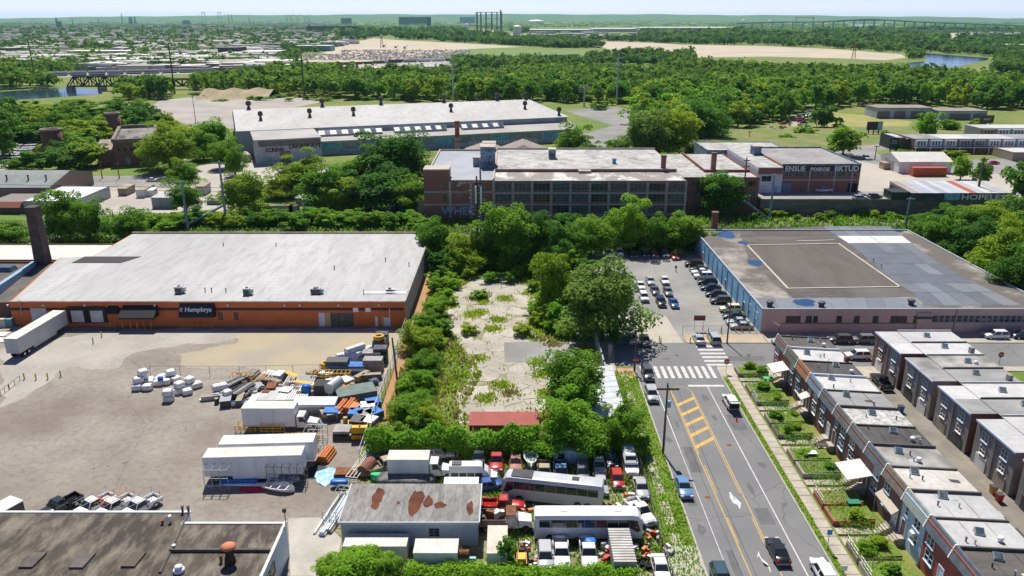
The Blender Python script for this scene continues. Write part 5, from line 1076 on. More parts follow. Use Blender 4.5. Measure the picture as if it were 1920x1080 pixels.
# twin transformer poles in front of the factory
for px, l in ((895,'left twin pole loaded with insulators before the factory'),(902,'right twin pole loaded with insulators before the factory')):
 ex = []
 for k in range(8): z = 6+k*1.25; ex.append(('insulator_arm',MB().box(-1.7,1.7,-.5,-.36,z,z+.2), dark_metal)); 
 for k in range(14): ex.append(('insulator',MB().lathe((random.Random(k+px).uniform(-2.2,2.2),-.7,4.5+k*.7),[(.3,0),(.4,.2),(.3,.55)],7), mat('insulator_grey',(.12,.11,.10),.5)))
 pole(px, 436,298 if px == 902 else 330, l.replace('left','thinner').replace('right','taller'),.4,(), blue_steel if px == 902 else wood, extra=ex)
x, y = G(899,436); mb = MB(); mb.box(x-1.1,x-.5,y-1.3,y-.9,6,ZAT(350,y)).box(x+.5,x+1.0,y-1.3,y-.9,6,ZAT(350,y)); 
for k,(a,b) in enumerate(((x-1.1,x-.6),(x+.4,x+.9))): m2 = MB(); m2.box(a,b,y-1.5,y-1.1,9,ZAT(348,y)); solo('cable_duct',m2, white_paint, 'pale cable duct on the insulator poles','duct',(x,y,9), 'cable ducts on the insulator poles')
for px, base, top, l in ((328,176,80,'tall dark transmission monopole by the railway bridge'),(571,183,96,'dark transmission monopole above the riverside trees'),(850,197,100,'pale monopole behind the white shed roof'),(1156,196,100,'pale monopole over the wood'),(66,148,72,'transmission pole far left by the train line'),(1541,166,138,'short monopole in the wood'),(1095,200,160,'slim pole at the wood edge')):
 q, h = pole(px, base, top, l, .7,(.9,.8,.7), dark_metal if px < 600 else steel, arm_w=9, name='transmission_pole')
for px, base, top, l in ((367,230,178,'bare pole in the gravel field'),(290,228,198,'first slim pole along the gravel field fence'),(305,236,205,'second slim pole along the gravel field fence'),(313,243,207,'third slim pole along the gravel field fence'),(224,335,305,'pale pole before the ruined power house'),(192,335,300,'wooden pole at the edge of the ruin street'),(297,325,287,'pole with sagging wires right of the ruin'),(143,318,285,'pole among the trees left of the ruin'),(57,326,305,'short pole by the van park'),(1640,300,272,'street lamp pole at the grass island'),(1530,245,215,'pole by the junk lane'),(1403,275,245,'pole in the dry meadow')):
 pole(px, base, top, l, .22,(.92,), arm_w=2.2, z0=TZ if px == 1640 else 0)
# wires
def wires(name, label, a, b, sag, r, n=10):
 a = Vector(a); b = Vector(b); mb = MB(); pts = [a.lerp(b,k/n)-Vector((0,0,sag*4*(k/n)*(1-k/n))) for k in range(n+1)]
 mb.loft([[(p.x,p.y-r,p.z-r),(p.x,p.y+r,p.z-r),(p.x,p.y,p.z+r)] for p in pts]); solo(name, mb, dark_metal, label, 'wire',tuple(a))
def wpx(px, py, Y): return (XAT(px,Y,ZAT(py,Y)), Y, ZAT(py,Y))
for k, (py0, py1, Y) in enumerate(((345,350,236),(352,356,236),(395,398,238),(402,405,238),(412,412,234))):
 wires('overhead_wire',('highest','second highest','middle','second lowest','lowest')[k]+' overhead wire strung along the railway',wpx(-60,py0,Y), wpx(1440,py1,Y),1.0,.045)
x, y = G(1243,851); zt = ZAT(724,y)
for k, s in enumerate((-1.3,0,1.3)): wires('overhead_wire',('kerb side','middle','street side')[k]+' wire running down the street from the transformer pole',(x+s,y,zt),(x+s,58,zt-1),.6,.035)
# vegetation
leaf = {'mid': leafmat('leaves_mid',(0.116,0.279,0.031),(0.227,0.399,0.038)), 'dark': leafmat('leaves_dark',(0.075,0.202,0.032),(0.124,0.273,0.032)),
  'yellow': leafmat('leaves_yellow_green',(0.240,0.371,0.032),(0.342,0.454,0.039)), 'bright': leafmat('leaves_bright',(0.171,0.377,0.031),(0.280,0.475,0.039)), 'dusty': leafmat('leaves_dusty',(0.171,0.300,0.059),(0.227,0.350,0.065))}
def np_mesh(name, V, m, k=4):
 """quads from an (n*4,3) array"""
 me = bpy.data.meshes.new(name); n = len(V)//k
 me.vertices.add(len(V)); me.vertices.foreach_set('co',np.ascontiguousarray(V, dtype=np.float32).ravel())
 me.loops.add(len(V)); me.loops.foreach_set('vertex_index',np.arange(len(V), dtype=np.int32))
 me.polygons.add(n); me.polygons.foreach_set('loop_start',np.arange(0, len(V), k, dtype=np.int32))
 try: me.polygons.foreach_set('loop_total',np.full(n, k, dtype=np.int32))
 except Exception: pass
 me.materials.append(m); me.update(calc_edges=True); me.validate(); return me
def quads(P, N, s, rng, asp=.75):
 """one leaf quad per point P with normal N and half size s"""
 n = len(P); t = rng.normal(size=(n,3)); N = N/np.linalg.norm(N, axis=1, keepdims=True)
 U = np.cross(N, t); U /= np.linalg.norm(U, axis=1, keepdims=True)+1e-9; W_ = np.cross(N, U)
 s = np.broadcast_to(np.asarray(s, dtype=float),(n,))[:,None]
 q = np.empty((n,4,3)); q[:,0] = P-U*s-W_*s*asp*.25; q[:,1] = P-W_*s*asp+U*s*.1; q[:,2] = P+U*s+W_*s*asp*.2; q[:,3] = P+W_*s*asp
 return q.reshape(-1,3)
def crown_pts(rng, nc, nl, cr=(.2,.36), flat=0.0, low=-.95):
 d = rng.normal(size=(nc*3,3)); d /= np.linalg.norm(d,axis=1,keepdims=True); d = d[d[:,2] > low][:nc]
 rad = rng.uniform(.36,.92,size=(len(d),1)); c = d*rad; c[:,:2] *= np.where(c[:,2:3] < 0,1+.25*np.abs(c[:,2:3]),1)
 c[:,2] = c[:,2]*(1-flat)
 lob = 1+.20*np.sin(3*np.arctan2(c[:,1],c[:,0])+rng.uniform(0,6))+.13*np.sin(5*np.arctan2(c[:,1],c[:,0])+rng.uniform(0,6))+.14*np.sin(5*c[:,2]+rng.uniform(0,6)); c *= lob[:,None]
 r = rng.uniform(*cr, size=len(d))
 dd = rng.normal(size=(len(d),nl,3)); dd /= np.linalg.norm(dd,axis=2,keepdims=True)
 dd[:,:,2] = np.where(dd[:,:,2] < -.3,-dd[:,:,2], dd[:,:,2])
 P = c[:,None,:]+dd*(r[:,None,None]*rng.uniform(.7,1.08,size=(len(d),nl,1)))*np.array([1,1,.8])
 N = dd*.7+rng.normal(size=dd.shape)*.45+np.array([0,.1,.75])
 return P.reshape(-1,3), N.reshape(-1,3)
def crown_set(prefix, k, nc, nl, s, seed, **kw):
 out = []
 for i in range(k):
  rng = np.random.default_rng(seed+i); P, N = crown_pts(rng, nc, nl, **kw)
  inner = rng.normal(size=(int(len(P)*.06),3)); inner = inner/np.linalg.norm(inner,axis=1,keepdims=True)*rng.uniform(.1,.6,size=(len(inner),1))
  V = np.vstack([quads(P,N,rng.uniform(s*.7,s*1.3,len(P)),rng), quads(inner, rng.normal(size=inner.shape)+np.array([0,0,.5]), s*2.6, rng)])
  out.append(V)
 return out
CR = {'near': crown_set('near',5,80,170,.036,11), 'mid': crown_set('mid',5,42,62,.075,31), 'far': crown_set('far',5,26,40,.11,51,cr=(.26,.42))}
CRM = {}
def crown_mesh(lod, i, kind):
 k = (lod, i%5, kind)
 if k not in CRM: CRM[k] = np_mesh('crown',CR[lod][i%5], leaf[kind])
 return CRM[k]
TRUNK = []
for i in range(3):
 r_ = random.Random(i); mb = MB()
 mb.bar((0,0,-.04),(r_.uniform(-.02,.02),0,.45),.045,7,.03); mb.bar((0,0,.43),(r_.uniform(-.04,.04),.02,.8),.03,6,.012)
 for k in range(6):
  a = k*1.05+r_.uniform(0,.6); z = .3+.08*k; mb.bar((0,0,z),(math.cos(a)*.26,math.sin(a)*.26,z+.24),.018,5,.007)
 TRUNK.append(mb.mesh('trunk',bark))
NT = [0]
def tree_at(x, y, h, w, kind='mid',lod='near',label='',group=None, z0=0.0, low=.22, name='tree'):
 i = NT[0]; NT[0] += 1; r_ = random.Random(i*7+1)
 q = thing(name, label, 'tree',(x,y,z0), r_.uniform(0,6.28), group)
 link('trunk',TRUNK[i%3], q, (0,0,0),(0,0,0),(h*.75,h*.75,h*.95))
 ch = h*(1-low)
 link('crown',crown_mesh(lod, i, kind), q, (0,0,low*h+ch*.5),(r_.uniform(-.14,.14),r_.uniform(-.14,.14),0),(w/2,w/2*r_.uniform(.82,1.08),ch*.5))
 return q
def tree(px, base, top, wpx, kind='mid',label='',lod='near',group=None, z0=0.0, low=-.06):
 x, y = G(px, base, z0); h = (ZAT(top, y)-z0)*.97; return tree_at(x, y, h, wpx/PPM(y)*1.16, kind, lod, label, group, z0, low)
STEM = MB().bar((0,0,-.05),(0,0,.5),.04,5).bar((0,0,.2),(.25,.1,.6),.025,5).bar((0,0,.15),(-.22,-.12,.55),.025,5).mesh('stem',bark)
def shrub(px, base, top, wpx, kind='mid',label='',group=None, lod='mid',z0=0.0, world=None, name='shrub'):
 i = NT[0]; NT[0] += 1
 if world: x, y, h, w = world
 else:
  x, y = G(px, base, z0); h = max(.5, ZAT(top, y)-z0); w = wpx/PPM(y)
 q = thing(name, label, 'shrub',(x,y,z0), random.Random(i).uniform(0,6.28), group)
 link('stem',STEM, q, (0,0,0),(0,0,0),(h*.6,h*.6,h*.7))
 link('foliage',crown_mesh(lod, i, kind), q, (0,0,h*.47),(0,0,0),(w/2,w/2*.9,h*.52)); return q
# --- low scrub between the river and the thicket
for k in range(60):
 _r = random.Random(k); px = _r.uniform(-10,230); b = _r.uniform(192,232); shrub(px,b,b-_r.uniform(5,13),_r.uniform(16,40),_r.choice(('mid','bright','yellow','dark')),'low scrub bush on the flat between river and thicket','scrub on the river flat','far')
# --- named near trees
for a in [
 (1128,632,478,150,'dusty','huge round dusty green tree shading the parking lot edge'),
 (1037,585,474,74,'yellow','slim pale green tree beside the cracked lot'),
 (1072,775,655,112,'mid','leafy tree growing through the white tin roof'),
 (1068,848,752,120,'bright','broad tree over the pale blue junkyard shed'),
 (1168,846,757,82,'mid','tree beside the street kerb above the camper van'),
 (817,492,404,66,'mid','tree touching the back corner of the pale warehouse roof'),
 (872,505,440,80,'yellow','low pale spreading tree at the back of the lot'),
 (952,498,376,96,'mid','tall tree at the back of the lot before the insulator poles'),
 (1003,492,402,84,'dark','dark tree at the back of the lot, middle of the row'),
 (1062,492,412,84,'mid','broad tree at the back of the lot near the parked white cars'),
 (1050,505,445,60,'mid','smaller tree in front of the row at the back of the lot'),
 (912,500,428,66,'dark','dark tree beside the low pale spreading one'),
 (1108,478,402,70,'mid','tree behind the parked grey and white cars'),
 (1181,470,374,70,'bright','upright bright tree behind the parking lot'),
 (1236,470,402,64,'mid','tree behind the parked red car'),
 (1284,470,392,74,'mid','tree at the blue wall corner of the parking lot'),
 (128,455,356,100,'mid','big leafy tree behind the tall square chimney'),(170,455,368,62,'mid','tree leaning against the big one behind the chimney'),
 (246,455,396,76,'mid','round tree at the back corner of the pale roof'),(18,455,412,76,'mid','tree left of the tall square chimney'),
 (460,398,316,88,'yellow','yellow green plane tree left of the scrap yard'),(345,356,300,58,'mid','tree at the end of the ruin street'),(350,398,345,52,'mid','tree beside the catenary masts'),
 (320,318,238,92,'yellow','pale limbed tree in front of the ruined power house'),
 (562,362,292,92,'yellow','pale tree in front of the white shed'),(610,392,305,104,'mid','broad tree in the scrap yard'),(522,372,330,56,'yellow','small pale tree by the brick shed'),
 (655,352,296,84,'mid','tree before the shed graffiti'),(746,352,250,126,'dark','largest dark tree in front of the white shed'),(702,392,312,134,'dark','wide dark tree overhanging the scrap yard'),(768,396,325,80,'mid','tree beside the factory end wall'),(640,396,335,84,'yellow','pale tree above the scrap lorry'),
 (1347,402,318,90,'mid','round tree in front of the factory annex'),
 (1072,305,235,60,'mid','tree at the right end of the white shed'),(1105,312,262,44,'mid','small tree behind the factory roof hut'),(1155,300,252,56,'mid','pair of joined small trees behind the factory'),(1215,305,205,90,'dusty','tall dusty tree right of the black asphalt field'),(1260,296,196,96,'yellow','yellowish tree at the near tip of the wood'),(1310,272,188,90,'mid','tree at the wood edge beside the dry meadow'),(1240,318,286,74,'bright','bright low spreading sumac behind the factory'),
 (400,286,216,74,'bright','bright tree at the left end of the white shed'),(382,300,245,60,'mid','tree beside the pale street'),(424,316,258,56,'mid','tree in front of the shed corner tank'),(442,330,276,38,'mid','slender tree by the shed corner'),
]: tree(a[0],a[1],a[2],a[3],a[4],a[5])
for a in [(1580,292,235,64,'mid','lone round tree on the street corner island'),(1925,390,292,84,'dark','dark tree beyond the end of the mural shed'),(1800,338,290,44,'mid','tree right of the red container'),(1838,345,300,40,'mid','tree by the stout dark pole'),(1735,262,210,44,'bright','bright tree before the lower white garage'),(1690,300,280,36,'mid','shrubby tree by the dumpster box'),(1755,285,262,26,'dark','small dark conifer before the far row'),(1790,300,280,40,'yellow','pale tree before the far row porches')]:
 tree(a[0],a[1],a[2],a[3],a[4],a[5],'mid',None,TZ)
for k, (px,b,t,w_) in enumerate(((60,322,284,62),(112,320,278,84),(165,312,266,86),(36,322,292,50),(112,276,232,60),(168,270,226,74),(28,268,236,60),(70,268,230,60),(206,252,214,60),(140,288,250,80),(282,255,205,54),(345,262,236,40),(250,240,198,52),(120,232,205,56),(60,215,196,50),(165,222,196,60),(225,225,190,60))):
 tree(px,b,t,w_,('mid','dark','yellow')[k%3],('green','dark green','yellow green')[k%3]+' tree in the thicket round the ruined power house','mid','thicket round the ruined power house')
for k, (px,b,t,w_) in enumerate(((1762,475,396,84),(1822,498,402,92),(1872,530,412,94),(1915,510,402,92),(1800,446,386,72),(1748,446,392,62),(1862,448,376,82),(1905,456,372,82),(1722,432,398,42),(1900,570,470,80),(1845,420,380,60),(1935,560,440,90))):
 tree(px,b,t,w_,('mid','dark','yellow','mid')[k%4],('green','dark green','yellow green','green')[k%4]+' tree in the belt behind the patched roof','near','tree belt behind the patched roof')
# shrubs round the lot
for k, (px,b,w_,h_) in enumerate(((822,548,50,40),(818,590,56,44),(800,622,60,50),(788,662,78,70),(800,700,70,60),(790,735,66,50),(772,785,84,60),(806,800,66,50),(732,828,70,36),(762,735,46,40),(834,518,44,30),(850,505,46,30),(785,628,46,42),(815,640,40,30))):
 shrub(px,b,b-h_*.72,w_*.95,('mid','bright','mid','yellow')[k%4],('green','bright green','leafy','pale green')[k%4]+' shrub along the chain fence side of the cracked lot','shrubs along the warehouse fence','near' if w_ > 55 else 'mid')
for k, (px,b,w_,h_) in enumerate(((1012,592,46,30),(1032,606,52,36),(1002,548,30,20),(1048,612,60,44),(980,628,44,20),(1064,575,60,46),(1060,632,46,24),(1005,610,40,24),(955,530,30,20),(920,528,36,18),(880,520,40,26),(975,520,40,26),(900,560,36,16),(880,625,40,16),(1150,640,34,30),(1100,630,60,36))):
 shrub(px,b,b-h_,w_,('bright','yellow','mid')[k%3],('bright green','yellow green','green')[k%3]+' weedy bush on the cracked concrete lot','weedy bushes on the cracked lot')
# railway side shrubs
rr = random.Random(4)
for k in range(30):
 px = 262+k*18.2+rr.uniform(-6,6); b = rr.uniform(416,434); shrub(px,b,b-rr.uniform(20,34),rr.uniform(36,60),rr.choice(('mid','mid','bright','yellow','dark')),'leafy bush along the railway behind the pale warehouse','bushes along the railway cutting')
for k in range(16):
 px = 1395+k*20; b = rr.uniform(396,415); shrub(px,b,b-rr.uniform(6,16),rr.uniform(16,36),rr.choice(('mid','yellow','bright')),'low bush at the foot of the stone retaining wall','bushes below the retaining wall')
for k in range(10):
 px = 1040+k*20; b = rr.uniform(424,440); shrub(px,b,b-rr.uniform(20,30),rr.uniform(34,50),rr.choice(('mid','dark')),'bush between the railway and the lot trees','bushes between railway and lot')
for k in range(12):
 px = 1070+k*22; b = rr.uniform(300,330); shrub(px,b,b-rr.uniform(10,20),rr.uniform(24,44),rr.choice(('mid','bright','yellow')),'low bush behind the factory roof','bushes behind the factory')
for k in range(26):
 px = 1100+k*12; b = rr.uniform(190,206); shrub(px,b,b-rr.uniform(5,14),rr.uniform(14,30),rr.choice(('mid','bright','yellow')),'bush on the verge below the wood','bushes below the wood','far')
for k in range(40):
 px = 380+k*18; b = rr.uniform(182,190); shrub(px,b,b-rr.uniform(3,8),rr.uniform(14,30),rr.choice(('mid','bright','yellow')),'low bush on the bank behind the white shed','bushes behind the white shed','far')
for k in range(26):
 px = 828+k*11; b = rr.uniform(500,514); shrub(px,b,b-rr.uniform(26,46),rr.uniform(36,60),rr.choice(('mid','dark','bright','mid')),'dense undergrowth bush beneath the trees at the back of the lot','undergrowth at the back of the lot')
for k in range(20):
 px = 1075+k*12; b = rr.uniform(458,466); shrub(px,b,b-rr.uniform(24,38),rr.uniform(36,54),rr.choice(('mid','dark','dark')),'undergrowth bush behind the parking lot','undergrowth behind the parking lot')
for k in range(16):
 t = k/16; px = 1045-50*t+rr.uniform(-14,14)+40*(t > .6); b = 540+88*t; shrub(px,b,b-rr.uniform(16,30),rr.uniform(30,50),rr.choice(('mid','bright','yellow')),'scrub closing in from the parking lot side of the cracked lot','scrub on the parking side of the lot')
for a in ((1545,240,196,52,'mid','round tree between the junk lane and the dry meadow'),(1508,262,236,40,'mid','tree beside the junk lane cars'),(1475,276,250,34,'bright','small tree at the end of the junk lane'),(1440,280,262,30,'mid','bush tree behind the mural building'),(1780,250,222,40,'mid','tree behind the far row'),(1830,246,222,36,'yellow','pale tree behind the far row'),(1650,262,244,34,'mid','tree beside the green billboard')):
 tree(a[0],a[1],a[2],a[3],a[4],a[5],'mid')
for k in range(46):
 t = rr.random(); px = 826-(t**1.2)*66+rr.uniform(-16,26); b = 520+300*t; shrub(px,b,b-rr.uniform(8,26)*(1+t*.4),rr.uniform(18,46)*(1+t*.3),rr.choice(('mid','bright','yellow','bright','dusty')),'ragged scrub filling the strip along the warehouse fence','ragged scrub along the warehouse fence','mid')
# hedge / vine walls
def hedge(name, label, p0, p1, w_, h_, n, kind, s=.22, seed=1, top_var=.5):
 rng = np.random.default_rng(seed); a = np.array([*p0,0.]); b = np.array([*p1,0.]); d = (b-a); L = np.linalg.norm(d); d /= L; nn = np.array([-d[1],d[0],0])
 t = rng.uniform(0,1,n); hh = h_*(1+top_var*.35*np.sin(t*L*.55+seed)+top_var*.25*np.sin(t*L*1.7+2*seed)); ww = w_*(1+.25*np.sin(t*L*.9+seed*3))
 th = rng.uniform(-.15,1.15,n)*math.pi; off = np.cos(th)*ww/2; z = np.clip(np.sin(th),0,1)*hh*rng.uniform(.8,1.05,n); zz = np.where(rng.random(n) < .35, rng.uniform(.05,1,n)*hh*.95, z)
 P = a+d*(t*L)[:,None]+nn*off[:,None]+np.array([0,0,1])*zz[:,None]; P += rng.normal(size=P.shape)*.12
 N = nn*np.cos(th)[:,None]+np.array([0,0,1])*(np.sin(th)[:,None]+.3)+rng.normal(size=P.shape)*.5
 c = (a+b)/2; q = thing(name, label, 'hedge',(float(c[0]),float(c[1]),0))
 link('foliage',np_mesh('foliage',quads(P-c,N,rng.uniform(s*.7,s*1.3,n),rng), leaf[kind]), q); return q
hedge('vine_hedge','vine smothered fence between the cracked lot and the junkyard',G(690,852), G(1010,852),2.4,4.0,18000, 'bright',.17,2)
hedge('vine_hedge','ragged vines between the broad tree and the street fence',G(1005,853), G(1215,850),2.2,2.6,8000, 'mid',.17,5)
hedge('front_hedge','overgrown hedge in front of the white containers',G(760,1083), G(1020,1092),2.4,1.6,12000, 'bright',.13,3)
hedge('front_hedge','overgrown hedge in front of the stripped white trucks',G(1000,1092), G(1190,1096),2.2,1.9,10000, 'bright',.13,4)
tree_at(*G(672,1100),4.9,7.2, 'bright','near','big round bush before the block shed',low=.02); tree_at(*G(730,1098),3.6,4.4, 'mid','near','smaller bush joined to the big round one by the block shed',low=.02); tree_at(*G(618,1088),3.0,3.2, 'bright','near','low bush at the concrete drive by the block shed',low=.02)
shrub(948,1060,1010,44,'mid','young sapling growing beside the white container roof',None,'mid')
# garden hedges and bushes
for i in range(12):
 yb = Y0-PITCH*i; ya = yb-PITCH; ga, gb = (ya+2.0, yb-.25) if i%2==0 else (ya+.25, yb-2.0); h0 = .9
 rr = random.Random(i+40)
 n = {0:3,1:3,2:2,3:3,4:3,5:1,6:1,7:0,8:1,9:4,10:3,11:2}[i]
 for k in range(n):
  x = rr.uniform(41.2,44.6); y = rr.uniform(ga+.6,gb-.6)
  shrub(0,0,0,0,rr.choice(('bright','mid','yellow','bright')),'leafy garden bush before the house with '+HOUSES[i][3],'garden bushes before each house','near' if rr.random() < .5 else 'mid',h0,(x,y,rr.uniform(.7,1.5),rr.uniform(1.3,2.4)))
# grass and weeds (uncountable)
def inpoly(P, poly):
 x, y = P[:,0], P[:,1]; c = np.zeros(len(P), bool); n = len(poly)
 for i in range(n):
  (x0,y0),(x1,y1) = poly[i], poly[(i+1)%n]; m = ((y0 > y) != (y1 > y)); xi = (x1-x0)*(y-y0)/((y1-y0) or 1e-9)+x0; c ^= (m & (x < xi))
 return c
def tufts(name, poly, n, hr, kinds, seed, label, clump=.5, z0=0.0, cl=220, excl=()):
 rng = np.random.default_rng(seed); a = np.array(poly); lo, hi = a.min(0), a.max(0)
 C = rng.uniform(lo,hi,size=(cl,2)); P = np.vstack([C[rng.integers(0,cl,int(n*clump))]+rng.normal(size=(int(n*clump),2))*1.0, rng.uniform(lo,hi,size=(n-int(n*clump),2))])
 P = P[inpoly(P, poly)]
 for e in excl: P = P[~inpoly(P, e)]
 n = len(P); h = rng.uniform(*hr,n); b = np.column_stack([P,np.full(n,z0)]); ang = rng.uniform(0,6.28,n); w_ = h*.35; u = np.column_stack([np.cos(ang),np.sin(ang),np.zeros(n)])*w_[:,None]
 tip = b+np.column_stack([rng.normal(size=(n,2))*(h*.35)[:,None],h]); q = np.empty((n,4,3)); q[:,0] = b-u; q[:,1] = b+u; q[:,2] = tip+u*.35; q[:,3] = tip-u*.35
 tag(link(name, np_mesh(name, q.reshape(-1,3), leaf[kinds])), label, None, None, 'stuff')
dry = leafmat('dry_grass',(.30,.28,.09),(.34,.30,.13)); leaf['dry'] = dry
LOTP = [G(*p) for p in [(835,572),(868,535),(900,520),(960,518),(1002,540),(1010,560),(992,600),(988,640),(1085,643),(1088,664),(1070,690),(1050,715),(1010,772),(884,783),(868,770),(905,700),(868,655),(838,630)]]
lot_all = [(-20.5,93),(17,93),(17,140),(12,142),(12,203),(-19,203)]
tufts('tall_grass',lot_all, 26000,(.25,.7), 'yellow',1, 'tall yellow green grass across the vacant lot',.6, excl=(LOTP,))
tufts('dry_weeds',lot_all, 12000,(.3,.8), 'dry',2, 'dry straw coloured weeds across the vacant lot',.7, excl=(LOTP,))
tufts('crack_weeds',LOTP, 7500,(.15,.55), 'yellow',3, 'weeds sprouting through the cracked concrete',.985, cl=22)
tufts('crack_weeds',LOTP, 3200,(.2,.6), 'dry',13, 'dry weeds sprouting through the cracked concrete',.985, cl=14)
tufts('junkyard_weeds',[(-3,64),(18,64),(18,94),(-20,94),(-20,88.5),(-3,88.5)], 15000,(.15,.5), 'bright',4, 'weeds growing between the junkyard vehicles',.6)
tufts('verge_grass',[(18.1,45),(22,45),(22,129),(18.1,129)], 11000,(.1,.35), 'bright',5, 'grass growing along the street verge',.5,.12)
tufts('verge_grass',[(37.3,45),(37.95,45),(37.95,126),(37.3,126)], 3000,(.1,.3), 'bright',6, 'grass strip along the opposite kerb',.4,.12)
tufts('railway_weeds',[(-130,206),(140,206),(140,248),(-130,248)], 24000,(.3,1.2), 'mid',7, 'weeds along the railway cutting',.7, cl=900)
tufts('garden_grass',[(40.3,66),(45.2,66),(45.2,129),(40.3,129)], 9000,(.08,.25), 'bright',8, 'grass and weeds in the front gardens',.5,.95)
# --- cracked concrete slabs of the vacant lot
def clip(poly, a, b, c):          # keep a*x+b*y<=c
 out = []
 for i in range(len(poly)):
  p, q = poly[i], poly[(i+1)%len(poly)]; dp, dq = a*p[0]+b*p[1]-c, a*q[0]+b*q[1]-c
  if dp <= 0: out.append(p)
  if dp*dq < 0: t = dp/(dp-dq); out.append((p[0]+(q[0]-p[0])*t, p[1]+(q[1]-p[1])*t))
 return out
LS = struct('cracked_concrete',MB().sheet(LOTP, .010), mat('slab_base',(.36,.33,.26),.95,(.2,.2,.09),.5,(.12,.14,.04),1.5,.6))
rng = np.random.default_rng(12); lo, hi = np.array(LOTP).min(0), np.array(LOTP).max(0); S = rng.uniform(lo, hi, size=(330,2)); S = S[inpoly(S, LOTP)][:120]
keep = []
for p in S:
 if all((p[0]-q[0])**2+((p[1]-q[1])/1.5)**2 > 3.2 for q in keep): keep.append(p)
for i, p in enumerate(keep):
 cell = [(p[0]-2.6,p[1]-3.6),(p[0]+2.6,p[1]-3.6),(p[0]+2.6,p[1]+3.6),(p[0]-2.6,p[1]+3.6)]
 for j, q in enumerate(keep):
  if i != j:
   a, b = q[0]-p[0], q[1]-p[1]; d = math.hypot(a,b)
   if d < 20: cell = clip(cell, a/d, b/d, (a*(p[0]+q[0])/2+b*(p[1]+q[1])/2)/d-.05)
   if len(cell) < 3: break
 if len(cell) >= 3:
  jit = rough(cell, .16,.7, i)
  if all(inpoly(np.array(jit), [(-20.5,93),(17,93),(17,142),(12,142),(12,203),(-19,203)])): mb = MB(); mb.prism(jit, .004,.035+rng.uniform(0,.05)); part('concrete_slab',mb, conc_slab, LS)
# woods
woods_mat = leafmat('woods_leaves',(.085,.19,.022),(.13,.25,.03)); leaf['woods'] = woods_mat
def tint_by_place(m, scale, dark, light):
 t = m.node_tree; hv = [n for n in t.nodes if n.type == 'HUE_SAT'][0]; L = t.links
 geo = t.nodes.new('ShaderNodeNewGeometry'); n = t.nodes.new('ShaderNodeTexNoise'); n.inputs['Scale'].default_value = scale; n.inputs['Detail'].default_value = 2
 L.new(geo.outputs['Position'], n.inputs['Vector']); r = t.nodes.new('ShaderNodeMapRange'); r.inputs[1].default_value = .38; r.inputs[2].default_value = .62; L.new(n.outputs[0], r.inputs[0])
 x = t.nodes.new('ShaderNodeMix'); x.data_type = 'RGBA'; x.inputs['A'].default_value = (*dark,1); x.inputs['B'].default_value = (*light,1); L.new(r.outputs[0], x.inputs['Factor']); L.new(x.outputs['Result'], hv.inputs['Color'])
tint_by_place(woods_mat, .07,(.07,.175,.022),(.185,.30,.034))
def scatter(poly_px, n, seed, mind):
 poly = [G(*p) for p in poly_px]; a = np.array(poly); rng = np.random.default_rng(seed); P = rng.uniform(a.min(0),a.max(0),size=(n*4,2)); P = P[inpoly(P, poly)]
 cell = {}; out = []
 for p in P:
  k = (int(p[0]//mind), int(p[1]//mind))
  if any((p[0]-q[0])**2+(p[1]-q[1])**2 < mind*mind for dx in (-1,0,1) for dy in (-1,0,1) for q in cell.get((k[0]+dx,k[1]+dy),())): continue
  cell.setdefault(k,[]).append(p); out.append(p)
  if len(out) >= n: break
 return out
WP = []
for k, (pl, n, md) in enumerate((
 ([(1195,268),(1240,275),(1300,258),(1350,248),(1420,238),(1475,226),(1500,205),(1560,204),(1640,196),(1760,198),(1850,205),(2000,200),(2000,172),(1850,158),(1700,158),(1600,150),(1540,142),(1420,142),(1330,136),(1250,140),(1195,150),(1195,195),(1195,240)], 1900,9.5),
 ([(372,176),(420,180),(480,178),(560,180),(640,186),(800,190),(1000,192),(1195,193),(1195,150),(1100,142),(900,146),(700,146),(560,152),(420,160),(370,168)], 800,9.5),
 ([(225,188),(310,186),(312,172),(235,172)], 40,7),([(0,168),(100,166),(100,158),(0,160)], 40,7),
 ([(0,300),(20,300),(20,230),(0,230)], 20,8),
 ([(0,150),(140,140),(140,128),(0,132)], 60,9))):
 WP += [(p, 100+k) for p in scatter(pl, n, 70+k, md)]
TH_ = scatter([(15,322),(180,322),(178,300),(190,270),(215,262),(290,262),(345,300),(345,262),(300,232),(270,215),(215,222),(120,232),(0,235),(0,258),(60,258),(95,270),(85,296),(30,312)], 75,99,8)
rt = random.Random(5)
for p in TH_:
 if abs(p[0]-G(104,292)[0]) < 7 and p[1] < G(104,292)[1] or (lambda dx, dy: -14 < dx*math.cos(RANG)+dy*math.sin(RANG) < xb_-xa_+4 and -7 < -dx*math.sin(RANG)+dy*math.cos(RANG) < 50)(p[0]-xa_, p[1]-337): continue
 kd = rt.choice(('mid','dark','yellow','mid')); h = rt.uniform(6,11); tree_at(float(p[0]),float(p[1]),h,h*rt.uniform(.9,1.3),kd,'mid',{'mid':'green','dark':'dark green','yellow':'yellow green'}[kd]+' tree in the thicket round the ruined power house','thicket round the ruined power house',low=-.05)
WP.sort(key=lambda t: t[0][1])
rr = random.Random(77)
for p, k in WP[:250]:
 h = rr.uniform(11,19); kind = rr.choice(('mid','mid','dark','yellow','dark','bright'))
 tree_at(float(p[0]),float(p[1]),h,h*rr.uniform(.75,1.15),kind,'mid' if p[1] < 470 else 'far',('green','dark green','yellowish','bright green')[('mid','dark','yellow','bright').index(kind)]+' tree in the wood beyond the factories','the wood beyond the factories',low=0)
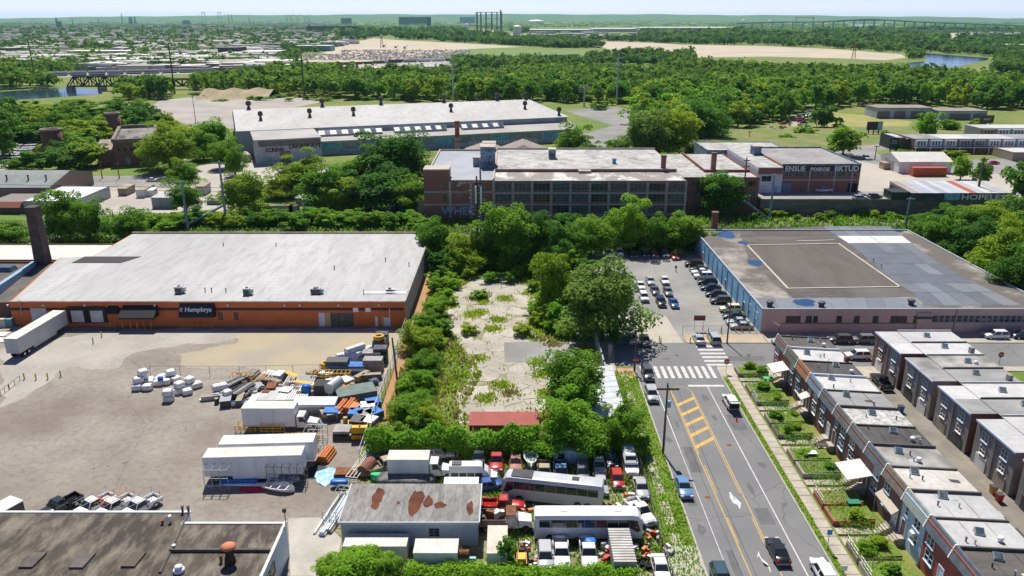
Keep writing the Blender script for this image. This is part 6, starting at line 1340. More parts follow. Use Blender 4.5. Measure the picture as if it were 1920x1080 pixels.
def stuff_trees(name, items, nq, m, label, sz=.3, seed=0, up=.3):
 """items: x,y,h,w ; one object"""
 rng = np.random.default_rng(seed); A = np.array(items); n = len(A); d = rng.normal(size=(n,nq,3)); d /= np.linalg.norm(d,axis=2,keepdims=True); d[:,:,2] = np.abs(d[:,:,2])*1.15-.25
 lob = 1+.22*rng.normal(size=(n,nq,1)); P = d*lob*np.stack([A[:,3]/2,A[:,3]/2,A[:,2]*.5],1)[:,None,:]
 P[:,:,0] += A[:,0][:,None]; P[:,:,1] += A[:,1][:,None]; P[:,:,2] += (A[:,2]*.5)[:,None]
 N = d+rng.normal(size=d.shape)*.45+np.array([0,0,up]); s = np.repeat(A[:,3]*sz*.5,nq)*rng.uniform(.7,1.3,n*nq)
 return tag(link(name, np_mesh(name, quads(P.reshape(-1,3),N.reshape(-1,3),s,rng), m)), label, None, None, 'stuff')
stuff_trees('woodland',[(p[0],p[1],*(lambda q: (q, q*rr.uniform(.75,1.2)))(rr.uniform(10,16)+4*math.sin(p[0]*.021)*math.sin(p[1]*.017+1))) for p, k in WP[250:]], 80, woods_mat, 'dense riverside wood beyond the factories')
# vehicles (local +Y is forward)
def ring(y, hw, z0, z1, top):
 m = (z0+z1)/2
 return [(-hw*.9,y,z0),(-hw,y,z0+.18),(-hw,y,m+.1),(-hw*.95,y,z1-.06),(-hw*.8,y,z1+top),(0,y,z1+top*1.6),(hw*.8,y,z1+top),(hw*.95,y,z1-.06),(hw,y,m+.1),(hw,y,z0+.18),(hw*.9,y,z0)]
KIND = {  # L, W, belt z, roof z, stations (y frac of half length, half-width frac, top z), greenhouse (base front, roof front, roof rear, base rear)
 'sedan': (4.75,1.82,.93,1.44,[(-1,.86,.80),(-.93,.96,.95),(-.62,1,.97),(0,1,.93),(.42,1,.92),(.72,.99,.86),(.92,.95,.76),(1,.84,.62)],(.95,.28,-.95,-1.75)),
 'suv': (4.65,1.88,1.05,1.70,[(-1,.88,.98),(-.95,.97,1.06),(-.5,1,1.07),(.3,1,1.06),(.5,1,1.06),(.75,.99,1.0),(.93,.95,.92),(1,.86,.75)],(1.15,.45,-1.85,-2.2)),
 'hatch': (4.1,1.76,.95,1.5,[(-1,.86,.9),(-.95,.96,.96),(-.4,1,.96),(.3,1,.94),(.55,1,.92),(.78,.98,.86),(.93,.94,.78),(1,.84,.65)],(1.05,.35,-1.45,-1.95)),
 'minivan': (5.0,1.95,1.05,1.76,[(-1,.9,1.0),(-.96,.98,1.06),(-.4,1,1.06),(.4,1,1.04),(.6,1,1.02),(.8,.98,.95),(.94,.94,.84),(1,.85,.7)],(1.75,.75,-2.15,-2.45)),
 'pickup': (5.6,1.96,1.12,1.84,[(-1,.96,1.1),(-.98,.99,1.12),(-.2,1,1.12),(.2,1,1.12),(.42,1,1.12),(.7,.99,1.1),(.95,.97,1.03),(1,.9,.8)],(1.15,.6,-.55,-.75)),
}
CARM = {}
def car_meshes(kind):
 if kind in CARM: return CARM[kind]
 L, W_, belt, roof, st, gh = KIND[kind]; hl, hw = L/2, W_/2; gc = .3 if kind in ('suv','pickup') else .22
 pm = paint((.5,.5,.5), 'paint_default')
 b = MB(); b.loft([ring(f*hl, hw*wf, gc+(.12 if abs(f) > .9 else 0), z, .02) for f, wf, z in st])
 if kind == 'pickup':        # open bed: floor and sides modelled above the rear half
  b = MB(); b.loft([ring(f*hl, hw*wf, gc+(.12 if abs(f) > .9 else 0),(.72 if f < -.15 else z),.0 if f < -.15 else .02) for f, wf, z in [(-1,.96,1),(-.18,1,1),(-.13,1,1.12)]+st[3:]])
  b.box(-hw*.98,-hw*.86,-hl+.02,-.72,.6,1.14).box(hw*.86,hw*.98,-hl+.02,-.72,.6,1.14).box(-hw*.86,hw*.86,-hl+.02,-hl+.12,.6,1.12).box(-hw*.86,hw*.86,-.84,-.72,.6,1.13)
 bf, rf_, rr_, br = gh; wb, wt = hw*.93, hw*.76; th = roof
 g = MB(); g.hexa([(-wb,br,belt-.05),(wb,br,belt-.05),(wb,bf,belt-.05),(-wb,bf,belt-.05),(-wt,rr_,th-.04),(wt,rr_,th-.04),(wt,rf_,th-.05),(-wt,rf_,th-.05)])
 g.hexa([(-wt,rr_,th-.039),(wt,rr_,th-.039),(wt,rf_,th-.049),(-wt,rf_,th-.049),(-wt*.9,rr_+.08,th+.02),(wt*.9,rr_+.08,th+.02),(wt*.9,rf_-.08,th+.01),(-wt*.9,rf_-.08,th+.01)])
 def inset(p, k=.08, off=.012):
  p = [Vector(q) for q in p]; c = sum(p, Vector())/4; n = (p[1]-p[0]).cross(p[3]-p[0]).normalized()
  return [tuple(q+(c-q)*k+n*off) for q in p]
 Bl, Br, Fr, Fl = [(-wb,br,belt),(wb,br,belt),(wb,bf,belt),(-wb,bf,belt)]; bl, br_, fr, fl = [(-wt,rr_,th-.05),(wt,rr_,th-.05),(wt,rf_,th-.05),(-wt,rf_,th-.05)]
 ws = MB().quad(*inset([Fr,Fl,fl,fr])); rw = MB().quad(*inset([Bl,Br,br_,bl]))
 def side(a, b_, c, d):
  a,b_,c,d = map(Vector,(a,b_,c,d)); ob = MB(); n = 2 if kind != 'pickup' else 1
  for k in range(n):
   t0, t1 = k/n+.03,(k+1)/n-.03; ob.quad(*inset([a.lerp(b_,t0),a.lerp(b_,t1),d.lerp(c,t1),d.lerp(c,t0)],.07))
  return ob
 sr, sl_ = side(Br,Fr,fr,br_), side(Fl,Bl,bl,fl)
 r_ = .34 if kind in ('suv','minivan') else (.4 if kind == 'pickup' else .32)
 wh = MB(); wh.bar((-.11,0,0),(.11,0,0),r_,14); rim = MB(); rim.bar((-.125,0,0),(.125,0,0),r_*.62,10)
 zf = st[-2][2]
 hlm = MB(); hlm.box(-.2,.2,-.1,.1,-.08,.08); tl = MB(); tl.box(-.16,.16,-.06,.06,-.12,.12)
 bp = MB(); bp.box(-hw*.9,hw*.9,-.06,.08,0,.22); gr = MB(); gr.box(-.42,.42,-.04,.02,-.09,.09)
 M_ = dict(body=b.mesh('body',pm,True), cabin=g.mesh('cabin',pm), windshield=ws.mesh('windshield',glass), rear_window=rw.mesh('rear_window',glass), sr=sr.mesh('side_window',glass), sl=sl_.mesh('side_window',glass),
  wheel=wh.mesh('wheel',rubber), rim=rim.mesh('rim',chrome), head=hlm.mesh('headlight',lamp_white), tail=tl.mesh('taillight',lamp_red), bumper=bp.mesh('bumper',grey_paint), grille=gr.mesh('grille',black), mirror=MB().box(-.09,.09,-.06,.06,-.06,.06).mesh('mirror',black), hl=hl, hw=hw, r=r_, zf=zf, belt=belt)
 # one-mesh version for far cars
 f = MB(); f.add(b.v,b.f); f.add(g.v,g.f); f.mat(1)
 for q in (ws,rw,sr,sl_): f.add(q.v,q.f)
 f.mat(2)
 for sx in (-1,1):
  for sy in (.62,-.62): f.bar((sx*(hw-.2),sy*hl,r_),(sx*(hw-.0),sy*hl,r_),r_,10)
 M_['far'] = f.mesh('car',[pm,glass,rubber]); CARM[kind] = M_; return M_
def own(o, m): o.material_slots[0].link = 'OBJECT'; o.material_slots[0].material = m; return o
def car(px, py, head, kind, col, label, group=None, z0=.012, world=None, parts=True, name='car'):
 x, y = world or G(px, py, z0); M_ = car_meshes(kind); m = col if not isinstance(col, tuple) else paint(col)
 if not parts:
  o = link(name, M_['far'], None, (x,y,z0),(0,0,R(head))); own(o, m); return tag(o, label, 'car',group)
 q = thing(name if kind != 'pickup' else 'pickup_truck',label, 'car' if kind != 'pickup' else 'pickup',(x,y,z0), R(head), group)
 own(link('body',M_['body'], q), m); own(link('cabin',M_['cabin'], q), m)
 for n_ in ('windshield','rear_window'): link(n_, M_[n_], q)
 link('side_window',M_['sr'], q); link('side_window',M_['sl'], q)
 hl, hw, r_ = M_['hl'], M_['hw'], M_['r']
 for sx in (-1,1):
  for sy in (.62,-.6): w_ = link('wheel',M_['wheel'], q, (sx*(hw-.1),sy*hl,r_)); link('rim',M_['rim'], w_)
  link('headlight',M_['head'], q, (sx*hw*.68,hl*.965,M_['zf']-.1)); link('taillight',M_['tail'], q, (sx*hw*.78,-hl*.985,M_['belt']-.12)); link('mirror',M_['mirror'], q, (sx*(hw+.05),KIND[kind][5][0]-.25,M_['belt']+.02))
 link('bumper',M_['bumper'], q, (0,hl*.985,.32)); link('bumper',M_['bumper'], q, (0,-hl*.985,.36)); link('grille',M_['grille'], q, (0,hl*.99+.03,M_['zf']-.22))
 return q
C = dict(white=(.72,.72,.71), silver=(.40,.41,.42), grey=(.16,.165,.17), dgrey=(.07,.072,.076), black=(.014,.015,.017), navy=(.015,.03,.06), blue=(.02,.09,.30), red=(.42,.025,.02), orange=(.55,.07,.02), burg=(.055,.012,.018), green=(.02,.045,.035), tan=(.38,.32,.22), lblue=(.12,.24,.40), teal=(.03,.07,.09))
PL = 'cars parked in the fenced lot'
for a in [
 (1123,477,180,'sedan','grey','grey sedan half hidden by trees at the back of the lot'),(1141,478,180,'sedan','silver','pale silver sedan at the back of the lot beside the white one'),(1161,478,180,'suv','white','white compact utility car in the back row of the lot'),(1186,480,180,'sedan','black','black sedan in deep shade in the back row'),(1210,480,180,'suv','navy','dark blue utility car in the back row beside the red one'),(1226,480,180,'sedan','red','red sedan in the back row of the lot'),(1246,481,180,'suv','grey','grey utility car between the red and orange cars'),(1264,484,180,'sedan','orange','orange red coupe at the end of the back row'),
 (1301,499,90,'suv','burg','dark burgundy utility car nosed out from the blue wall'),(1310,508,90,'sedan','green','dark green sedan by the blue wall next to the burgundy car'),(1314,514,90,'sedan','white','white sedan by the blue wall'),(1319,522,90,'suv','white','white utility car by the blue wall beside the black one'),(1326,533,90,'suv','black','black utility car by the blue wall next to the white one'),(1332,543,90,'sedan','navy','dark navy sedan by the blue wall'),(1342,555,90,'sedan','black','black sedan by the blue wall beyond the navy one'),(1351,568,90,'suv','dgrey','charcoal utility car by the blue wall'),(1369,584,90,'suv',(.74,.66,.40),'white and yellow taxi on yellow painted bays'),(1376,597,90,'sedan','green','dark green sedan between the taxi and the silver cars'),(1383,608,90,'sedan','silver','silver sedan by the blue wall beside its twin'),(1390,616,90,'sedan','silver','silver sedan right behind the yellow bollards'),
 (1219,531,180,'sedan','silver','silver sedan in the middle block behind the dark ones'),(1246,530,180,'sedan','white','white sedan with dark glass roof in the middle block'),(1228,549,180,'sedan','dgrey','charcoal sedan in the middle block'),(1252,551,180,'sedan','grey','grey sedan in front of the white one in the middle block'),(1239,571,180,'suv','black','black utility car at the front of the middle block'),(1263,573,180,'sedan','blue','bright blue sedan at the front of the middle block'),
 (1201,540,180,'sedan','white','white sedan beside the huge round tree'),(1207,562,180,'suv','white','white utility car beside the huge round tree'),(1177,610,180,'sedan','white','white car mostly hidden under the huge round tree')]:
 car(a[0],a[1],a[2],a[3],C[a[4]] if isinstance(a[4],str) else a[4],a[5],PL)
for a in [(1184,640,180,'sedan','lblue','blue sedan parked by the gate wall'),(1209,643,180,'sedan','grey','grey sedan beside the blue one by the gate wall'),(1310,641,0,'sedan','silver','silver sedan at the parking lot fence'),(1338,640,0,'minivan','silver','silver minivan at the parking lot fence'),
 (1467,644,90,'hatch','silver','silver hatchback half behind the corner house'),(1575,642,90,'suv','dgrey','dark utility car behind the corner row house roof'),(1617,642,90,'suv','grey','grey utility car on the cross street, next along from the dark one'),(1607,672,90,'suv','white','boxy white utility car beside the corner row house'),(1866,634,90,'suv','white','white crossover parked before the dark window strip'),(1918,634,90,'suv','navy','dark blue crossover parked behind the white one'),
 (1214,706,180,'suv','dgrey','dark utility car on the crosswalk at the kerb'),(1221,746,180,'suv','silver','silver utility car parked behind the dark one at the kerb'),(1281,920,180,'sedan','lblue','light blue sedan parked along the weedy verge'),(1457,1040,0,'sedan','black','black sedan driving along the street'),(1543,1082,0,'suv','white','white utility car with roof bars by the garden walls'),(1352,1094,180,'suv','teal','dark teal utility car at the kerb beyond the concrete drive'),
 (1868,985,180,'sedan','silver','pale sedan parked in the alley'),(1908,1030,180,'suv','dgrey','dark utility car parked behind the pale one in the alley'),(1652,722,0,'pickup','black','black pickup with canopy in the alley')]:
 car(a[0],a[1],a[2],a[3],C[a[4]],a[5])
q = car(1369,760,0,'suv',C['white'],'white utility car with open tailgate at the kerb')
mb = MB(); mb.hexa([(-.75,-2.2,1.62),(.75,-2.2,1.62),(.75,-3.1,1.85),(-.75,-3.1,1.85),(-.75,-2.2,1.7),(.75,-2.2,1.7),(.75,-3.1,1.93),(-.75,-3.1,1.93)]); part('tailgate',mb, paint(C['white']), q, local=True)
mb = MB(); mb.box(-.75,.75,-2.36,-2.33,.6,1.5); part('boot_dark_panel',mb, black, q, local=True)  # black panel painted as the dark inside of the boot
# junkyard cars
JG = 'scrapped vehicles in the junkyard'
rp = mat('faded_pink_paint',(.42,.20,.17),.6,(.32,.13,.10),1.5,(.2,.08,.05),4,.5)
for a in [(931,872,180,'pickup','red','red pickup with faded hood in the junkyard'),(967,874,180,'sedan',rp,'rusty pink stripped sedan next to the boat'),(1020,894,180,'pickup','tan','tan rusty pickup behind the black coach'),(1051,894,180,'pickup','lblue','blue roofed white pickup behind the black coach'),(1092,894,180,'suv','grey','grey utility car behind the black coach'),(1123,880,180,'sedan','silver','silver sedan in the shade of the street tree'),(1145,868,180,'hatch','navy','dark blue hatchback in the shade by the camper'),(1157,905,180,'hatch','red','red stripped hatchback with open hood'),(1202,922,180,'sedan','silver','silver sedan against the street fence'),(1126,914,180,'sedan','silver','silver sedan behind the black coach tail'),(1200,968,200,'pickup','white','white pickup turned toward the street gate'),(917,916,-80,'sedan','blue','blue old sedan with open hood near the minibus'),(823,858,-90,'suv','silver','silver car with rusty roof behind the box truck'),(724,880,-60,'pickup','tan','tan pickup at the end of the box truck'),(898,866,180,'suv','dgrey','grey utility car with square roof in the hedge shade'),(752,855,-90,'sedan','green','dark green sedan under the vines behind the box truck'),(727,858,-80,'sedan','teal','teal sedan under the vines'),(955,918,180,'sedan','green','dark green sedan ahead of the black coach'),(1022,1052,180,'suv','silver','pale utility car beside the stripped white truck'),(1103,1046,180,'pickup','white','white pickup loaded with a blue tarp'),(1238,1074,180,'sedan','white','white sedan with rust patches by the scrap heap'),(944,955,-90,'pickup','red','red and white pickup behind the dump truck'),(1052,1046,180,'pickup','white','stripped white truck without its hood'),(962,872,180,'hatch','dgrey','')][:-1]:
 car(a[0],a[1],a[2],a[3],C[a[4]] if isinstance(a[4],str) else a[4],a[5],JG)
# pickups with ladder racks behind the workshop
for i, a in enumerate([(113,958,150,'black','black pickup with empty bed behind the workshop'),(176,958,150,'white','white pickup with rack and red tool box'),(215,960,150,'white','white pickup with orange ladders on its rack'),(263,960,150,'white','white pickup with pale ladder and open bed')]):
 q = car(a[0],a[1],a[2],'pickup',C[a[3]],a[4],'pickups behind the workshop')
 if i:
  for sx in (-.8,.8):
   part('rack_bar',MB().bar((sx,-2.6,2.05),(sx,2.0,2.05),.03,5), grey_paint if i != 2 else orange, q, local=True)
   for y in (-2.5,-.6): part('rack_post',MB().bar((sx,y,1.1),(sx,y,2.05),.025,5), dark_metal, q, local=True)
  for k in range(9 if i == 2 else 4): y = -2.4+k*.5 if i == 2 else -2.5+k*1.4; part('rack_rung',MB().bar((-.8,y,2.06),(.8,y,2.06),.022,5), orange if i == 2 else grey_paint, q, local=True)
  part('tool_box',MB().box(-.75,.75,-1.1,-.88,.73,1.4), red_paint if i == 1 else grey_paint, q, local=True)
# coaches
def coach(px, py, ang, label, wm, roof_dark, L=12.9):
 x, y = G(px, py); q = thing('coach',label, 'bus',(x,y,.012), ang); W_, h = 2.55,3.6; hl = L/2
 def rg(xx, zt, inset=0): w2 = W_/2-inset; return [(xx,-w2,.38),(xx,w2,.38),(xx,w2,1.2),(xx,w2,2.0),(xx,w2-.04,3.1),(xx,w2-.22,zt-.12),(xx,w2-.6,zt),(xx,-w2+.6,zt),(xx,-w2+.22,zt-.12),(xx,-w2+.04,3.1),(xx,-w2,2.0),(xx,-w2,1.2)]
 mb = MB(); mb.loft([rg(-hl,h-.25,.08),rg(-hl+.15,h-.03),rg(-hl+1,h),rg(hl-1.2,h),rg(hl-.55,h-.12),rg(hl-.12,h-.7,.05),rg(hl,h-1.6,.12)]); b = part('body',mb, wm, q, local=True)
 for s in (-1,1):
  yy = s*(W_/2+.012)
  n = 8
  for k in range(n):
   a0 = -hl+.6+(L-2.2)*k/n; a1 = -hl+.6+(L-2.2)*(k+1)/n-.03; drop = .0
   mb = MB(); mb.quad(*([(a0,yy,1.95),(a1,yy,1.95),(a1,yy-s*.03,3.0),(a0,yy-s*.03,3.0)] if s < 0 else [(a1,yy,1.95),(a0,yy,1.95),(a0,yy-s*.03,3.0),(a1,yy-s*.03,3.0)])); part('side_window',mb, glass, q, local=True)
  mb = MB(); pts = [(hl-1.6,yy,1.9),(hl-.7,yy,1.35),(hl-.25,yy,1.45),(hl-.7,yy-s*.03,2.9),(hl-1.6,yy-s*.03,3.0)]; mb.add(pts if s < 0 else pts[::-1],[(0,1,2,3,4)]); part('driver_window',mb, glass, q, local=True)
  for fx in (hl-2.4,-hl+3.2,-hl+1.9):
   w_ = part('wheel',MB().bar((fx,s*(W_/2-.3),.5),(fx,s*(W_/2+.02),.5),.5,16), rubber, q, local=True); part('rim',MB().bar((fx,s*(W_/2+.021),.5),(fx,s*(W_/2+.035),.5),.3,12), chrome, w_, local=True)
   mb = MB(); mb.lathe((0,0,0),[(.62,0),(.62,.01)],14); 
  for k in range(5): a0 = -hl+3.9+k*1.25; part('luggage_door',MB().box(a0,a0+1.2,min(yy,yy+s*.01),max(yy,yy+s*.01),.5,1.25), wm, q, local=True)
  part('mirror',MB().box(hl+.02,hl+.25,s*(W_/2+.1)-.12,s*(W_/2+.1)+.12,1.9,2.5), black, q, local=True)
  part('headlight',MB().box(hl-.03,hl+.06,s*.85-.25,s*.85+.25,.75,1.0), lamp_white, q, local=True); part('taillight',MB().box(-hl-.03,-hl+.05,s*1.05-.1,s*1.05+.1,1.0,1.9), lamp_red, q, local=True)
 mb = MB(); mb.quad((hl+.03,-1.1,1.35),(hl+.03,1.1,1.35),(hl-.22,1.05,3.05),(hl-.22,-1.05,3.05)); part('windshield',mb, glass, q, local=True)
 for a0 in (-hl*.45,hl*.55): part('roof_hatch',MB().box(a0-.45,a0+.45,-.4,.4,h+.002,h+.07), roof_dark if roof_dark else white_paint, q, local=True)
 if roof_dark: part('dark_roof_panel',MB().box(hl-4.0,hl-1.2,-.9,.9,h+.003,h+.04), roof_dark, q, local=True)
 return q
x0, y0 = G(944,925); x1, y1 = G(1128,945)
coach(1036,938, math.atan2(y0-y1, x0-x1), 'silver coach with black nose parked at a slant',mat('coach_silver',(.48,.49,.50),.35,(.42,.43,.44),.5), mat('coach_black',(.03,.032,.036),.4),13.2)
coach(1101,1003,0.0, 'long white coach parked square to the street',mat('coach_white',(.74,.74,.73),.35,(.68,.68,.67),.5), None, 13.1)
# trucks
def box_truck(px, py, ang, label, L=6.4, cabcol=None, boxm=None, H_=3.6, door_side=False):
 x, y = G(px, py); q = thing('box_truck',label, 'truck',(x,y,.012), ang); c = cabcol or paint(C['white']); bm = boxm or white_box
 mb = MB(); mb.box(-L,0,-1.25,1.25,.95,H_); part('cargo_box',mb, bm, q, local=True)
 mb = MB(); mb.box(-L-.03,.03,-1.28,1.28,H_+.002,H_+.07); part('roof_cap',mb, white_roof_old, q, local=True)
 mb = MB(); mb.box(-L+.2,3.3,-.45,.45,.55,.94); part('chassis',mb, dark_metal, q, local=True)
 mb = MB(); mb.hexa([(.15,-1.05,.7),(1.75,-1.05,.7),(1.75,1.05,.7),(.15,1.05,.7),(.15,-1.0,2.55),(1.25,-.95,2.55),(1.25,.95,2.55),(.15,1.0,2.55)]); part('cab',mb, c, q, local=True)
 mb = MB(); mb.hexa([(1.751,-1.0,.7),(3.3,-.85,.7),(3.3,.85,.7),(1.751,1.0,.7),(1.751,-.95,1.6),(3.2,-.75,1.35),(3.2,.75,1.35),(1.751,.95,1.6)]); part('hood',mb, c, q, local=True)
 mb = MB(); mb.quad((1.72,-.9,1.62),(1.72,.9,1.62),(1.34,.85,2.42),(1.34,-.85,2.42)); part('windshield',mb, glass, q, local=True)
 for s in (-1,1):
  part('side_window',MB().quad(*[(.5,s*1.055,1.65),(1.45,s*1.055,1.65),(1.2,s*1.02,2.4),(.5,s*1.02,2.4)][::1 if s < 0 else -1]), glass, q, local=True)
  for fx in (2.55,-L+1.6): w_ = part('wheel',MB().bar((fx,s*.72,.48),(fx,s*1.12,.48),.48,14), rubber, q, local=True); part('rim',MB().bar((fx,s*1.121,.48),(fx,s*1.135,.48),.27,10), chrome, w_, local=True)
  part('headlight',MB().box(3.26,3.34,s*.6-.16,s*.6+.16,.95,1.2), lamp_white, q, local=True); part('mirror',MB().box(1.5,1.6,s*1.25-.12,s*1.25+.12,1.6,2.2), black, q, local=True)
 part('bumper',MB().box(3.31,3.45,-1.0,1.0,.5,.75), chrome, q, local=True)
 if door_side: part('side_door',MB().box(-2.6,-1.4,-1.28,-1.253,1.0,3.3), bm, q, local=True)
 return q
box_truck(559,803,0, 'white box truck parked before the yard materials',8.0, H_=4.0)
box_truck(806,893,0, 'white box truck with dented side in the junkyard',5.6, H_=3.3, door_side=True)
# dump truck
x, y = G(945,990); q = thing('dump_truck','white nosed tipper truck with scrap in its bed','truck',(x,y,.012),0)
part('bed',MB().box(-4.6,.2,-1.25,1.25,1.0,1.15).box(-4.6,.2,-1.25,-1.15,1.151,2.0).box(-4.6,.2,1.15,1.25,1.151,2.0).box(-4.6,-4.5,-1.149,1.149,1.151,2.0), mat('rusty_bed',(.13,.1,.09),.9,(.22,.14,.1),1), q, local=True)
for k in range(9): r_ = random.Random(k); xx, yy_ = r_.uniform(-4,-.3), r_.uniform(-.9,.9); part('scrap',MB().box(xx-.5,xx+.5,yy_-.25,yy_+.25,1.2,1.9+r_.random()*.4,r_.uniform(0,3)), [white_roof_old,rust,steel,dark_metal][k%4], q, local=True)
part('chassis',MB().box(-4.6,3.4,-.45,.45,.5,.99), dark_metal, q, local=True); part('cab',MB().hexa([(.3,-1.1,.7),(1.8,-1.1,.7),(1.8,1.1,.7),(.3,1.1,.7),(.3,-1.05,2.5),(1.45,-1,2.5),(1.45,1,2.5),(.3,1.05,2.5)]), mat('cab_brown_white',(.6,.58,.55),.5,(.35,.2,.13),.9), q, local=True)
part('cab_roof',MB().box(.25,1.5,-1.08,1.08,2.503,2.6), rust, q, local=True); part('hood',MB().hexa([(1.801,-1,.7),(3.5,-.9,.7),(3.5,.9,.7),(1.801,1,.7),(1.801,-.95,1.75),(3.4,-.8,1.5),(3.4,.8,1.5),(1.801,.95,1.75)]), paint(C['white']), q, local=True)
part('windshield',MB().quad((1.77,-.95,1.65),(1.77,.95,1.65),(1.52,.9,2.4),(1.52,-.9,2.4)), glass, q, local=True)
for s in (-1,1):
 for fx in (2.7,-2.2,-3.4): w_ = part('wheel',MB().bar((fx,s*.75,.5),(fx,s*1.15,.5),.5,14), rubber, q, local=True); part('rim',MB().bar((fx,s*1.151,.5),(fx,s*1.165,.5),.27,10), rust, w_, local=True)
# minibus (high-roof van) and camper
def high_van(px, py, ang, label, L=6.6, H_=2.75, m=None, top=None, name='minibus',cat='van'):
 x, y = G(px, py); q = thing(name, label, cat, (x,y,.012), ang); c = m or paint(C['white']); hl = L/2
 def rg(xx, zt, w2): return [(xx,-w2,.35),(xx,w2,.35),(xx,w2,1.2),(xx,w2-.06,min(zt,2.0)-.05),(xx,w2-.3,zt),(xx,-w2+.3,zt),(xx,-w2+.06,min(zt,2.0)-.05),(xx,-w2,1.2)]
 mb = MB(); mb.loft([rg(-hl,H_-.1,.95),rg(-hl+.15,H_,.99),rg(hl-2.3,H_,.99),rg(hl-1.3,1.75 if H_ < 2.6 else 1.95,.98),rg(hl-.95,1.25,.97),rg(hl-.1,1.0,.9),rg(hl,.8,.82)]); part('body',mb, c, q, local=True)
 z1 = 1.95
 mb = MB(); mb.quad((hl-1.02,-.85,1.32),(hl-1.02,.85,1.32),(hl-2.1,.75,H_-.15),(hl-2.1,-.75,H_-.15)); mb.v = [(a+.05,b_,z+.05) for a,b_,z in mb.v]; part('windshield',mb, glass, q, local=True)
 for s in (-1,1):
  for k in range(4): a0 = -hl+.35+k*1.08; part('side_window',MB().quad(*[(a0,s*1.0,1.25),(a0+.95,s*1.0,1.25),(a0+.95,s*.965,1.85),(a0,s*.965,1.85)][::1 if s < 0 else -1]), glass, q, local=True)
  for fx in (hl-1.2,-hl+1.4): w_ = part('wheel',MB().bar((fx,s*.75,.36),(fx,s*1.0,.36),.36,14), rubber, q, local=True); part('rim',MB().bar((fx,s*1.001,.36),(fx,s*1.015,.36),.2,10), chrome, w_, local=True)
  part('headlight',MB().box(hl-.16,hl-.02,s*.68-.15,s*.68+.15,.75,.95), lamp_white, q, local=True)
 part('bumper',MB().box(hl-.06,hl+.08,-.85,.85,.35,.6), grey_paint, q, local=True); part('roof_unit',MB().box(-hl+.4,-hl+1.7,-.5,.5,H_+.002,H_+.16), top or dark_metal, q, local=True)
 return q
high_van(888,902,0, 'white high roof minibus with dark windows in the junkyard')
high_van(1180,878,-math.pi/2, 'white camper van with raised roof by the street fence',5.6,2.5, None, mat('camper_blue',(.2,.4,.5),.6), 'camper_van','van')
# boat, sheds and containers in the junkyard
x, y = G(995,870); q = thing('boat','small pale green motor boat on a trailer in the junkyard','boat',(x,y,.012), math.pi)
hull = [[(-w_,yy,z),(-w_*.6,yy,z-.7),(0,yy,z-.9),(w_*.6,yy,z-.7),(w_,yy,z),(w_*.85,yy,z-.02),(w_*.5,yy,z-.45),(0,yy,z-.5),(-w_*.5,yy,z-.45),(-w_*.85,yy,z-.02)] for yy, w_, z in ((-2.6,.95,1.45),(-1,1.05,1.5),(.8,1.0,1.55),(2.0,.65,1.65),(2.7,.08,1.75))]
part('hull',MB().loft(hull), mat('boat_green',(.55,.66,.6),.4), q, local=True); part('windscreen',MB().quad((-.8,.7,1.56),(.8,.7,1.56),(.65,.4,1.95),(-.65,.4,1.95)), glassb, q, local=True)
part('outboard_motor',MB().box(-.25,.25,-3.0,-2.62,.9,1.9), white_paint, q, local=True); part('seat',MB().box(-.6,.6,-1.2,-.7,1.0,1.4), white_box, q, local=True); part('trailer_frame',MB().box(-.7,.7,-2.4,2.2,.35,.5), steel, q, local=True)
for s in (-1,1): part('wheel',MB().bar((s*.72,-.8,.3),(s*.95,-.8,.3),.3,12), rubber, q, local=True)
def container(px0, px1, py, dep, h, label, m, rm, ribs=0, name='container',skew=0):
 x0, y0 = G(px0, py); x1, _ = G(px1, py); q = thing(name, label, 'container',((x0+x1)/2,y0+dep/2,0)); part('body',MB().box(x0,x1,y0,y0+dep,.02,h), m, q)
 if ribs:
  for k in range(ribs): a = y0+dep*k/ribs; part('roof_rib',MB().box(x0-.02,x1+.02,a+.02,a+dep/ribs*.55,h+.002,h+.06), rm, q)
 
 else: part('roof',MB().box(x0-.03,x1+.03,y0-.03,y0+dep+.03,h+.002,h+.06), rm, q)
 return q
container(776,858,1066,2.6,2.1, 'white roofed container before the block shed',white_box, white_roof_old); container(645,763,1052,2.4,2.0, 'white roofed container half hidden by the big bush',white_box, white_roof_old)
container(913,951,1068,5.2,2.2, 'white container with rust streaked roof beside the tipper',white_box, mat('rust_streak_roof',(.62,.58,.5),.7,(.52,.48,.4),.4,(.3,.13,.05),1.2,.4))
container(1150,1192,1086,6.3,2.3, 'container with ribbed silver roof near the street gate',grey_paint, mat('ribbed_roof',(.55,.52,.47),.6,(.4,.36,.31),.6),13)
q = container(1038,1101,872,2.4,2.3, 'pale blue site cabin under the broad tree',mat('cabin_blue',(.30,.52,.62),.7), mat('cabin_roof',(.45,.55,.6),.7), name='site_cabin'); win(q, G(1052,872)[0], G(1052,872)[1], 1.5, '-y',.9,.8, 'sash',dark_metal); door(q, G(1072,872)[0], G(1072,872)[1], .05, '-y',.8,1.9, MATS['cabin_blue'])
q = container(833,897,947,1.8,3.0, 'white truck body standing behind the block shed',white_box, white_paint)
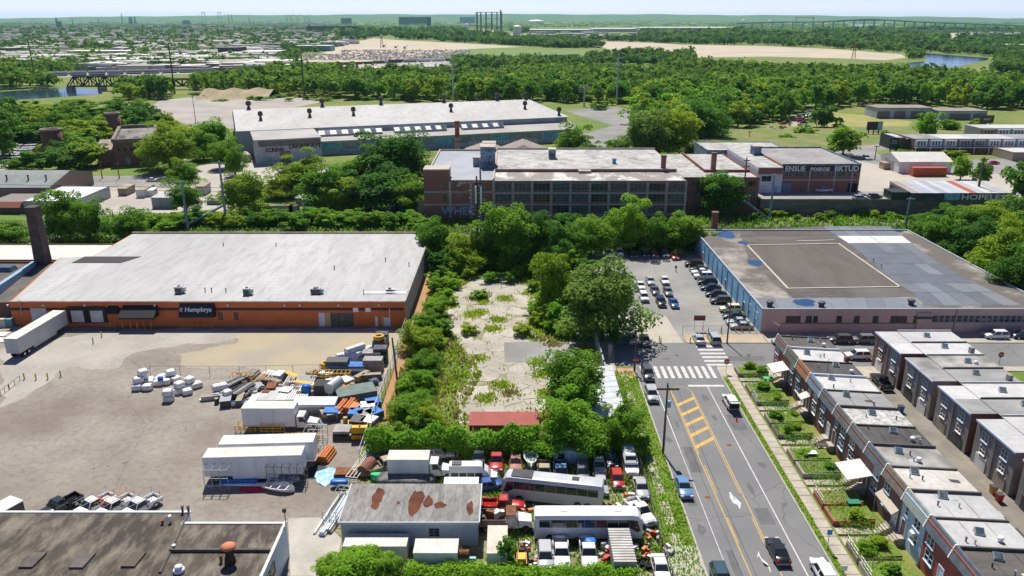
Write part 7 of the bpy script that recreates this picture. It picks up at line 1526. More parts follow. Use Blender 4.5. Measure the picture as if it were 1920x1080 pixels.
# red roofed and tin roofed lean-tos of the vacant lot
x0, y0 = G(880,806); x1, _ = G(1010,806); q = thing('red_roof_shed','low shed with flat rust red roof at the vine hedge','shed',((x0+x1)/2,y0,0)); part('wall',MB().box(x0,x1,y0,y0+4.3,-.05,.75), brick_dark, q); part('roof',MB().box(x0-.1,x1+.1,y0-.1,y0+4.4,.753,.84), mat('rust_red_felt',(.36,.10,.085),.9,(.30,.09,.075),.5,(.22,.08,.06),2,.4), q)
xa_, ya_ = G(1108,800,2.2); q = thing('tin_roof_shed','open shed with wavy pale tin roof along the street fence','shed',(14,108,0))
for k in range(9): yy = 108.2+k*2.05; part('roof_sheet',MB().hexa([(12.4,yy,2.05),(17.6,yy,2.4),(17.6,yy+2.0,2.4),(12.4,yy+2.0,2.05),(12.4,yy,2.1),(17.6,yy,2.46),(17.6,yy+2.0,2.44),(12.4,yy+2.0,2.08)]), mat('wavy_tin',(.50,.52,.54),.5,(.42,.44,.46),.8), q)
for xx in (12.6,17.3):
 for k in range(4): part('post',MB().box(xx-.08,xx+.08,108.5+k*5.8,108.66+k*5.8,-.05,2.05), wood, q)
part('back_wall',MB().box(17.35,17.5,108.3,126.5,-.05,2.37), block, q)
# semi trailers
def semi(px, py, ang, L, label, roofm_, m=None, H_=4.05):
 x, y = G(px, py); q = thing('semi_trailer',label, 'trailer',(x,y,.012), ang); m = m or white_box
 part('cargo_box',MB().box(-L,0,-1.28,1.28,1.15,H_), m, q, local=True); part('roof',MB().box(-L+.05,-.05,-1.24,1.24,H_+.002,H_+.05), roofm_, q, local=True)
 part('edge_rail',MB().box(-L,0,-1.31,-1.283,H_-.12,H_+.03), steel, q, local=True); part('edge_rail',MB().box(-L,0,1.283,1.31,H_-.12,H_+.03), steel, q, local=True)
 part('frame',MB().box(-L+.2,-.3,-.5,.5,.95,1.148), dark_metal, q, local=True); part('skirt',MB().box(-L*.72,-L*.25,-1.2,-1.16,.55,1.14), m, q, local=True); part('skirt',MB().box(-L*.72,-L*.25,1.16,1.2,.55,1.14), m, q, local=True)
 for s in (-1,1):
  part('rear_door',MB().box(-L-.05,-L-.003,s*.62-.6,s*.62+.6,1.25,H_-.1), m, q, local=True)
  for fx in (-L+1.4,-L+2.7): w_ = part('wheel',MB().bar((fx,s*.75,.5),(fx,s*1.2,.5),.5,14), rubber, q, local=True); part('rim',MB().bar((fx,s*1.201,.5),(fx,s*1.215,.5),.27,10), chrome, w_, local=True)
  part('landing_leg',MB().box(-2.6,-2.45,s*.9-.08,s*.9+.08,0,1.14), dark_metal, q, local=True)
 return q
x0, y0 = G(27,675); x1, y1 = G(118,618)
q = semi(118,617, math.atan2(y1-y0, x1-x0), math.hypot(x1-x0,y1-y0), 'long pale semi trailer backed to the orange warehouse dock',white_roof_old, mat('trailer_grey_white',(.52,.53,.52),.6,(.46,.47,.46),.4))
semi(573,893, R(3),13.2, 'white storage trailer with stained roof and clutter along its side',white_roof_old); semi(594,868, R(3),13.0, 'white storage trailer parked behind the stained one',mat('clean_white_roof',(.68,.68,.66),.6))
x, y = G(40,972); q = thing('box_trailer','small dark sided cargo trailer with pale roof behind the workshop','trailer',(x,y,.012), R(65)); part('body',MB().box(-5,0,-1.2,1.2,.5,2.9), mat('dark_brown_panel',(.1,.08,.07),.7), q, local=True); part('roof',MB().box(-5.05,.05,-1.25,1.25,2.902,3.0), white_box, q, local=True)
for s in (-1,1): part('wheel',MB().bar((-2.5,s*1.21,.35),(-2.5,s*1.4,.35),.35,12), rubber, q, local=True)
# far vehicles, each one mesh
rr = random.Random(21)
for k in range(34):
 px = 2+(k%9)*9.2+rr.uniform(-1.5,1.5); py = 268+(k//9)*9.5+rr.uniform(-1,1)
 if px > 76 and py > 275: continue
 x, y = G(px, py); car(0,0,180+rr.uniform(-8,8),'minivan',C['white'],'white van in the crowded van park by the round tank','vans in the van park',.01,(x,y),False,'parked_van')
sheet('van_park',[(-40,330),(0,322),(62,300),(88,275),(60,258),(-40,256)], Z3, MATS['pale_yard'])
for k in range(40):
 t = k/40; px = 1508-60*t*(t > .55)-18*t+rr.uniform(-14,14); py = 212+50*t+rr.uniform(-2,2)
 if 1484 < px < 1500 and py > 225: px -= 20
 car(px,py,rr.uniform(0,360),rr.choice(('sedan','suv','sedan','hatch')),C[rr.choice(('silver','white','grey','navy','tan','dgrey','red'))],'scrapped car heaped along the dirt junk lane by the wood','cars heaped along the junk lane',.02,None,False)
for a in [(1712,373,'suv','dgrey','dark car at the end of the mural shed lane'),(1722-110,375,'suv','silver','pale crashed car beside the mural building lane')]: car(a[0],a[1],-80,a[2],C[a[3]],a[4],None,TZ+.01,None,True)
for a in [(1456,358,-90,'pickup','white','white van pickup in front of the painted bay'),(1543,360,-90,'pickup','white','white pickup before the mural building'),(1556,356,-90,'sedan','silver','silver sedan behind the white pickup at the mural building'),(1640,372,-80,'suv','dgrey','dark car on the lane by the dark green skip'),(1613,370,-30,'sedan','silver','pale car at the mural building corner'),(1593,302,200,'suv','dgrey','dark car under the lone round tree'),(1624,299,180,'suv','white','white van at the street corner'),(1861,308,90,'sedan','red','red sedan on the far street'),(1849,318,90,'suv','navy','dark blue car on the far street below the red one'),(1660,270,60,'sedan','silver','silver car by the green billboard'),(1895,222+20,90,'suv','white','white car near the brown billboard')]:
 car(a[0],a[1],a[2],a[3],C[a[4]],a[5],None,TZ+.012,None,True)
for a in [(286,340,-90,'sedan','white','white sedan in the street before the ruin'),(306,340,-90,'sedan','grey','grey sedan in shade before the ruin')]: car(a[0],a[1],a[2],a[3],C[a[4]],a[5])
q = box_truck(610,388, R(25), 'white scrap lorry under the dark trees',7.5, H_=3.4)
# yard clutter
white_wrap = mat('white_wrap',(.72,.72,.70),.5,(.62,.62,.60),1.2,(.5,.49,.46),4,.4, bump=.6, bscale=4)
grey_wrap = mat('grey_wrap',(.4,.4,.39),.6,(.5,.5,.49),1.5, bump=.5, bscale=4)
def lump(seed, n=10, m_=7):
 r_ = random.Random(seed); mb = MB(); rings = []
 for j in range(m_):
  t = j/(m_-1); z = t; k = (1-abs(2*t-1)**4)*.15+.85 if 0 < j < m_-1 else .72
  rings.append([(.5*k*math.copysign(abs(math.cos(a))**.55,math.cos(a))*(1+r_.uniform(-.07,.07)),.5*k*math.copysign(abs(math.sin(a))**.55,math.sin(a))*(1+r_.uniform(-.07,.07)), z+r_.uniform(-.03,.03)*(0 < j)) for a in [2*math.pi*i/n for i in range(n)]])
 return mb.loft(rings)
LUMP = {}
def bale(px, py, w_, d, h, label, m=None, group='white wrapped bales in the yard',z=0.012, rot=0, strap=True, name='wrapped_bale',cat='bale'):
 x, y = G(px, py, 0 if (group or '').startswith('bales') else z); q = thing(name, label, cat, (x,y,z), rot, group); m = m or white_wrap; i = int(px)%5
 if (i,m.name) not in LUMP: LUMP[i,m.name] = lump(i).mesh('bag',m, True)
 link('bag',LUMP[i,m.name], q, (0,0,0),(0,0,0),(w_,d,h))
 if strap: part('strap',MB().box(-w_*.515,w_*.515,-.03,.03,h*.05,h*1.0), grey_paint, q, local=True)
 return q
B = 'white wrapped bales stacked %s'
for i, (px,py,z) in enumerate(((258,731,0),(277,731,0),(262,722,0),(280,722,0),(264,717,0),(282,718,0),(262,727,1.0),(270,720,1.0),(272,722,1.9))):
 bale(px,py,1.75,1.5,1.05,'white wrapped bale in the tall heap by the yard fence','' or None,'bales in the tall heap',z+.012,.1*i)
for i, (px,py,z) in enumerate(((298,722,0),(312,720,0),(318,712,0),(322,713,1.0),(305,712,0),(300,716,.0),(330,716,0))): bale(px,py,1.7,1.5,1.0,'white wrapped bale in the spread heap with a blue bag',None,'bales in the spread heap',z+.012,.2*i)
for i, (px,py,z) in enumerate(((317,752,0),(316,751,1.0),(334,738,0),(345,730,0),(352,739,0),(362,728,0),(370,726,0),(338,735,.9),(357,727,1.0))): bale(px,py,1.7,1.5,1.0,'white wrapped bale in the heap furthest out on the gravel',None,'bales in the outer heap',z+.012,.15*i)
for i, (px,py,z) in enumerate(((406,745,0),(416,742,0),(427,752,0),(408,741,.95),(420,738,.9),(428,751,.9))): bale(px,py,1.5,1.4,1.0,'white wrapped bale beside the dark rolls',None,'bales beside the dark rolls',z+.012,.15*i)
bale(301,712,.9,.7,.6,'bright blue bag among the white bales',blue_tarp,None,1.0,0,False,'blue_bag','bag')
def rolls(px, py, n, L, r_, m, label, ang=0, layers=1, group=None, name='roll_stack',cat='rolls'):
 x, y = G(px, py); q = thing(name, label, cat, (x,y,.012), ang, group)
 for j in range(layers):
  for k in range(n-j):
   yy = (k-(n-1-j)/2)*2*r_; z = r_+j*r_*1.75; part('roll',MB().bar((-L/2,yy,z),(L/2,yy,z),r_,9), m if not isinstance(m,list) else m[(k+j)%len(m)], q, local=True)
 return q
def pallet(px, py, w_, d, h, m, label, ang=0, base=wood, group=None, name='pallet_stack',cat='pallet',layers=3):
 x, y = G(px, py); q = thing(name, label, cat, (x,y,.012), ang, group)
 part('pallet',MB().box(-w_/2,w_/2,-d/2,d/2,0,.14), base, q, local=True)
 for k in range(layers): part('layer',MB().box(-w_/2+.04*k,w_/2-.04,-d/2+.03*k,d/2-.03,.142+h*k/layers,.14+h*(k+1)/layers-.03), m if not isinstance(m,list) else m[k%len(m)], q, local=True)
 return q
def frame(px, py, w_, d, h, m, label, n=5, ang=0, group=None, name='storage_rack',cat='rack'):
 x, y = G(px, py); q = thing(name, label, cat, (x,y,.012), ang, group)
 for k in range(n+1):
  xx = -w_/2+w_*k/n
  for s in (-1,1): part('upright',MB().bar((xx,s*d/2,0),(xx,s*d/2,h),.05,5), m, q, local=True)
 for s in (-1,1):
  for z in (h*.25,h*.6,h): part('rail',MB().bar((-w_/2,s*d/2,z),(w_/2,s*d/2,z),.05,5), m, q, local=True)
 for k in range(n+1): xx = -w_/2+w_*k/n; part('cross_bar',MB().bar((xx,-d/2,h),(xx,d/2,h),.05,5), m, q, local=True)
 return q
dark_roll = mat('dark_felt_roll',(.06,.06,.065),.8,(.12,.12,.12),1); grey_roll = mat('grey_roll',(.35,.34,.33),.8,(.27,.26,.25),1); brown_roll = mat('brown_roll',(.24,.17,.12),.9)
rolls(432,728,4,5,.35,[dark_roll,grey_roll],'dark and grey rolls heaped behind the pale bales',R(60),2); rolls(455,740,4,4.5,.35,[grey_roll,dark_roll],'grey rolls leaning beside the bales',R(70),2); rolls(458,758,3,4,.3,[dark_roll,blue_tarp],'dark roll and blue roll lying behind the box truck',R(20),1)
rolls(470,706,5,3.5,.22,grey_roll,'pale grey tubes by the yard fence',R(80),2); rolls(502,715,5,3.2,.28,brown_roll,'brown tube bundle by the yard fence',R(80),2); rolls(514,715,5,3.2,.28,grey_roll,'grey tube bundle by the yard fence',R(80),2)
frame(455,713,4,1.4,1.2,yellow,'yellow steel barrier rack by the fence',5); frame(602,712,3,1.6,1.6,yellow,'yellow steel crate frame by the fence',4); frame(633,712,4.5,1.6,1.5,yellow,'yellow steel barrier rack beside the round tank',6)
frame(487,806,7.0,1.6,1.1,yellow,'long yellow barrier stack beside the box truck',9); frame(515,808,3.5,1.6,1.5,yellow,'shorter yellow barrier stack beside the box truck',4)
def grid(px, py, w_, d, label, m, base, n=14, z=.9):
 x, y = G(px, py); q = thing('steel_grating',label, 'grating',(x,y,.012))
 part('base',MB().box(-w_/2,w_/2,-d/2,d/2,0,z-.1), base, q, local=True)
 for k in range(n): a = -w_/2+w_*(k+.2)/n; part('slat',MB().box(a,a+w_/n*.55,-d/2,d/2,z-.097,z), m, q, local=True)
grid(555,742,5,6.5,'stack of ladder gratings with pale slats behind the box truck',white_paint,dark_metal); grid(563,722,5.2,4.5,'second stack of slatted gratings behind the first',grey_wrap,dark_metal)
pallet(515,746,5,5,.7,[tin,grey_paint],'pale sheet pile next to the gratings')
pallet(492,752,4,3.4,.6,[white_box,grey_paint],'white board pile behind the box truck')
x, y = G(628,742); q = thing('storage_tank','upright silver cylinder tank lying on a dark cradle','tank',(x,y,.012),R(70)); part('shell',MB().bar((-1.6,0,2.0),(1.6,0,2.0),.95,14), steel, q, local=True); part('cradle',MB().box(-1.5,1.5,-.9,.9,0,1.2), dark_metal, q, local=True)
x, y = G(608,738); solo('dark_bin',MB().box(x-1.4,x+1.4,y-1.2,y+1.2,0.01,2.0).mat(1).box(x-1.3,x+1.3,y-1.1,y+1.1,2.002,2.05), [dark_metal,black], 'tall dark bin under the yellow crate frame','bin',(x,y,.01))
x, y = G(668,748); q = thing('steel_dumpster','green topped flat steel tank standing slanted','tank',(x,y,.012),R(22)); part('body',MB().box(-3.2,3.2,-1.9,1.9,.35,1.8), mat('dark_green_top',(.10,.14,.125),.7,(.15,.19,.17),.7), q, local=True); part('skid',MB().box(-3.3,3.3,-1.5,1.5,0,.349), rust, q, local=True)
pallet(592,769,7,3,1.6,[mat('dark_bin_grey',(.16,.18,.18),.8),grey_paint,white_box],'long grey crate with white lids behind the truck cab',0)
for i,(px,py,l) in enumerate(((641,773,'orange steel shelving bundle standing upright by the crates'),(656,771,'second orange steel shelving bundle beside the first'))): rolls(px,py,5,3.6,.22,orange,l,R(80),4)
pallet(622,784,2.4,2,1.4,[blue_tarp,yellow,blue_tarp],'blue and yellow frame crate below the blue bag'); bale(622,770,2,1.6,1.6,'blue plastic bag heap behind the crate',blue_tarp,None,.012,0,False,'blue_bag_heap','bags')
bale(575,742,1.6,1.4,2.0,'blue barrel bags beside the gratings',blue_tarp,None,.012,0,False,'blue_bag_heap','bags')
for i,(px,py,c,l) in enumerate(((668,785,blue_tarp,'blue tool crate behind the black tyre machine'),(690,772,steel,'steel bracket pallet at the fence'),(700,765,blue_tarp,'blue frame pallet at the fence'),(686,787,grey_roll,'grey wrapped pallet at the fence'),(702,785,blue_tarp,'blue drum pallet at the fence'),(662,775,orange,'orange beam pallet by the blue crate'),(693,800,steel,'steel coil pallet at the fence corner'),(672,800,dark_metal,'dark engine pallet beside the yellow lifts'))):
 pallet(px,py,2.4,2.2,1.3,[c,dark_metal,c],l,.2*i)
pallet(643,818,2.6,2.4,1.3,[dark_metal,black,grey_roll],'black machine on skids by the yellow lifts'); 
for i,(px,l) in enumerate(((668,'yellow scissor lift beside the black machine'),(681,'second yellow scissor lift at the bush'))):
 x, y = G(px, 820); q = thing('scissor_lift',l, 'lift',(x,y,.012),.1); part('chassis',MB().box(-.6,.6,-1.1,1.1,.25,.9), yellow, q, local=True); part('platform',MB().box(-.65,.65,-1.2,1.2,1.3,1.45), yellow, q, local=True); part('guard_rail',MB().box(-.65,.65,-1.2,-1.12,1.452,2.3), yellow, q, local=True); part('scissor_arm',MB().box(-.3,.3,-.9,.9,.902,1.298), dark_metal, q, local=True)
 for sx in (-1,1):
  for sy in (-.8,.8): part('wheel',MB().bar((sx*.5,sy,.25),(sx*.7,sy,.25),.25,10), rubber, q, local=True)
# white wrapped rolls and pallets near the warehouse corner
for i,(px,py,z,a) in enumerate(((648,682,.0,.5),(657,680,0,.6),(666,678,0,.7),(675,676,0,.8),(684,674,0,.9),(652,681,1.05,.5),(662,679,1.05,.7),(673,677,1.05,.9),(682,674.5,1.05,1.0),(667,678,2.0,.8),(640,688,0,.3))):
 x, y = G(px, py); q = thing('wrapped_roll','long white wrapped roll in the pile at the warehouse corner','roll',(x,y,z+.012),a,'white rolls at the warehouse corner'); part('roll',MB().bar((-2,0,.62),(2,0,.62),.62,10), white_wrap, q, local=True)
pallet(634,698,4.0,2.4,2.4,[mat('dark_purple_stack',(.07,.07,.12),.8),blue_tarp,dark_metal],'dark stacked pallets with blue lid below the white rolls'); pallet(663,697,4.5,2.2,1.4,[blue_tarp,white_box],'blue crates with white tops below the white rolls')
for i,(px,py,h,l) in enumerate(((700,694,2.2,'grey board pallet below the white rolls'),(698,680,2.2,'grey board pallet behind the nearer one'),(714,678,2.8,'dark tyre stack at the fence'),(712,660,2.4,'dark cable pallet by the yellow coil'),(716,645,2.2,'dark pallet nearest the warehouse doors'))): pallet(px,py,3.6 if i < 2 else 2.6,2.2,h,[[grey_roll,tan],[grey_roll,dark_roll],[dark_roll,black],[dark_roll,blue_tarp],[dark_roll,grey_roll]][i],l,0,layers=5)
def coil(px, py, z, label):
 x, y = G(px, py); mb = MB(); n, m_ = 16,8; Rr, r_ = .8,.3
 vs = [((Rr+r_*math.cos(b))*math.cos(a),(Rr+r_*math.cos(b))*math.sin(a), r_+r_*math.sin(b)) for a in [2*math.pi*i/n for i in range(n)] for b in [2*math.pi*j/m_ for j in range(m_)]]
 mb.add([(x+p[0],y+p[1],z+p[2]*1.6) for p in vs], [(i*m_+j, ((i+1)%n)*m_+j, ((i+1)%n)*m_+(j+1)%m_, i*m_+(j+1)%m_) for i in range(n) for j in range(m_)]); solo('hose_coil',mb, yellow, label, 'hose',(x,y,z), None, True)
coil(712,660,2.56,'yellow hose coil on the dark cable pallet'); coil(613,698,1.06,'yellow hose coil beside the dark stacked pallets'); pallet(613,698,2.2,2,.9,[white_box,grey_paint],'white crate carrying a yellow hose coil')
# beside the trailers
frame(413,912,3.2,2.2,3.2,steel,'tall steel shelving rack beside the stained trailer',3); frame(540,905,5.2,1.2,2.8,mat('rusty_frame',(.2,.17,.15),.8),'large empty metal window frame leaning beside the trailer',5)
for i,(px,py,l,a) in enumerate(((530,905,'white boat shaped fibreglass shell beside the trailer',.1),(524,918,'upturned white boat frame with ribs on the gravel',-.3))):
 x, y = G(px, py); q = thing('boat_shell',l, 'boat',(x,y,.012), a)
 rings = [[(xx,-w_,.7),(xx,-w_*.6,.1),(xx,w_*.6,.1),(xx,w_,.7),(xx,w_*.9,.72),(xx,w_*.5,.2),(xx,-w_*.5,.2),(xx,-w_*.9,.72)] for xx, w_ in ((-2.2,.9),(-.8,1.1),(.8,1.0),(1.8,.6),(2.3,.1))]; part('hull',MB().loft(rings), white_wrap, q, local=True)
 for k in range(4): part('rib',MB().box(-1.9+k*1.1,-1.8+k*1.1,-1,1,.722,.8), white_paint, q, local=True)
rolls(450,903,5,5,.18,blue_tarp,'blue pipes lying along the stained trailer',0,2); rolls(470,910,3,7,.12,white_paint,'white gutter lengths lying on the gravel',R(-3))
x, y = G(600,890); mb = MB(); mb.sheet(blob_poly(x-.6,y+.6,1.6,2.0,3,10),.03); solo('rubber_mat',mb, black, 'black rubber mat lying next to the blue tarp','mat',(x-.6,y+.6,.03)); mb = MB()
rng = np.random.default_rng(3)
pl = blob_poly(x+1.4,y-.4,1.8,2.2,8,16); mb.add([(x+1.4,y-.4,.25)]+[(a,b,.04+.1*(i%2)) for i,(a,b) in enumerate(pl)], [(0,1+i,1+(i+1)%16) for i in range(16)]); solo('crumpled_tarp',mb, mat('pale_blue_tarp',(.15,.4,.6),.5,(.4,.55,.62),1.2), 'crumpled pale blue tarp on the gravel','tarp',(x+1.4,y-.4,.03))
x, y = G(478,918); pl = blob_poly(x,y,2.2,.7,9,14); mb = MB(); mb.add([(x,y,.3)]+[(a,b,.03) for a,b in pl], [(0,1+i,1+(i+1)%14) for i in range(14)]); solo('red_tarp',mb, mat('crimson_cloth',(.42,.02,.06),.8), 'crimson cloth heaped beside the white gutters','cloth',(x,y,.02))
rolls(612,858,5,3.2,.2,orange,'orange steel shelving bundle behind the trailers',R(80),3); frame(592,830,3,3,2.2,steel,'tangled steel racking between trailer and truck',4); frame(566,826,5,1.2,1.0,yellow,'yellow barrier beside the rear trailer',5)
for i,(px,py,l) in enumerate(((678,880,'white scaffold ladder bundle beside the block shed corner'),(690,868,'second white scaffold bundle by the vines'))): frame(px,py,1.6,7,.9,white_paint,l,3,R(-12))
for i,(px,py,c,l) in enumerate(((616,962,white_paint,'white pipe length lying along the block shed'),(630,965,mat('pale_blue_pipe',(.55,.65,.72),.5),'pale blue pipe bundle along the block shed'),(642,960,steel,'steel pipe bundle along the block shed'))): rolls(px,py,3 if i else 1,9,.16,c,l,R(80),2 if i else 1)
frame(640,955,2.6,6,1.6,steel,'grey scaffold rack beside the block shed',3,R(-8))
x, y = G(690,884); q = thing('rusty_boiler','rusty red boiler cylinder lying by the vines','boiler',(x,y,.012),R(70)); part('shell',MB().bar((-1.5,0,.85),(1.2,0,.85),.85,14), mat('boiler_red',(.25,.1,.07),.8,(.18,.08,.06),1), q, local=True); part('end_cap',MB().bar((1.21,0,.85),(1.5,0,.85),.6,14), rust, q, local=True)
x, y = G(688,893); solo('rusty_drum',MB().bar((x-1.6,y,.4),(x+1.4,y,.4),.4,12), mat('drum_tan',(.3,.17,.11),.8), 'rusty brown pipe drum in front of the boiler','drum',(x,y,0))
x, y = G(714,900); mb = MB(); mb.loft([[(x+xx,y-w_,.5),(x+xx,y-w_*.5,1.0),(x+xx,y+w_*.5,1.0),(x+xx,y+w_,.5),(x+xx,y+w_*.7,.02),(x+xx,y-w_*.7,.02)] for xx, w_ in ((-1.3,.4),(-.8,.8),(.6,.8),(1.3,.3))]); solo('green_pedal_boat',mb, mat('bright_green',(.02,.4,.12),.4), 'bright green plastic boat behind the block shed','boat',(x,y,0))
pallet(650,890,3.2,2,.5,[rust,dark_metal],'rusty open grate box on the gravel by the scaffold'); bale(636,908,2.4,1.0,.7,'crumpled blue sheeting on the pipe pile',blue_tarp,None,.4,0,False,'blue_sheeting','sheeting')
# junkyard scrap
rr = random.Random(8); SC_ = ((1000,1058),(968,1045),(985,1030),(1215,1045),(1225,1060),(1205,1035),(1225,1010),(1140,1035),(1128,1050),(1030,1005),(850,1045),(868,1042),(975,965),(990,960),(870,852),(862,858),(1085,1020),(1250,1035),(1150,955),(1140,960),(1180,935))
for i,(px,py) in enumerate(SC_):
 x, y = G(px,py); q = thing('scrap_heap','heap of mixed scrap parts between the junkyard vehicles','scrap',(x,y,.012),rr.uniform(0,3),'scrap heaps in the junkyard')
 for k in range(7): a,b = rr.uniform(-.9,.9),rr.uniform(-.7,.7); s = rr.uniform(.15,.45); part('scrap_piece',MB().box(a-s,a+s,b-s*.5,b+s*.5,rr.uniform(0,.3),rr.uniform(.35,.9),rr.uniform(0,3)), rr.choice((rust,dark_metal,steel,white_box,orange,red_paint,grey_paint)), q, local=True)
TY = MB(); 
def tyre(px, py, label, z=.012):
 x, y = G(px,py); q = thing('tyre_stack',label, 'tyres',(x,y,z),0, 'tyre stacks in the junkyard')
 for k in range(2): part('tyre',MB().lathe((.06*k,.05*k,.26*k),[(.2,0),(.38,.02),(.42,.12),(.38,.23),(.2,.25),(.19,.12)],14), rubber, q, True, True)
for px,py in ((1080,1024),(1205,1062),(1215,1066),(995,1000),(1195,1052),(1208,1050)): tyre(px,py,'two black tyres stacked in the junkyard weeds')
x, y = G(978,1050); q = thing('small_tractor','orange yellow garden tractor among the scrap','tractor',(x,y,.012),math.pi); part('hood',MB().box(-.45,.45,.2,1.4,.5,1.2), yellow, q, local=True); part('seat',MB().box(-.35,.35,-.6,-.1,.7,1.3), black, q, local=True); part('loader_arm',MB().box(-.6,-.5,-.4,1.9,.8,.95), orange, q, local=True); part('loader_arm',MB().box(.5,.6,-.4,1.9,.8,.95), orange, q, local=True)
for sx in (-1,1):
 for sy,r_ in ((-.5,.55),(1.1,.35)): part('wheel',MB().bar((sx*.5,sy,r_),(sx*.78,sy,r_),r_,12), rubber, q, local=True)
bale(1107,1022,1.4,1.2,.8,'blue tarp bundle in the white pickup bed',blue_tarp,None,.75,0,False,'tarp_bundle','tarp')
bale(760,905,8,3,1.2,'dark tarpaulin heap behind the block shed',mat('dark_tarp',(.07,.07,.075),.6,(.15,.15,.16),1),None,.012,0,False,'tarpaulin_heap','tarp')
x, y = G(870,1052); q = thing('rusty_winch','rusty drum winch on blue stand before the block shed','winch',(x,y,.012)); part('drum',MB().bar((-.9,0,1.0),(.6,0,1.0),.5,12), rust, q, local=True); part('stand',MB().box(-1.2,1.4,-.2,.2,0,.49), mat('blue_stand',(.25,.45,.55),.6), q, local=True); part('arm',MB().bar((-1.5,0,.3),(-.6,0,2.2),.06,6), steel, q, local=True)
# chain-link fences
def chain(name, label, pts, h, n, m=dark_metal, r_=.04, rails=(1.0,)):
 q = thing(name, label, 'fence',(*pts[0],0))
 for (a,b) in zip(pts,pts[1:]):
  a = Vector((*a,0)); b = Vector((*b,0)); k = max(1,int((b-a).length/n))
  for i in range(k+1): c = a.lerp(b,i/k); part('post',MB().bar((c.x,c.y,-.1),(c.x,c.y,h),r_,5), m, q)
  for f in rails: part('rail',MB().bar((a.x,a.y,h*f),(b.x,b.y,h*f),r_*.7,5), m, q)
  nn = max(2,int((b-a).length/1.2)); w_ = MB()
  for i in range(nn+1): c = a.lerp(b,i/nn); d = a.lerp(b,min(1,(i+1)/nn)); w_.bar((c.x,c.y,.05),(d.x,d.y,h),.008,3).bar((d.x,d.y,.05),(c.x,c.y,h),.008,3)
  tag(part('mesh_wire',w_, steel, q), kind='stuff')
 return q
chain('chain_fence','chain link fence crossing the yard behind the stored materials',[G(283,706),G(450,706),G(600,703),G(690,702)],2.0,4)
chain('chain_fence','tall chain link fence between the yard and the dirt strip',[(-21.6,150.5),(-21.6,128),(-21.6,112),(-21.6,98)],2.6,3,steel,.05,(1,.5))
chain('chain_fence','weathered fence along the street side of the junkyard',[(17.9,94),(17.9,82),(17.9,70),(17.9,56)],2.0,3,wood,.06,(1,.1))
chain('chain_fence','dark picket fence along the tin roof shed',[(17.9,95),(17.9,110),(17.9,124)],1.9,2.2,wood,.05,(1,.5))
chain('chain_fence','chain link fence at the parking lot entrance',[(34.2,146.8),(42,146.8),(49,146.8)],1.9,3); chain('chain_fence','short chain link fence left of the concrete driveway',[(17,146.8),(24.8,146.8)],1.9,3)
chain('chain_fence','chain link fence of the yard with the small huts',[G(118,352),G(220,352),G(330,354)],2.2,5); chain('chain_fence','fence along the gravel field',[G(300,232),G(330,250),G(352,300)],2.0,10)
# leaning pole at the yard corner
x, y = G(747,730); q = thing('leaning_pole','dark leaning wooden pole by the dirt strip','pole',(x,y,0)); part('mast',MB().bar((0,0,-.3),(-1.1,3,8.3),.2,8,.14), wood, q, local=True)
# gate wall and pillar at the dead end, bollards, signs
x0, y0 = G(1130,655); q = thing('gate_wall','curved grey concrete wall panel at the dead end','wall',(x0,y0,0))
for k in range(5): yy = 140.5-k*2.6; part('wall_panel',MB().box(16.0+.12*k,16.25+.12*k,yy-2.5,yy,-.05,3.0-.35*k), grey_wall, q)
x, y = G(1143,672); solo('gate_pillar',MB().box(x-.35,x+.35,y-.35,y+.35,-.05,2.6).mat(1).box(x-.42,x+.42,y-.42,y+.42,2.602,2.75), [conc,conc_walk], 'square concrete gate pillar at the end of the wall','pillar',(x,y,0))
for px in (1379,1391,1404): post(px,622,1.3,.12,label='yellow bollard in front of the silver sedan',group='bollards before the silver sedan')
for px,py,l in ((1236,640,'yellow bollard left of the concrete driveway'),(1239,644,'yellow bollard at the driveway kerb'),(1294,643,'yellow bollard right of the concrete driveway'),(1328,625,'yellow bollard behind the entrance fence'),(1352,624,'yellow bollard near the lamp pole')): post(px,py,1.2,.1,label=l,group=None)
def sign(px, base, top, label, kind='stop',z0=.13):
 x, y = G(px, base, z0); h = ZAT(top, y)-z0; q = thing('stop_sign' if kind == 'stop' else 'street_sign',label, 'sign',(x,y,z0)); part('post',MB().bar((0,.05,-.1),(0,.05,h),.05,6), steel, q, local=True)
 if kind == 'stop':
  r_ = .55; pl = [(r_*math.cos(math.pi/8+k*math.pi/4), r_*math.sin(math.pi/8+k*math.pi/4)) for k in range(8)]; mb = MB(); mb.add([(a,-.06,h-.3+b) for a,b in pl]+[(a,-.02,h-.3+b) for a,b in pl],[tuple(range(8)),tuple(range(15,7,-1))]+[(i,8+i,8+(i+1)%8,(i+1)%8) for i in range(8)]); f = part('plate',mb, red_paint, q, local=True); link('lettering',text_mesh('STOP',.42,white_paint,.005,.01), f, (0,-.075,h-.45),(math.pi/2,0,0))
 else: part('plate',MB().box(-.3,.3,-.06,-.01,h-.7,h), mat('sign_blue',(.06,.3,.55),.5) if kind == 'blue' else white_paint, q, local=True)
sign(1191,700,672,'red stop sign beside the gate wall utility pole'); sign(1361,699,675,'red stop sign at the crosswalk corner'); sign(1870,698,662,'red stop sign at the far street corner')
sign(1551,1030,993,'blue parking sign on the pavement','blue'); sign(1401,685,662,'plain thin sign post at the corner lawn','white'); sign(1581,1082,1060,'small white sign by the garden wall','white')
x, y = G(1310,619); q = thing('parking_sign','dark parking notice board on two posts inside the fence','sign',(x,y,.012)); 
for s in (-.9,.9): part('post',MB().bar((s,0,-.1),(s,0,3.2),.05,6), steel, q, local=True)
part('board',MB().box(-1.15,1.15,-.08,-.01,2.1,3.2), dark_metal, q, local=True); part('band',MB().box(-1.1,1.1,-.1,-.083,2.8,3.12), red_paint, q, local=True)
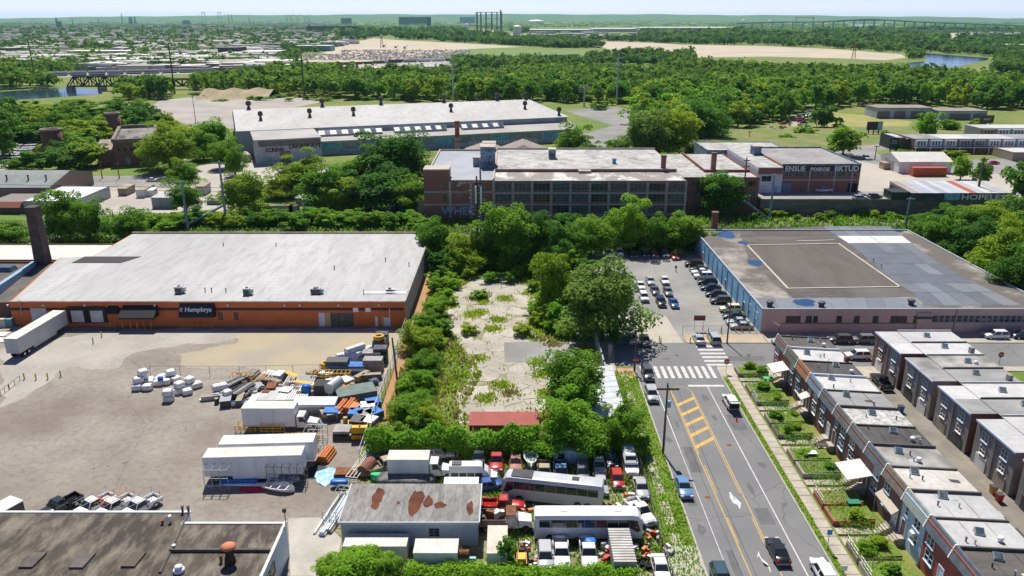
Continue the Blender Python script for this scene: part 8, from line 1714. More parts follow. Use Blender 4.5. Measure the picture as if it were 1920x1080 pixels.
for k in range(4): y = 159.5+k*2.6; stripe(41.5,46.5,y,y+.2,yellow_line,'bay_line',.0125)
# traffic cone, wheelie bins, mailbox-like items
x, y = G(1381,790); solo('traffic_cone',MB().lathe((x,y,.012),[(.3,0),(.3,.05),(.18,.051),(.05,.75)],10), mat('cone_red',(.75,.06,.03),.5), 'orange red traffic cone on the road','cone',(x,y,.012))
for px,py,m_,l in ((1688,773,blue_tarp,'blue wheelie bin in the alley'),(1861,925,mat('bin_orange',(.6,.32,.05),.6),'orange plastic crate in the alley'),(1872,940,red_paint,'red bucket in the alley')):
 x,y = G(px,py); mb = MB(); mb.hexa([(x-.3,y-.3,.01),(x+.3,y-.3,.01),(x+.3,y+.3,.01),(x-.3,y+.3,.01),(x-.4,y-.4,1.1),(x+.4,y-.4,1.1),(x+.4,y+.4,1.1),(x-.4,y+.4,1.1)]).mat(1).box(x-.44,x+.44,y-.44,y+.44,1.102,1.18); solo('wheelie_bin',mb, [m_,dark_metal], l, 'bin',(x,y,.01))
# person crossing the parking lot
x, y = G(1267,509); q = thing('person','person in dark top and pale trousers walking across the parking lot','person',(x,y,.012),R(160))
me = bpy.data.meshes.new('body'); J = [(0,0,.95),(0,0,1.2),(0,.02,1.42),(0,.03,1.55),(0,.04,1.68),(-.18,0,1.4),(-.25,.1,1.12),(-.2,.22,.92),(.18,0,1.4),(.25,-.1,1.12),(.22,-.16,.88),(-.1,.05,.88),(-.11,.18,.5),(-.11,.1,.08),(-.11,.22,.04),(.1,-.05,.88),(.11,-.08,.5),(.11,-.25,.1),(.11,-.14,.05)]
E = [(0,1),(1,2),(2,3),(3,4),(2,5),(5,6),(6,7),(2,8),(8,9),(9,10),(0,11),(11,12),(12,13),(13,14),(0,15),(15,16),(16,17),(17,18)]; RAD = [.15,.14,.14,.06,.11,.07,.05,.04,.07,.05,.04,.1,.07,.05,.04,.1,.07,.05,.04]
me.from_pydata(J,E,[]); sv = me.skin_vertices or me.attributes.new('','FLOAT','POINT')
bo = bpy.data.objects.new('body',me); COL.objects.link(bo); bo.parent = q
md = bo.modifiers.new('skin','SKIN'); 
for i,r_ in enumerate(RAD): me.skin_vertices[0].data[i].radius = (r_,r_)
me.skin_vertices[0].data[0].use_root = True
bo.modifiers.new('sub','SUBSURF').levels = 1; bo.modifiers['sub'].render_levels = 1
pm_ = bpy.data.materials.new('clothing'); t_, b_ = nodes_of(pm_); tc = t_.nodes.new('ShaderNodeTexCoord'); sp = t_.nodes.new('ShaderNodeSeparateXYZ'); cr = t_.nodes.new('ShaderNodeValToRGB'); t_.links.new(tc.outputs['Object'],sp.inputs[0]); mr = t_.nodes.new('ShaderNodeMath'); mr.operation = 'DIVIDE'; mr.inputs[1].default_value = 2.0; t_.links.new(sp.outputs[2],mr.inputs[0]); t_.links.new(mr.outputs[0],cr.inputs[0]); t_.links.new(cr.outputs[0],b_.inputs[0])
cr.color_ramp.interpolation = 'CONSTANT'; cr.color_ramp.elements[0].color = (.03,.03,.035,1); cr.color_ramp.elements[1].position = .05; cr.color_ramp.elements[1].color = (.25,.24,.22,1)
for p_, c_ in ((.48,(.03,.035,.04)),(.755,(.3,.18,.12)),(.86,(.03,.02,.015))): e_ = cr.color_ramp.elements.new(p_); e_.color = (*c_,1)
me.materials.append(pm_)
# garden furniture along the row houses
for i,(px,py,l,m_) in enumerate(((1520,852,'upturned white table in a garden',white_box),(1540,838,'dark motor scooter shape under a cover in a garden',dark_metal),(1600,945,'green garden chair by the red brick garden wall',mat('green_plastic',(.02,.2,.12),.5)),(1440,712,'green kiddie pool under the cream awning',mat('pool_green',(.05,.45,.12),.5)))):
 x,y = G(px,py,1.0); q = thing('garden_table' if i == 0 else 'garden_item',l, 'garden item',(x,y,.95))
 part('top',MB().box(-.8,.8,-.5,.5,.35,.45), m_, q, local=True)
 for sx in (-.7,.7):
  for sy in (-.4,.4): part('leg',MB().box(sx-.04,sx+.04,sy-.04,sy+.04,0,.349), m_, q, local=True)
q = thing('concrete_stair','wide concrete stair up to the lawn beyond the second row','stair',(84,127,0))
for k in range(8): part('step',MB().box(80.5+k*.35,80.85+k*.35,122,128.5,-.02,.2+.18*k), conc_walk, q)
# paving slabs stacked beside trailer at the left edge
for i in range(7):
 px, py = 4+ (i%3)*14,618+(i//3)*10; x, y = G(px,py); solo('pallet_board',MB().box(x-1.2,x+1.2,y-1.2,y+1.2,.012,.15+.1*(i%2)), [white_roof_old,tan,tin][i%3], 'pale pallet board lying beside the long semi trailer','pallet',(x,y,.012), 'pallet boards by the semi trailer')
# scrap skips in the yard beyond the railway
for i,px in enumerate((486,497,510,526,543,552)): 
 x,y = G(px,396); pc = [dark_metal,rust,brown_roll][i%3]; mb = MB(); mb.box(x-1.5,x+1.5,y-1.2,y+1.2,.0,1.8).mat(1).box(x-1.4,x+1.4,y-1.1,y+1.1,1.802,2.0); solo('scrap_skip',mb, [grey_paint,pc], 'grey skip heaped with scrap along the bushes','skip',(x,y,0), 'scrap skips along the bushes')
for i,(px,py,m_,l) in enumerate(((730,398,blue_tarp,'blue covered skip under the dark trees'),(760,398,blue_tarp,'second blue tarpaulin stack beside the white lean-to'),(745,392,dark_metal,'dark baler machine between the blue covers'))): bale(px,py,4,3,2.4,l,m_,None,.012,0,False,'covered_stack','stack')
# loose yard goods filling the gaps between the larger stacks
rr = random.Random(63)
GOODS = ('crate','drum','board stack','plastic tub','cable reel')
spots = []
for k in range(300):
 px = rr.uniform(395,712); py = rr.uniform(706,828)
 if 452 < px < 606 and 745 < py < 830: continue
 if px < 440 and not 728 < py < 775: continue
 if px < 600 and py > 760: continue
 if py > 790 and px < 640: continue
 if px > 705-(py-706)*.12: continue
 x, y = G(px,py)
 if all((x-a)**2+(y-b)**2 > 1.5 for a,b in spots): spots.append((x,y))
 if len(spots) > 105: break
cols = [('blue',blue_tarp),('yellow',yellow),('orange',orange),('grey',grey_paint),('white',white_box),('black',dark_metal),('rusty',rust),('tan',tan),('dark grey',dark_roll)]
for k,(x,y) in enumerate(spots):
 cn, cm = cols[rr.choice((0,1,1,1,2,3,3,4,5,5,6,7,8,8))]; g_ = GOODS[k%5]; a = rr.uniform(0,3)
 q = thing('yard_'+g_.replace(' ','_'), '%s %s among the stored yard materials'%(cn,g_), g_, (x,y,.012), a, '%ss among the yard materials'%g_)
 if g_ == 'crate':
  w_, d, h = rr.uniform(.7,1.3), rr.uniform(.6,1.0), rr.uniform(.6,1.3); part('box',MB().box(-w_,w_,-d,d,.1,h), cm, q, local=True); part('lid',MB().box(-w_-.05,w_+.05,-d-.05,d+.05,h+.002,h+.08), rr.choice((cm,grey_paint,white_box)), q, local=True)
  for s in (-1,1): part('runner',MB().box(s*w_*.7-.08,s*w_*.7+.08,-d,d,0,.099), wood, q, local=True)
 elif g_ == 'drum':
  part('shell',MB().lathe((0,0,0),[(.36,0),(.38,.05),(.36,.3),(.38,.45),(.36,.6),(.38,.88),(.34,.92)],12), cm, q, True, True); part('lid',MB().lathe((0,0,.921),[(.3,0),(.3,.03)],12), grey_paint, q, local=True)
 elif g_ == 'board stack':
  n = rr.randrange(4,8)
  for j in range(n): o = rr.uniform(-.15,.15); part('board',MB().box(-1.6+o,1.6+o,-.5,.5,.16*j,.16*j+.13), cm if j%2 else tan, q, local=True)
 elif g_ == 'plastic tub':
  part('tub',MB().hexa([(-.6,-.45,0),(.6,-.45,0),(.6,.45,0),(-.6,.45,0),(-.75,-.6,.8),(.75,-.6,.8),(.75,.6,.8),(-.75,.6,.8)]), cm, q, local=True); part('contents',MB().box(-.6,.6,-.45,.45,.802,.95,.3), rr.choice((rust,dark_metal,white_box)), q, local=True)
 else:
  for s in (-1,1): part('flange',MB().bar((s*.35,0,.6),(s*.45,0,.6),.6,14), wood, q, local=True)
  part('cable',MB().bar((-.349,0,.6),(.349,0,.6),.45,12), cm, q, local=True)
for k in range(22):
 t = k/22; px = 398+150*t+rr.uniform(-4,4); py = rr.uniform(900,912); x,y = G(px,py); cn,cm = rr.choice(cols); q = thing('loose_plank','%s plank lying along the stained trailer'%cn,'plank',(x,y,.012),rr.uniform(-.3,.3),'planks along the trailer'); part('plank',MB().box(-1.2,1.2,-.1,.1,0,.1), cm, q, local=True)
# pale tyre marks in the dust of the yard
tm = mat('tyre_mark_dust',(.275,.25,.215),.95,(.225,.2,.17),.8)
for k,(px,py,r_,a0,a1) in enumerate(((230,836,9,.5,1.5),(300,820,14,.2,.9),(150,790,16,5.5,6.2),(330,880,10,2.4,3.2),(220,760,20,4.7,5.3))):
 cx, cy = G(px,py); mb = MB(); n = 18
 for i in range(n):
  for rr2 in (r_, r_+1.7):
   u0, u1 = a0+(a1-a0)*i/n, a0+(a1-a0)*(i+1)/n; w_ = .11+.05*math.sin(i*1.7+k)
   mb.add([(cx+(rr2-w_)*math.cos(u0),cy+(rr2-w_)*math.sin(u0),.0062),(cx+(rr2+w_)*math.cos(u0),cy+(rr2+w_)*math.sin(u0),.0062),(cx+(rr2+w_)*math.cos(u1),cy+(rr2+w_)*math.sin(u1),.0062),(cx+(rr2-w_)*math.cos(u1),cy+(rr2-w_)*math.sin(u1),.0062)],[(0,1,2,3)])
 struct('tyre_marks',mb, tm)
# far landscape
def far_sheet(name, pts, z, m): return sheet(name, pts, z, m)
far_sheet('river',[(-60,189),(60,186),(130,181),(192,176),(190,168),(140,166),(60,168),(-60,176)], .05, water)
far_sheet('river',[(1680,124),(1720,125),(1760,128),(1800,124),(1850,113),(1856,109),(1790,104),(1735,99),(1700,98),(1722,103),(1742,108),(1736,115),(1700,118)], .06, water)
far_sheet('river',[(1590,50),(1642,50),(1650,47),(1600,46.5)], .06, water)
far_sheet('far_road',[(-60,149),(540,134),(720,128),(720,124),(560,128),(-60,142)], .05, gravel)
far_sheet('sand_field',[(640,82),(700,72),(760,76),(880,82),(980,88),(880,92),(830,100),(760,110),(680,116),(560,116),(610,98)], .05, sandf)
far_sheet('sand_field',[(1060,76),(1180,77),(1280,84),(1420,86),(1560,92),(1690,102),(1700,108),(1660,113),(1560,109),(1440,106),(1300,108),(1200,104),(1130,90)], .05, sandf)
far_sheet('sand_field',[(1380,64),(1440,58),(1530,58),(1520,66)], .05, sandf); far_sheet('sand_field',[(1680,64),(1760,62),(1930,63),(1930,72),(1780,73)], .05, sandf)
far_sheet('green_field',[(830,100),(890,93),(1000,92),(1140,97),(1160,103),(1060,108),(920,110),(860,110)], .06, mat('bright_field',(.12,.20,.04),.95,(.15,.22,.05),.02))
far_sheet('rail_yard',[(560,125),(700,116),(900,112),(1100,108),(1120,118),(1000,124),(800,130),(600,134)], .055, mat('railyard_gravel',(.33,.3,.28),.95,(.42,.38,.35),.02,(.2,.19,.18),.2,.5))
# rubble heaps field
rng = np.random.default_rng(5); n = 1500; px = rng.uniform(570,880,n); py = rng.uniform(94,113,n); ok = (py > 94+ (px-640)*-.0+ (px < 640)*8); P = np.array([G(a,b) for a,b in zip(px[ok],py[ok])]); m_ = len(P); w_ = rng.uniform(2,5,m_); h_ = rng.uniform(.8,2.4,m_)
T4 = np.empty((m_,3,4,3)); 
for k in range(3):
 a0 = 2*math.pi*k/3; a1 = a0+2*math.pi/3
 T4[:,k,0] = np.column_stack([P[:,0]+w_*math.cos(a0),P[:,1]+w_*math.sin(a0),np.zeros(m_)]); T4[:,k,1] = np.column_stack([P[:,0]+w_*math.cos(a1),P[:,1]+w_*math.sin(a1),np.zeros(m_)]); T4[:,k,2] = np.column_stack([P[:,0]+.3*math.cos(a1),P[:,1]+.3*math.sin(a1),h_]); T4[:,k,3] = np.column_stack([P[:,0]+.3*math.cos(a0),P[:,1]+.3*math.sin(a0),h_])
tag(link('rubble_field',np_mesh('rubble_field',T4.reshape(-1,3), mat('rubble',(.46,.41,.36),.95,(.38,.34,.30),.05))), 'field of pale rubble heaps beyond the rail yard',None, None, 'stuff')
# sand bank
x0,y0 = G(372,186); x1,y1 = G(505,184); mb = MB(); n = 14
top = [(x0+(x1-x0)*k/n, y0+(y1-y0)*k/n+14,6.5+1.0*math.sin(k*1.3)) for k in range(n+1)]; low = [(x0+(x1-x0)*k/n, y0+(y1-y0)*k/n-6,0) for k in range(n+1)]; bk = [(x0+(x1-x0)*k/n, y0+(y1-y0)*k/n+34,0) for k in range(n+1)]
for k in range(n): mb.quad(low[k],low[k+1],top[k+1],top[k]); mb.quad(top[k],top[k+1],bk[k+1],bk[k])
struct('sand_bank',mb, mat('eroded_bank',(.42,.33,.22),.95,(.34,.28,.17),.08,(.2,.2,.09),.3,.4))
# trains
def train(label, px0, py0, px1, py1, n, m, h=4.2, group=None, roof=None, gap=.06):
 a = Vector((*G(px0,py0),0)); b = Vector((*G(px1,py1),0)); d = (b-a)/n; ang = math.atan2(d.y,d.x); L = d.length*(1-gap)
 for k in range(n):
  c = a+d*(k+.5); q = thing('railway_carriage',label, 'carriage',(c.x,c.y,.1), ang, group or label); mm = m[k%len(m)] if isinstance(m,list) else m
  part('body',MB().box(-L/2,L/2,-1.6,1.6,.9,h), mm, q, local=True); part('roof',MB().box(-L/2+.1,L/2-.1,-1.45,1.45,h+.003,h+.35), roof or mm, q, local=True); part('window_band',MB().box(-L/2+.8,L/2-.8,-1.64,-1.603,2.3,3.1), glass, q, local=True) if h > 4 else None; part('bogie',MB().box(-L/2+1,L/2-1,-1.1,1.1,.05,.898), dark_metal, q, local=True)
silver_t = mat('train_silver',(.52,.55,.58),.4,(.46,.49,.52),.2)
train('silver passenger carriage in the long train by the river',-20,146,520,132,16, silver_t, 4.4)
train('pale freight wagon in the rail yard train',700,119,860,114,6, [white_box,dark_metal,tin,white_box], 3.9); train('grey hopper wagon in the second rail yard train',925,112,1085,106,7, [tin,steel,white_box], 3.9)
train('dark gondola wagon in the low freight train',640,122,720,119,4, [dark_metal,rust], 3.0)
# truss bridge over the river
def truss(label, px0, py0, px1, py1, top, n, m):
 a = Vector((*G(px0,py0),0)); b = Vector((*G(px1,py1),0)); h = ZAT(top, (a.y+b.y)/2); zd = h*.30; q = thing('truss_bridge',label, 'bridge',tuple((a+b)/2)); 
 ang = math.atan2((b-a).y,(b-a).x); nrm = Vector((-math.sin(ang),math.cos(ang),0)); part('deck',MB().add([(*(a-nrm*3).xy,zd),(*(b-nrm*3).xy,zd),(*(b+nrm*3).xy,zd),(*(a+nrm*3).xy,zd),(*(a-nrm*3).xy,zd+1),(*(b-nrm*3).xy,zd+1),(*(b+nrm*3).xy,zd+1),(*(a+nrm*3).xy,zd+1)],[(3,2,1,0),(4,5,6,7),(0,1,5,4),(1,2,6,5),(2,3,7,6),(3,0,4,7)]), m, q)
 for s in (-3,3):
  o = nrm*s; P_ = [a.lerp(b,k/n)+o for k in range(n+1)]
  part('top_chord',MB().bar((*P_[1].xy,h),(*P_[-2].xy,h),.8,4), m, q)
  for k in range(1,n): part('vertical',MB().bar((*P_[k].xy,zd+.5),(*P_[k].xy,h),.5,4), m, q)
  for k in range(n): za, zb = (zd+.5,h) if k%2==0 else (h,zd+.5); part('diagonal',MB().bar((*P_[k].xy,za if k else zd+.5),(*P_[k+1].xy,zb if k < n-1 else zd+.5),.6,4), m, q)
 for t in (0.03,.5,.97): c = a.lerp(b,t); part('pier',MB().box(c.x-2.5,c.x+2.5,c.y-3.5,c.y+3.5,-.5,zd-.01), conc_frame, q)
bridge_m = mat('bridge_brown_steel',(.04,.032,.03),.8,(.07,.055,.05),.3)
truss('dark steel truss railway bridge over the river, longer span',130,171,255,170,143,9, bridge_m); truss('dark steel truss railway bridge span nearer the big bushes',256,170,372,167,149,8, bridge_m)
# gas holder
x, y = G(917,63); hh = ZAT(23, y); rad = 24/PPM(y)
q = thing('gas_holder_frame','tall circular lattice gas holder frame on the skyline','gas holder',(x,y,0)); gm = mat('lattice_haze_teal',(.07,.11,.115),.7)  # lattice colour is tinted teal to stand for haze
for k in range(14): a0 = 2*math.pi*k/14; part('column',MB().bar((rad*math.cos(a0),rad*math.sin(a0),0),(rad*math.cos(a0),rad*math.sin(a0),hh),1.5,4), gm, q, local=True)
for f in (.35,.7,1.0):
 for k in range(14): a0, a1 = 2*math.pi*k/14,2*math.pi*(k+1)/14; part('ring_girder',MB().bar((rad*math.cos(a0),rad*math.sin(a0),hh*f),(rad*math.cos(a1),rad*math.sin(a1),hh*f),.9,4), gm, q, local=True)
part('tank',MB().lathe((0,0,0),[(rad*.94,0),(rad*.94,6),(rad*.5,12),(rad*.05,14)],24), mat('tank_cream',(.6,.57,.48),.6), q, local=True)
def cyl(px, base, top, wpx, m, label, name='storage_tank',cat='tank',dome=.12):
 x,y = G(px,base); h = ZAT(top,y); r_ = wpx/2/PPM(y); mb = MB(); mb.lathe((x,y,0),[(r_,-.5),(r_,h*(1-dome)),(r_*.7,h*(1-dome*.4)),(r_*.1,h)],20); solo(name, mb, m, label, cat, (x,y,0), None, False)
tkw = mat('tank_white',(.70,.68,.62),.5)
cyl(970,66,47,16,tkw,'pale upright storage tank right of the gas holder'); cyl(939,62,18,2.5,dark_metal,'thin stack beside the gas holder','chimney_stack','stack',.02); cyl(876,58,44,7,tkw,'small white tank left of the gas holder')
for i,(px,b,t,w_) in enumerate(((1005,42,36.5,30),(1044,39,34.5,10),(1062,39,33.5,9),(1083,39,32.5,11),(1102,39,31.5,10),(1118,39,34,9),(1158,39,32.5,9),(1175,39,32.5,9),(1026,39,35,10),(1394,41,36,8),(1443,41,37,6))): cyl(px,b+2,t,w_,tkw,'white domed oil tank on the far refinery skyline' if i else 'wide flat white tank roof on the far skyline',dome=.4) if i == 0 else tag(bpy.context.scene.objects[0],None) if 0 else cyl(px,b+2,t,w_,tkw,'white domed oil tank on the far refinery skyline',dome=.4)
for o in COL.objects:
 if o.get('label') == 'white domed oil tank on the far refinery skyline': o['group'] = 'domed tanks on the skyline'
def fbox(px0, px1, base, top, dep, m, rm, label, name='far_building',cat='building',z0=0.0, bands=0, group=None):
 Y = G(px0,base)[1]; x0,x1 = XAT(px0,Y),XAT(px1,Y); h = ZAT(top,Y); q = thing(name,label,cat,((x0+x1)/2,Y+dep/2,0),0,group); part('wall',MB().box(x0,x1,Y,Y+dep,-.5,h), m, q); part('roof',MB().box(x0-.3,x1+.3,Y-.3,Y+dep+.3,h+.01,h+.5), rm, q)
 for k in range(bands): part('window_band',MB().box(x0+1,x1-1,Y-.2,Y-.02,h*(k+.35)/bands,h*(k+.65)/bands), glass, q)
 return q
pale_w = mat('far_pale_wall',(.5,.52,.53),.7); pale_r = mat('far_pale_roof',(.66,.66,.64),.7); haze_wall = mat('far_hazed_wall',(.16,.3,.32),.7)  # the teal wall has distance haze mixed into its colour
fbox(985,1110,61,56,200,haze_wall,pale_r,'long pale distribution warehouse beside the upright tank'); fbox(1112,1200,60,54,260,pale_w,pale_r,'long white distribution warehouse, middle block'); fbox(1202,1378,61,52,260,pale_w,pale_r,'longest white distribution warehouse before the river')
fbox(946,1000,73,66,60,mat('far_grey_wall',(.2,.22,.23),.8),pale_r,'low grey hall under the upright tank'); fbox(1050,1075,71,63,60,mat('far_blue_box',(.14,.18,.21),.8),pale_w,'square blue grey plant building near the sand field'); fbox(1180,1196,75,66,40,mat('far_dark',(.06,.065,.07),.8),pale_w,'small dark plant building by the elevated road')
fbox(575,668,60,49,60,mat('far_brown_slab',(.07,.065,.06),.8),mat('far_brown_roof',(.14,.13,.12),.8),'row of dark apartment slabs on the left skyline',bands=3); fbox(748,800,47,32,60,mat('far_hazed_dark',(.03,.07,.08),.8),haze_wall,'dark refinery block on the skyline'); fbox(801,808,52,32,30,MATS['far_hazed_dark'],haze_wall,'thin dark tower on the skyline'); fbox(862,890,44,32,80,haze_wall,haze_wall,'haze teal hall left of the gas holder'); fbox(640,658,46,34,60,MATS['far_hazed_dark'],haze_wall,'dark block left of the refinery'); fbox(1880,1930,97,84,40,mat('far_cream',(.5,.49,.45),.8),pale_r,'large pale terminal building right of the river'); fbox(1735,1765,85,78,40,pale_w,pale_r,'white roofed boathouse above the river'); fbox(120,240,107,96,40,mat('far_tan_wall',(.35,.28,.2),.8),pale_r,'long tan factory with pale roof in the left city'); fbox(410,446,107,90,50,mat('far_dark_gable',(.05,.05,.055),.8),mat('far_dark_gable_roof',(.08,.08,.08),.8),'dark gabled warehouse in the left city'); fbox(455,520,108,97,60,mat('far_brick_hall',(.16,.11,.09),.9),pale_r,'low brick hall in the left city'); fbox(555,620,96,86,40,haze_wall,pale_r,'pale blue station roof in the left city'); fbox(554,568,76,68,30,mat('far_blue_tank',(.08,.3,.45),.6),pale_w,'bright blue tank building in the left city'); fbox(0,28,105,90,30,mat('far_slate_block',(.1,.11,.12),.8),pale_w,'dark slate block at the left edge of the city'); fbox(785,830,128,125,15,pale_w,pale_r,'low white railway shed above the wood'); fbox(700,790,134,128,14,pale_r,pale_r,'long white canopy roof above the riverside trees')  # dark teal skyline blocks: haze tint is part of the colour
# skyline masts and far bridges
haze_teal = mat('far_haze_teal',(.09,.20,.20),.7)  # teal of distance haze is put into this skyline colour
def susp(px0, px1, base, top):
 Y = G(px0,base)[1]; q = thing('suspension_bridge','far suspension bridge with two tall towers on the left skyline','bridge',(XAT((px0+px1)/2,Y),Y,0))
 for px in (px0,px1):
  for s in (-2.6,2.6): part('tower_leg',MB().box(XAT(px+s,Y)-2.5,XAT(px+s,Y)+2.5,Y-4,Y+4,-.5,ZAT(top,Y)), haze_teal, q)
  part('tower_portal',MB().box(XAT(px-3,Y),XAT(px+3,Y),Y-3,Y+3,ZAT(top,Y)+.1,ZAT(top-1,Y)), haze_teal, q)
 pts = [(px0-45,base-3),(px0,top+.5),((px0+px1)/2,base-4.5),(px1,top+.5),(px1+70,base-1)]
 for s in ((0,1),(3,4)): part('cable',MB().bar(wpx(*pts[s[0]],Y),wpx(*pts[s[1]],Y),1.2,4), haze_teal, q)
 n = 8; mid = [wpx(px0+(px1-px0)*k/n, base-4.5+ (top+5-base)*((2*k/n-1)**2), Y) for k in range(n+1)]
 for k in range(n): part('cable',MB().bar(mid[k],mid[k+1],1.2,4), haze_teal, q)
 part('deck',MB().bar(wpx(px0-60,base-1.5,Y),wpx(px1+100,base-1.5,Y),2.5,4), haze_teal, q)
susp(383,413,42,23.5)
Y = G(1650,58)[1]; q = thing('truss_viaduct','far haze teal double deck truss bridge crossing the right skyline','bridge',(XAT(1650,Y),Y,0))
prof = [(1380,44),(1450,41.5),(1540,41),(1600,38),(1660,37.5),(1720,41),(1800,44),(1960,50)]
for (a,b) in zip(prof,prof[1:]): part('deck',MB().bar(wpx(*a,Y),wpx(*b,Y),3.2,4), haze_teal, q)
for k in range(30): px = 1390+k*19; py = float(np.interp(px,[p[0] for p in prof],[p[1] for p in prof])); part('pier',MB().box(XAT(px,Y)-1.6,XAT(px,Y)+1.6,Y-5,Y+5,-.5,ZAT(py,Y)), haze_teal, q)
for k in range(12): a0, a1 = 1570+k*10,1580+k*10; f = lambda p: 36.2+abs(p-1630)*.045; part('top_chord',MB().bar(wpx(a0,f(a0),Y),wpx(a1,f(a1),Y),3,4), haze_teal, q); part('web',MB().bar(wpx(a0,f(a0),Y),wpx(a1,float(np.interp(a1,[p[0] for p in prof],[p[1] for p in prof])),Y),2,4), haze_teal, q)
Y = G(1800,66)[1]; q = thing('viaduct','low elevated highway below the far truss bridge','bridge',(XAT(1800,Y),Y,0)); part('deck',MB().bar(wpx(1650,56,Y),wpx(1990,60,Y),2.2,4), haze_teal, q)
for k in range(17): px = 1660+k*17; part('pier',MB().box(XAT(px,Y)-1.5,XAT(px,Y)+1.5,Y-4,Y+4,-.5,ZAT(57+(px-1650)*.012,Y)), haze_teal, q)
Y = G(1250,70)[1]; q = thing('viaduct','elevated road passing the long white warehouses','bridge',(XAT(1250,Y),Y,0)); part('deck',MB().bar(wpx(1180,63.5,Y),wpx(1400,67,Y),2.2,4), dark_metal, q)
for k in range(9): px = 1190+k*25; part('pier',MB().box(XAT(px,Y)-2,XAT(px,Y)+2,Y-2,Y+2,-.5,ZAT(64+(px-1180)*.015,Y)), dark_metal, q)
def mast(px, base, top, w_, label, m=haze_teal, name='skyline_stack',cat='stack'):
 x,y = G(px,base); h = ZAT(top,y); r_ = w_/2/PPM(y); solo(name, MB().lathe((x,y,0),[(r_*1.3,-.5),(r_,h*.6),(r_*.8,h)],8), m, label, cat, (x,y,0))
for px,b,t,w_,l in ((108,52,33,3.5,'dark refinery tower on the far left skyline'),(113,54,40,9,'squat refinery block under the dark tower'),(137,48,33,1.2,'thin mast left of the refinery'),(186,48,33,1.2,'thin stack in the far left city'),(230,44,25,1.6,'tall thin stack in the far left city'),(246,46,32,7,'domed church towers in the far left city'),(254,46,31,3,'church spire beside the domed towers'),(350,47,38,16,'dark slab under the suspension bridge approach'),(430,46,26,1.2,'thin mast right of the suspension bridge'),(436,46,27,1.2,'second thin mast right of the suspension bridge'),(468,46,31,1.4,'dock crane mast near the bridge'),(760,40,29,2,'thin refinery stack on the skyline'),(775,42,30,4,'refinery cracking tower on the skyline')): mast(px,b,t,w_,l)
for i,px in enumerate((539,547,559,573,580)):
 Y = G(px,45)[1]; q = thing('dock_crane','dock gantry crane on the far waterfront','crane',(XAT(px,Y),Y,0),0,'dock cranes on the skyline'); part('leg',MB().bar((-8,0,0),(-8,0,ZAT(33,Y)),2.5,4), haze_teal, q, local=True); part('leg',MB().bar((8,0,0),(8,0,ZAT(33,Y)),2.5,4), haze_teal, q, local=True); part('boom',MB().bar((-25,0,ZAT(32,Y)),(40,0,ZAT(27.5,Y)),2.5,4), haze_teal, q, local=True)
Y = G(1508,46)[1]; q = thing('gantry_crane','orange shipyard gantry crane on the right skyline','crane',(XAT(1508,Y),Y,0)); om = mat('crane_orange',(.45,.2,.1),.7)
for px in (1492,1524): part('leg',MB().box(XAT(px,Y)-4,XAT(px,Y)+4,Y-4,Y+4,-.5,ZAT(33.5,Y)), om, q)
part('beam',MB().box(XAT(1490,Y),XAT(1526,Y),Y-5,Y+5,ZAT(33.5,Y)+.1,ZAT(32,Y)), om, q)
for i,(px,b,t) in enumerate(((1600,110,82),(716,89,66))):
 x,y = G(px,b); h = ZAT(t,y); q = thing('pylon' if i == 0 else 'piling_rig',('red and white lattice pylon at the edge of the sand field','dark piling rig standing on the sand field')[i],'pylon' if i == 0 else 'rig',(x,y,0)); mm = mat('pylon_red',(.3,.1,.07),.7) if i == 0 else dark_metal
 for sx in (-1,1): part('leg',MB().bar((sx*3,0,0),(sx*.6,0,h),.5,4), mm, q, local=True)
 for k in range(4): part('brace',MB().bar((-2.8*(1-k/5),0,h*k/4.5),(2.2*(1-k/5),0,h*(k+1)/4.5),.35,4), mm, q, local=True)
 part('crossarm',MB().box(-4,4,-.4,.4,h*.85,h*.88), mm, q, local=True)
for i,(px,py,m_,l) in enumerate(((720,88,dark_metal,'dark excavator beside the piling rig'),(742,90,red_paint,'red digger on the sand field'),(759,91,dark_metal,'black dumper on the sand field'))):
 x,y = G(px,py); q = thing('excavator',l,'excavator',(x,y,.05)); part('track',MB().box(-3,3,-2,2,0,1.2), dark_metal, q, local=True); part('cab',MB().box(-2,1,-1.5,1.5,1.21,4), m_, q, local=True); part('boom',MB().bar((1,0,2.5),(6,0,6),.5,4), m_, q, local=True)
# city at the left: individual houses and halls, the remainder joined
rr = random.Random(31); cw = [mat('city_%d'%k, c, .85) for k,c in enumerate(((.42,.38,.33),(.5,.48,.44),(.3,.24,.2),(.22,.15,.12),(.36,.35,.34),(.18,.19,.2)))]; cr_ = [mat('cityroof_%d'%k, c, .8) for k,c in enumerate(((.58,.56,.5),(.48,.46,.42),(.27,.25,.23),(.66,.64,.6),(.38,.31,.26)))]
UB = {}
def ubox(i, j):
 if (i,j) not in UB: UB[i,j] = (MB().box(-.5,.5,-.5,.5,-.02,1).mesh('wall',cw[i]), MB().box(-.51,.51,-.51,.51,1.001,1.06).mesh('roof',cr_[j]))
 return UB[i,j]
cand = []
for k in range(3700):
 px = rr.uniform(-20,660); py = 45+89*rr.random()**1.5
 if px > 520 and py > 88: continue
 if py > 128 and px < 150: continue
 if 118 < px < 245 and 90 < py < 110 or 405 < px < 450 and 92 < py < 110: continue
 cand.append((px,py))
cand.sort(key=lambda t: -t[1])
boxes = []
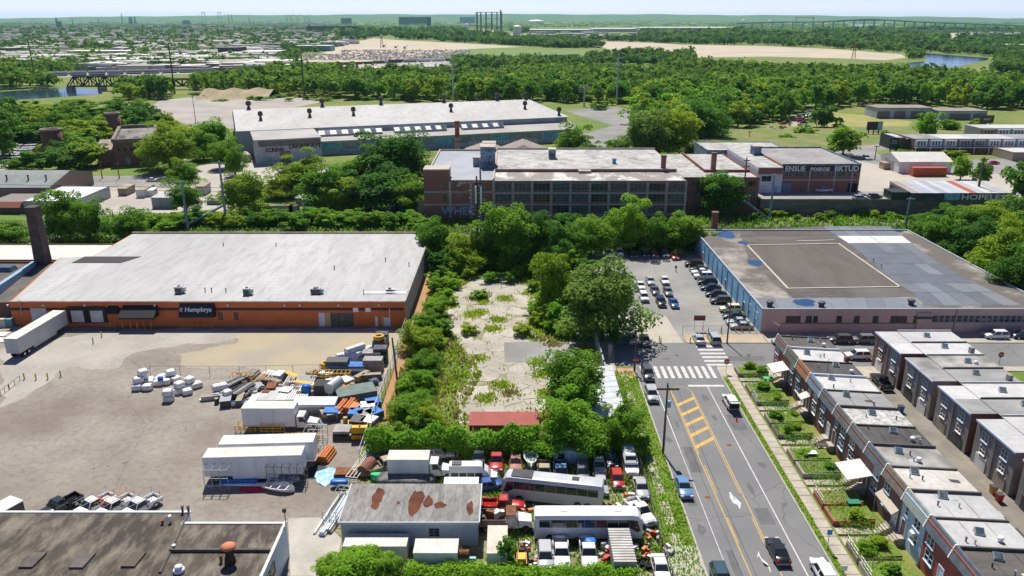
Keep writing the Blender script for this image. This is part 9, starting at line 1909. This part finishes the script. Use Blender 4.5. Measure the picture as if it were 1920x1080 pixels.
for k,(px,py) in enumerate(cand):
 x,y = G(px,py); big = rr.random() < .25; w_ = rr.uniform(14,45)*(1.6 if big else 1)*(1+max(0,y-1500)/4000); d = rr.uniform(10,22)*(2 if big else 1); h = rr.uniform(5,9.5); i,j = rr.randrange(6),rr.choice((0,0,1,1,2,3,4))
 if k < 280:
  q = thing('city_building','%s roofed low building in the hazy city beyond the train line'%('white','grey','dark','bright white','brown')[j],'building',(x,y,0),rr.choice((0,0,.25,-.25)),'low buildings of the far city'); W1,R1 = ubox(i,j); link('wall',W1,q,(0,0,0),(0,0,0),(w_,d,h)); link('roof',R1,q,(0,0,0),(0,0,0),(w_,d,h))
 else: boxes.append((x,y,w_,d,h,j))
for k in range(160):
 px,py = rr.choice(((rr.uniform(660,1000),rr.uniform(46,62)),(rr.uniform(1000,1300),rr.uniform(62,72)),(rr.uniform(1300,1920),rr.uniform(45,64)))); x,y = G(px,py); boxes.append((x,y,rr.uniform(20,70),rr.uniform(20,50),rr.uniform(5,9),rr.choice((0,1,3))))
mb = MB()
for (x,y,w_,d,h,j) in boxes: mb.mat(j); mb.box(x-w_/2,x+w_/2,y-d/2,y+d/2,-.2,h)
tag(link('distant_city',mb.mesh('distant_city',cr_)),'countless low roofs of the far city',None,None,'stuff')
# far trees
def img_scatter(n, x0, x1, y0, y1, seed, wr, hr, grow=0.0, avoid=()):
 r_ = random.Random(seed); out = []
 while len(out) < n:
  px, py = r_.uniform(x0,x1), r_.uniform(y0,y1)
  if any(inpoly(np.array([[px,py]]), a)[0] for a in avoid): continue
  x, y = G(px,py); g_ = 1+grow*max(0,y-1200)/3000; out.append((x,y,r_.uniform(*hr)*min(g_,1.5),r_.uniform(*wr)*g_))
 return out
AV = [[(640,82),(700,70),(760,74),(980,86),(1140,96),(1165,104),(1060,110),(900,126),(560,134),(560,116),(610,98)],[(1060,75),(1280,82),(1560,90),(1705,102),(1705,110),(1560,112),(1440,108),(1300,110),(1200,106),(1130,90)],[(1670,158),(1860,150),(1880,108),(1735,97),(1695,97),(1736,108),(1680,118)],[(1380,66),(1440,57),(1535,57),(1520,68)],[(1680,66),(1760,61),(1930,62),(1930,73),(1780,75)],[(985,63),(1378,62),(1378,50),(985,54)],[(118,110),(245,110),(245,94),(118,94)],[(405,110),(525,110),(525,90),(405,90)],[(-40,152),(540,138),(720,130),(720,122),(560,126),(-40,140)],[(945,76),(1200,76),(1200,62),(945,62)],[(1588,51),(1652,51),(1652,46),(1588,46)],[(870,66),(962,66),(962,56),(870,56)]]
woods2 = leafmat('far_woods_leaves',(.075,.165,.026),(.11,.21,.036)); tint_by_place(woods2,.01,(.05,.135,.026),(.12,.215,.036))
items = img_scatter(1500,-40,660,50,140,41,(9,15),(7,12),.7,AV)+img_scatter(900,720,1330,76,90,42,(12,18),(9,14),.6,AV)+img_scatter(900,1300,1960,66,98,43,(12,22),(9,15),.6,AV)+img_scatter(500,640,1960,58,75,44,(14,26),(9,14),1.5,AV)+img_scatter(260,1100,1300,100,125,45,(9,14),(8,13),0,AV[:1]) + img_scatter(500,1700,1960,98,140,46,(10,16),(9,15),.2,AV)+img_scatter(300,850,1110,118,135,47,(9,13),(9,14),0,AV[1:])
items += img_scatter(350,-620,-40,60,150,48,(10,18),(8,14),.8)+img_scatter(350,1960,2500,60,150,49,(10,18),(8,14),.8)+img_scatter(260,-620,-50,150,330,61,(9,14),(7,12))+img_scatter(300,1990,2500,150,240,62,(9,14),(8,14))
stuff_trees('far_trees',items, 16, woods2, 'trees scattered through the far city and river banks',.55,3)
items = img_scatter(5200,-500,2400,39,62,51,(24,50),(6,12),.4,AV[5:6]+AV[10:12]+[[(-60,48),(660,48),(660,62),(-60,62)]])+img_scatter(500,-60,660,48,62,52,(18,36),(6,10),.3,())
stuff_trees('horizon_woods',[(x,y,h_,min(w_,110)) for x,y,h_,w_ in items], 12, woods2, 'wooded plain reaching to the horizon',.25,4,3.0)
# low hills on the horizon
mb = MB(); n = 120
for row,(yy,base) in enumerate(((15000,38),)):
 xs = [-14000+28000*k/n for k in range(n+1)]; hs = [max(48,52+92*(1-(x_/11200)**2))+5*math.sin(k*.53+1)+4*math.sin(k*1.41) for k, x_ in enumerate(xs)]
 for k in range(n): mb.quad((xs[k],yy,-2),(xs[k+1],yy,-2),(xs[k+1],yy+1500,hs[k+1]),(xs[k],yy+1500,hs[k])); mb.quad((xs[k],yy+1500,hs[k]),(xs[k+1],yy+1500,hs[k+1]),(xs[k+1],yy+5000,-2),(xs[k],yy+5000,-2))
struct('hills',mb, mat('wooded_hills',(.06,.12,.03),.95,(.09,.15,.04),.002))
# haze
mb = MB(); mb.box(-15500,15500,-1200,21000,-3,185)
hz = struct('haze',mb, [], 'stuff'); hz['kind'] = 'stuff'; hz['label'] = 'thin summer haze over the plain'
hm = bpy.data.materials.new('haze_air'); hm.use_nodes = True; t = hm.node_tree; t.nodes.remove(t.nodes['Principled BSDF']); pv = t.nodes.new('ShaderNodeVolumePrincipled'); pv.inputs['Color'].default_value = (.42,.80,.82,1); pv.inputs['Density'].default_value = .00003; pv.inputs['Anisotropy'].default_value = .2; t.links.new(pv.outputs[0], t.nodes['Material Output'].inputs['Volume']); hz.data.materials.append(hm)
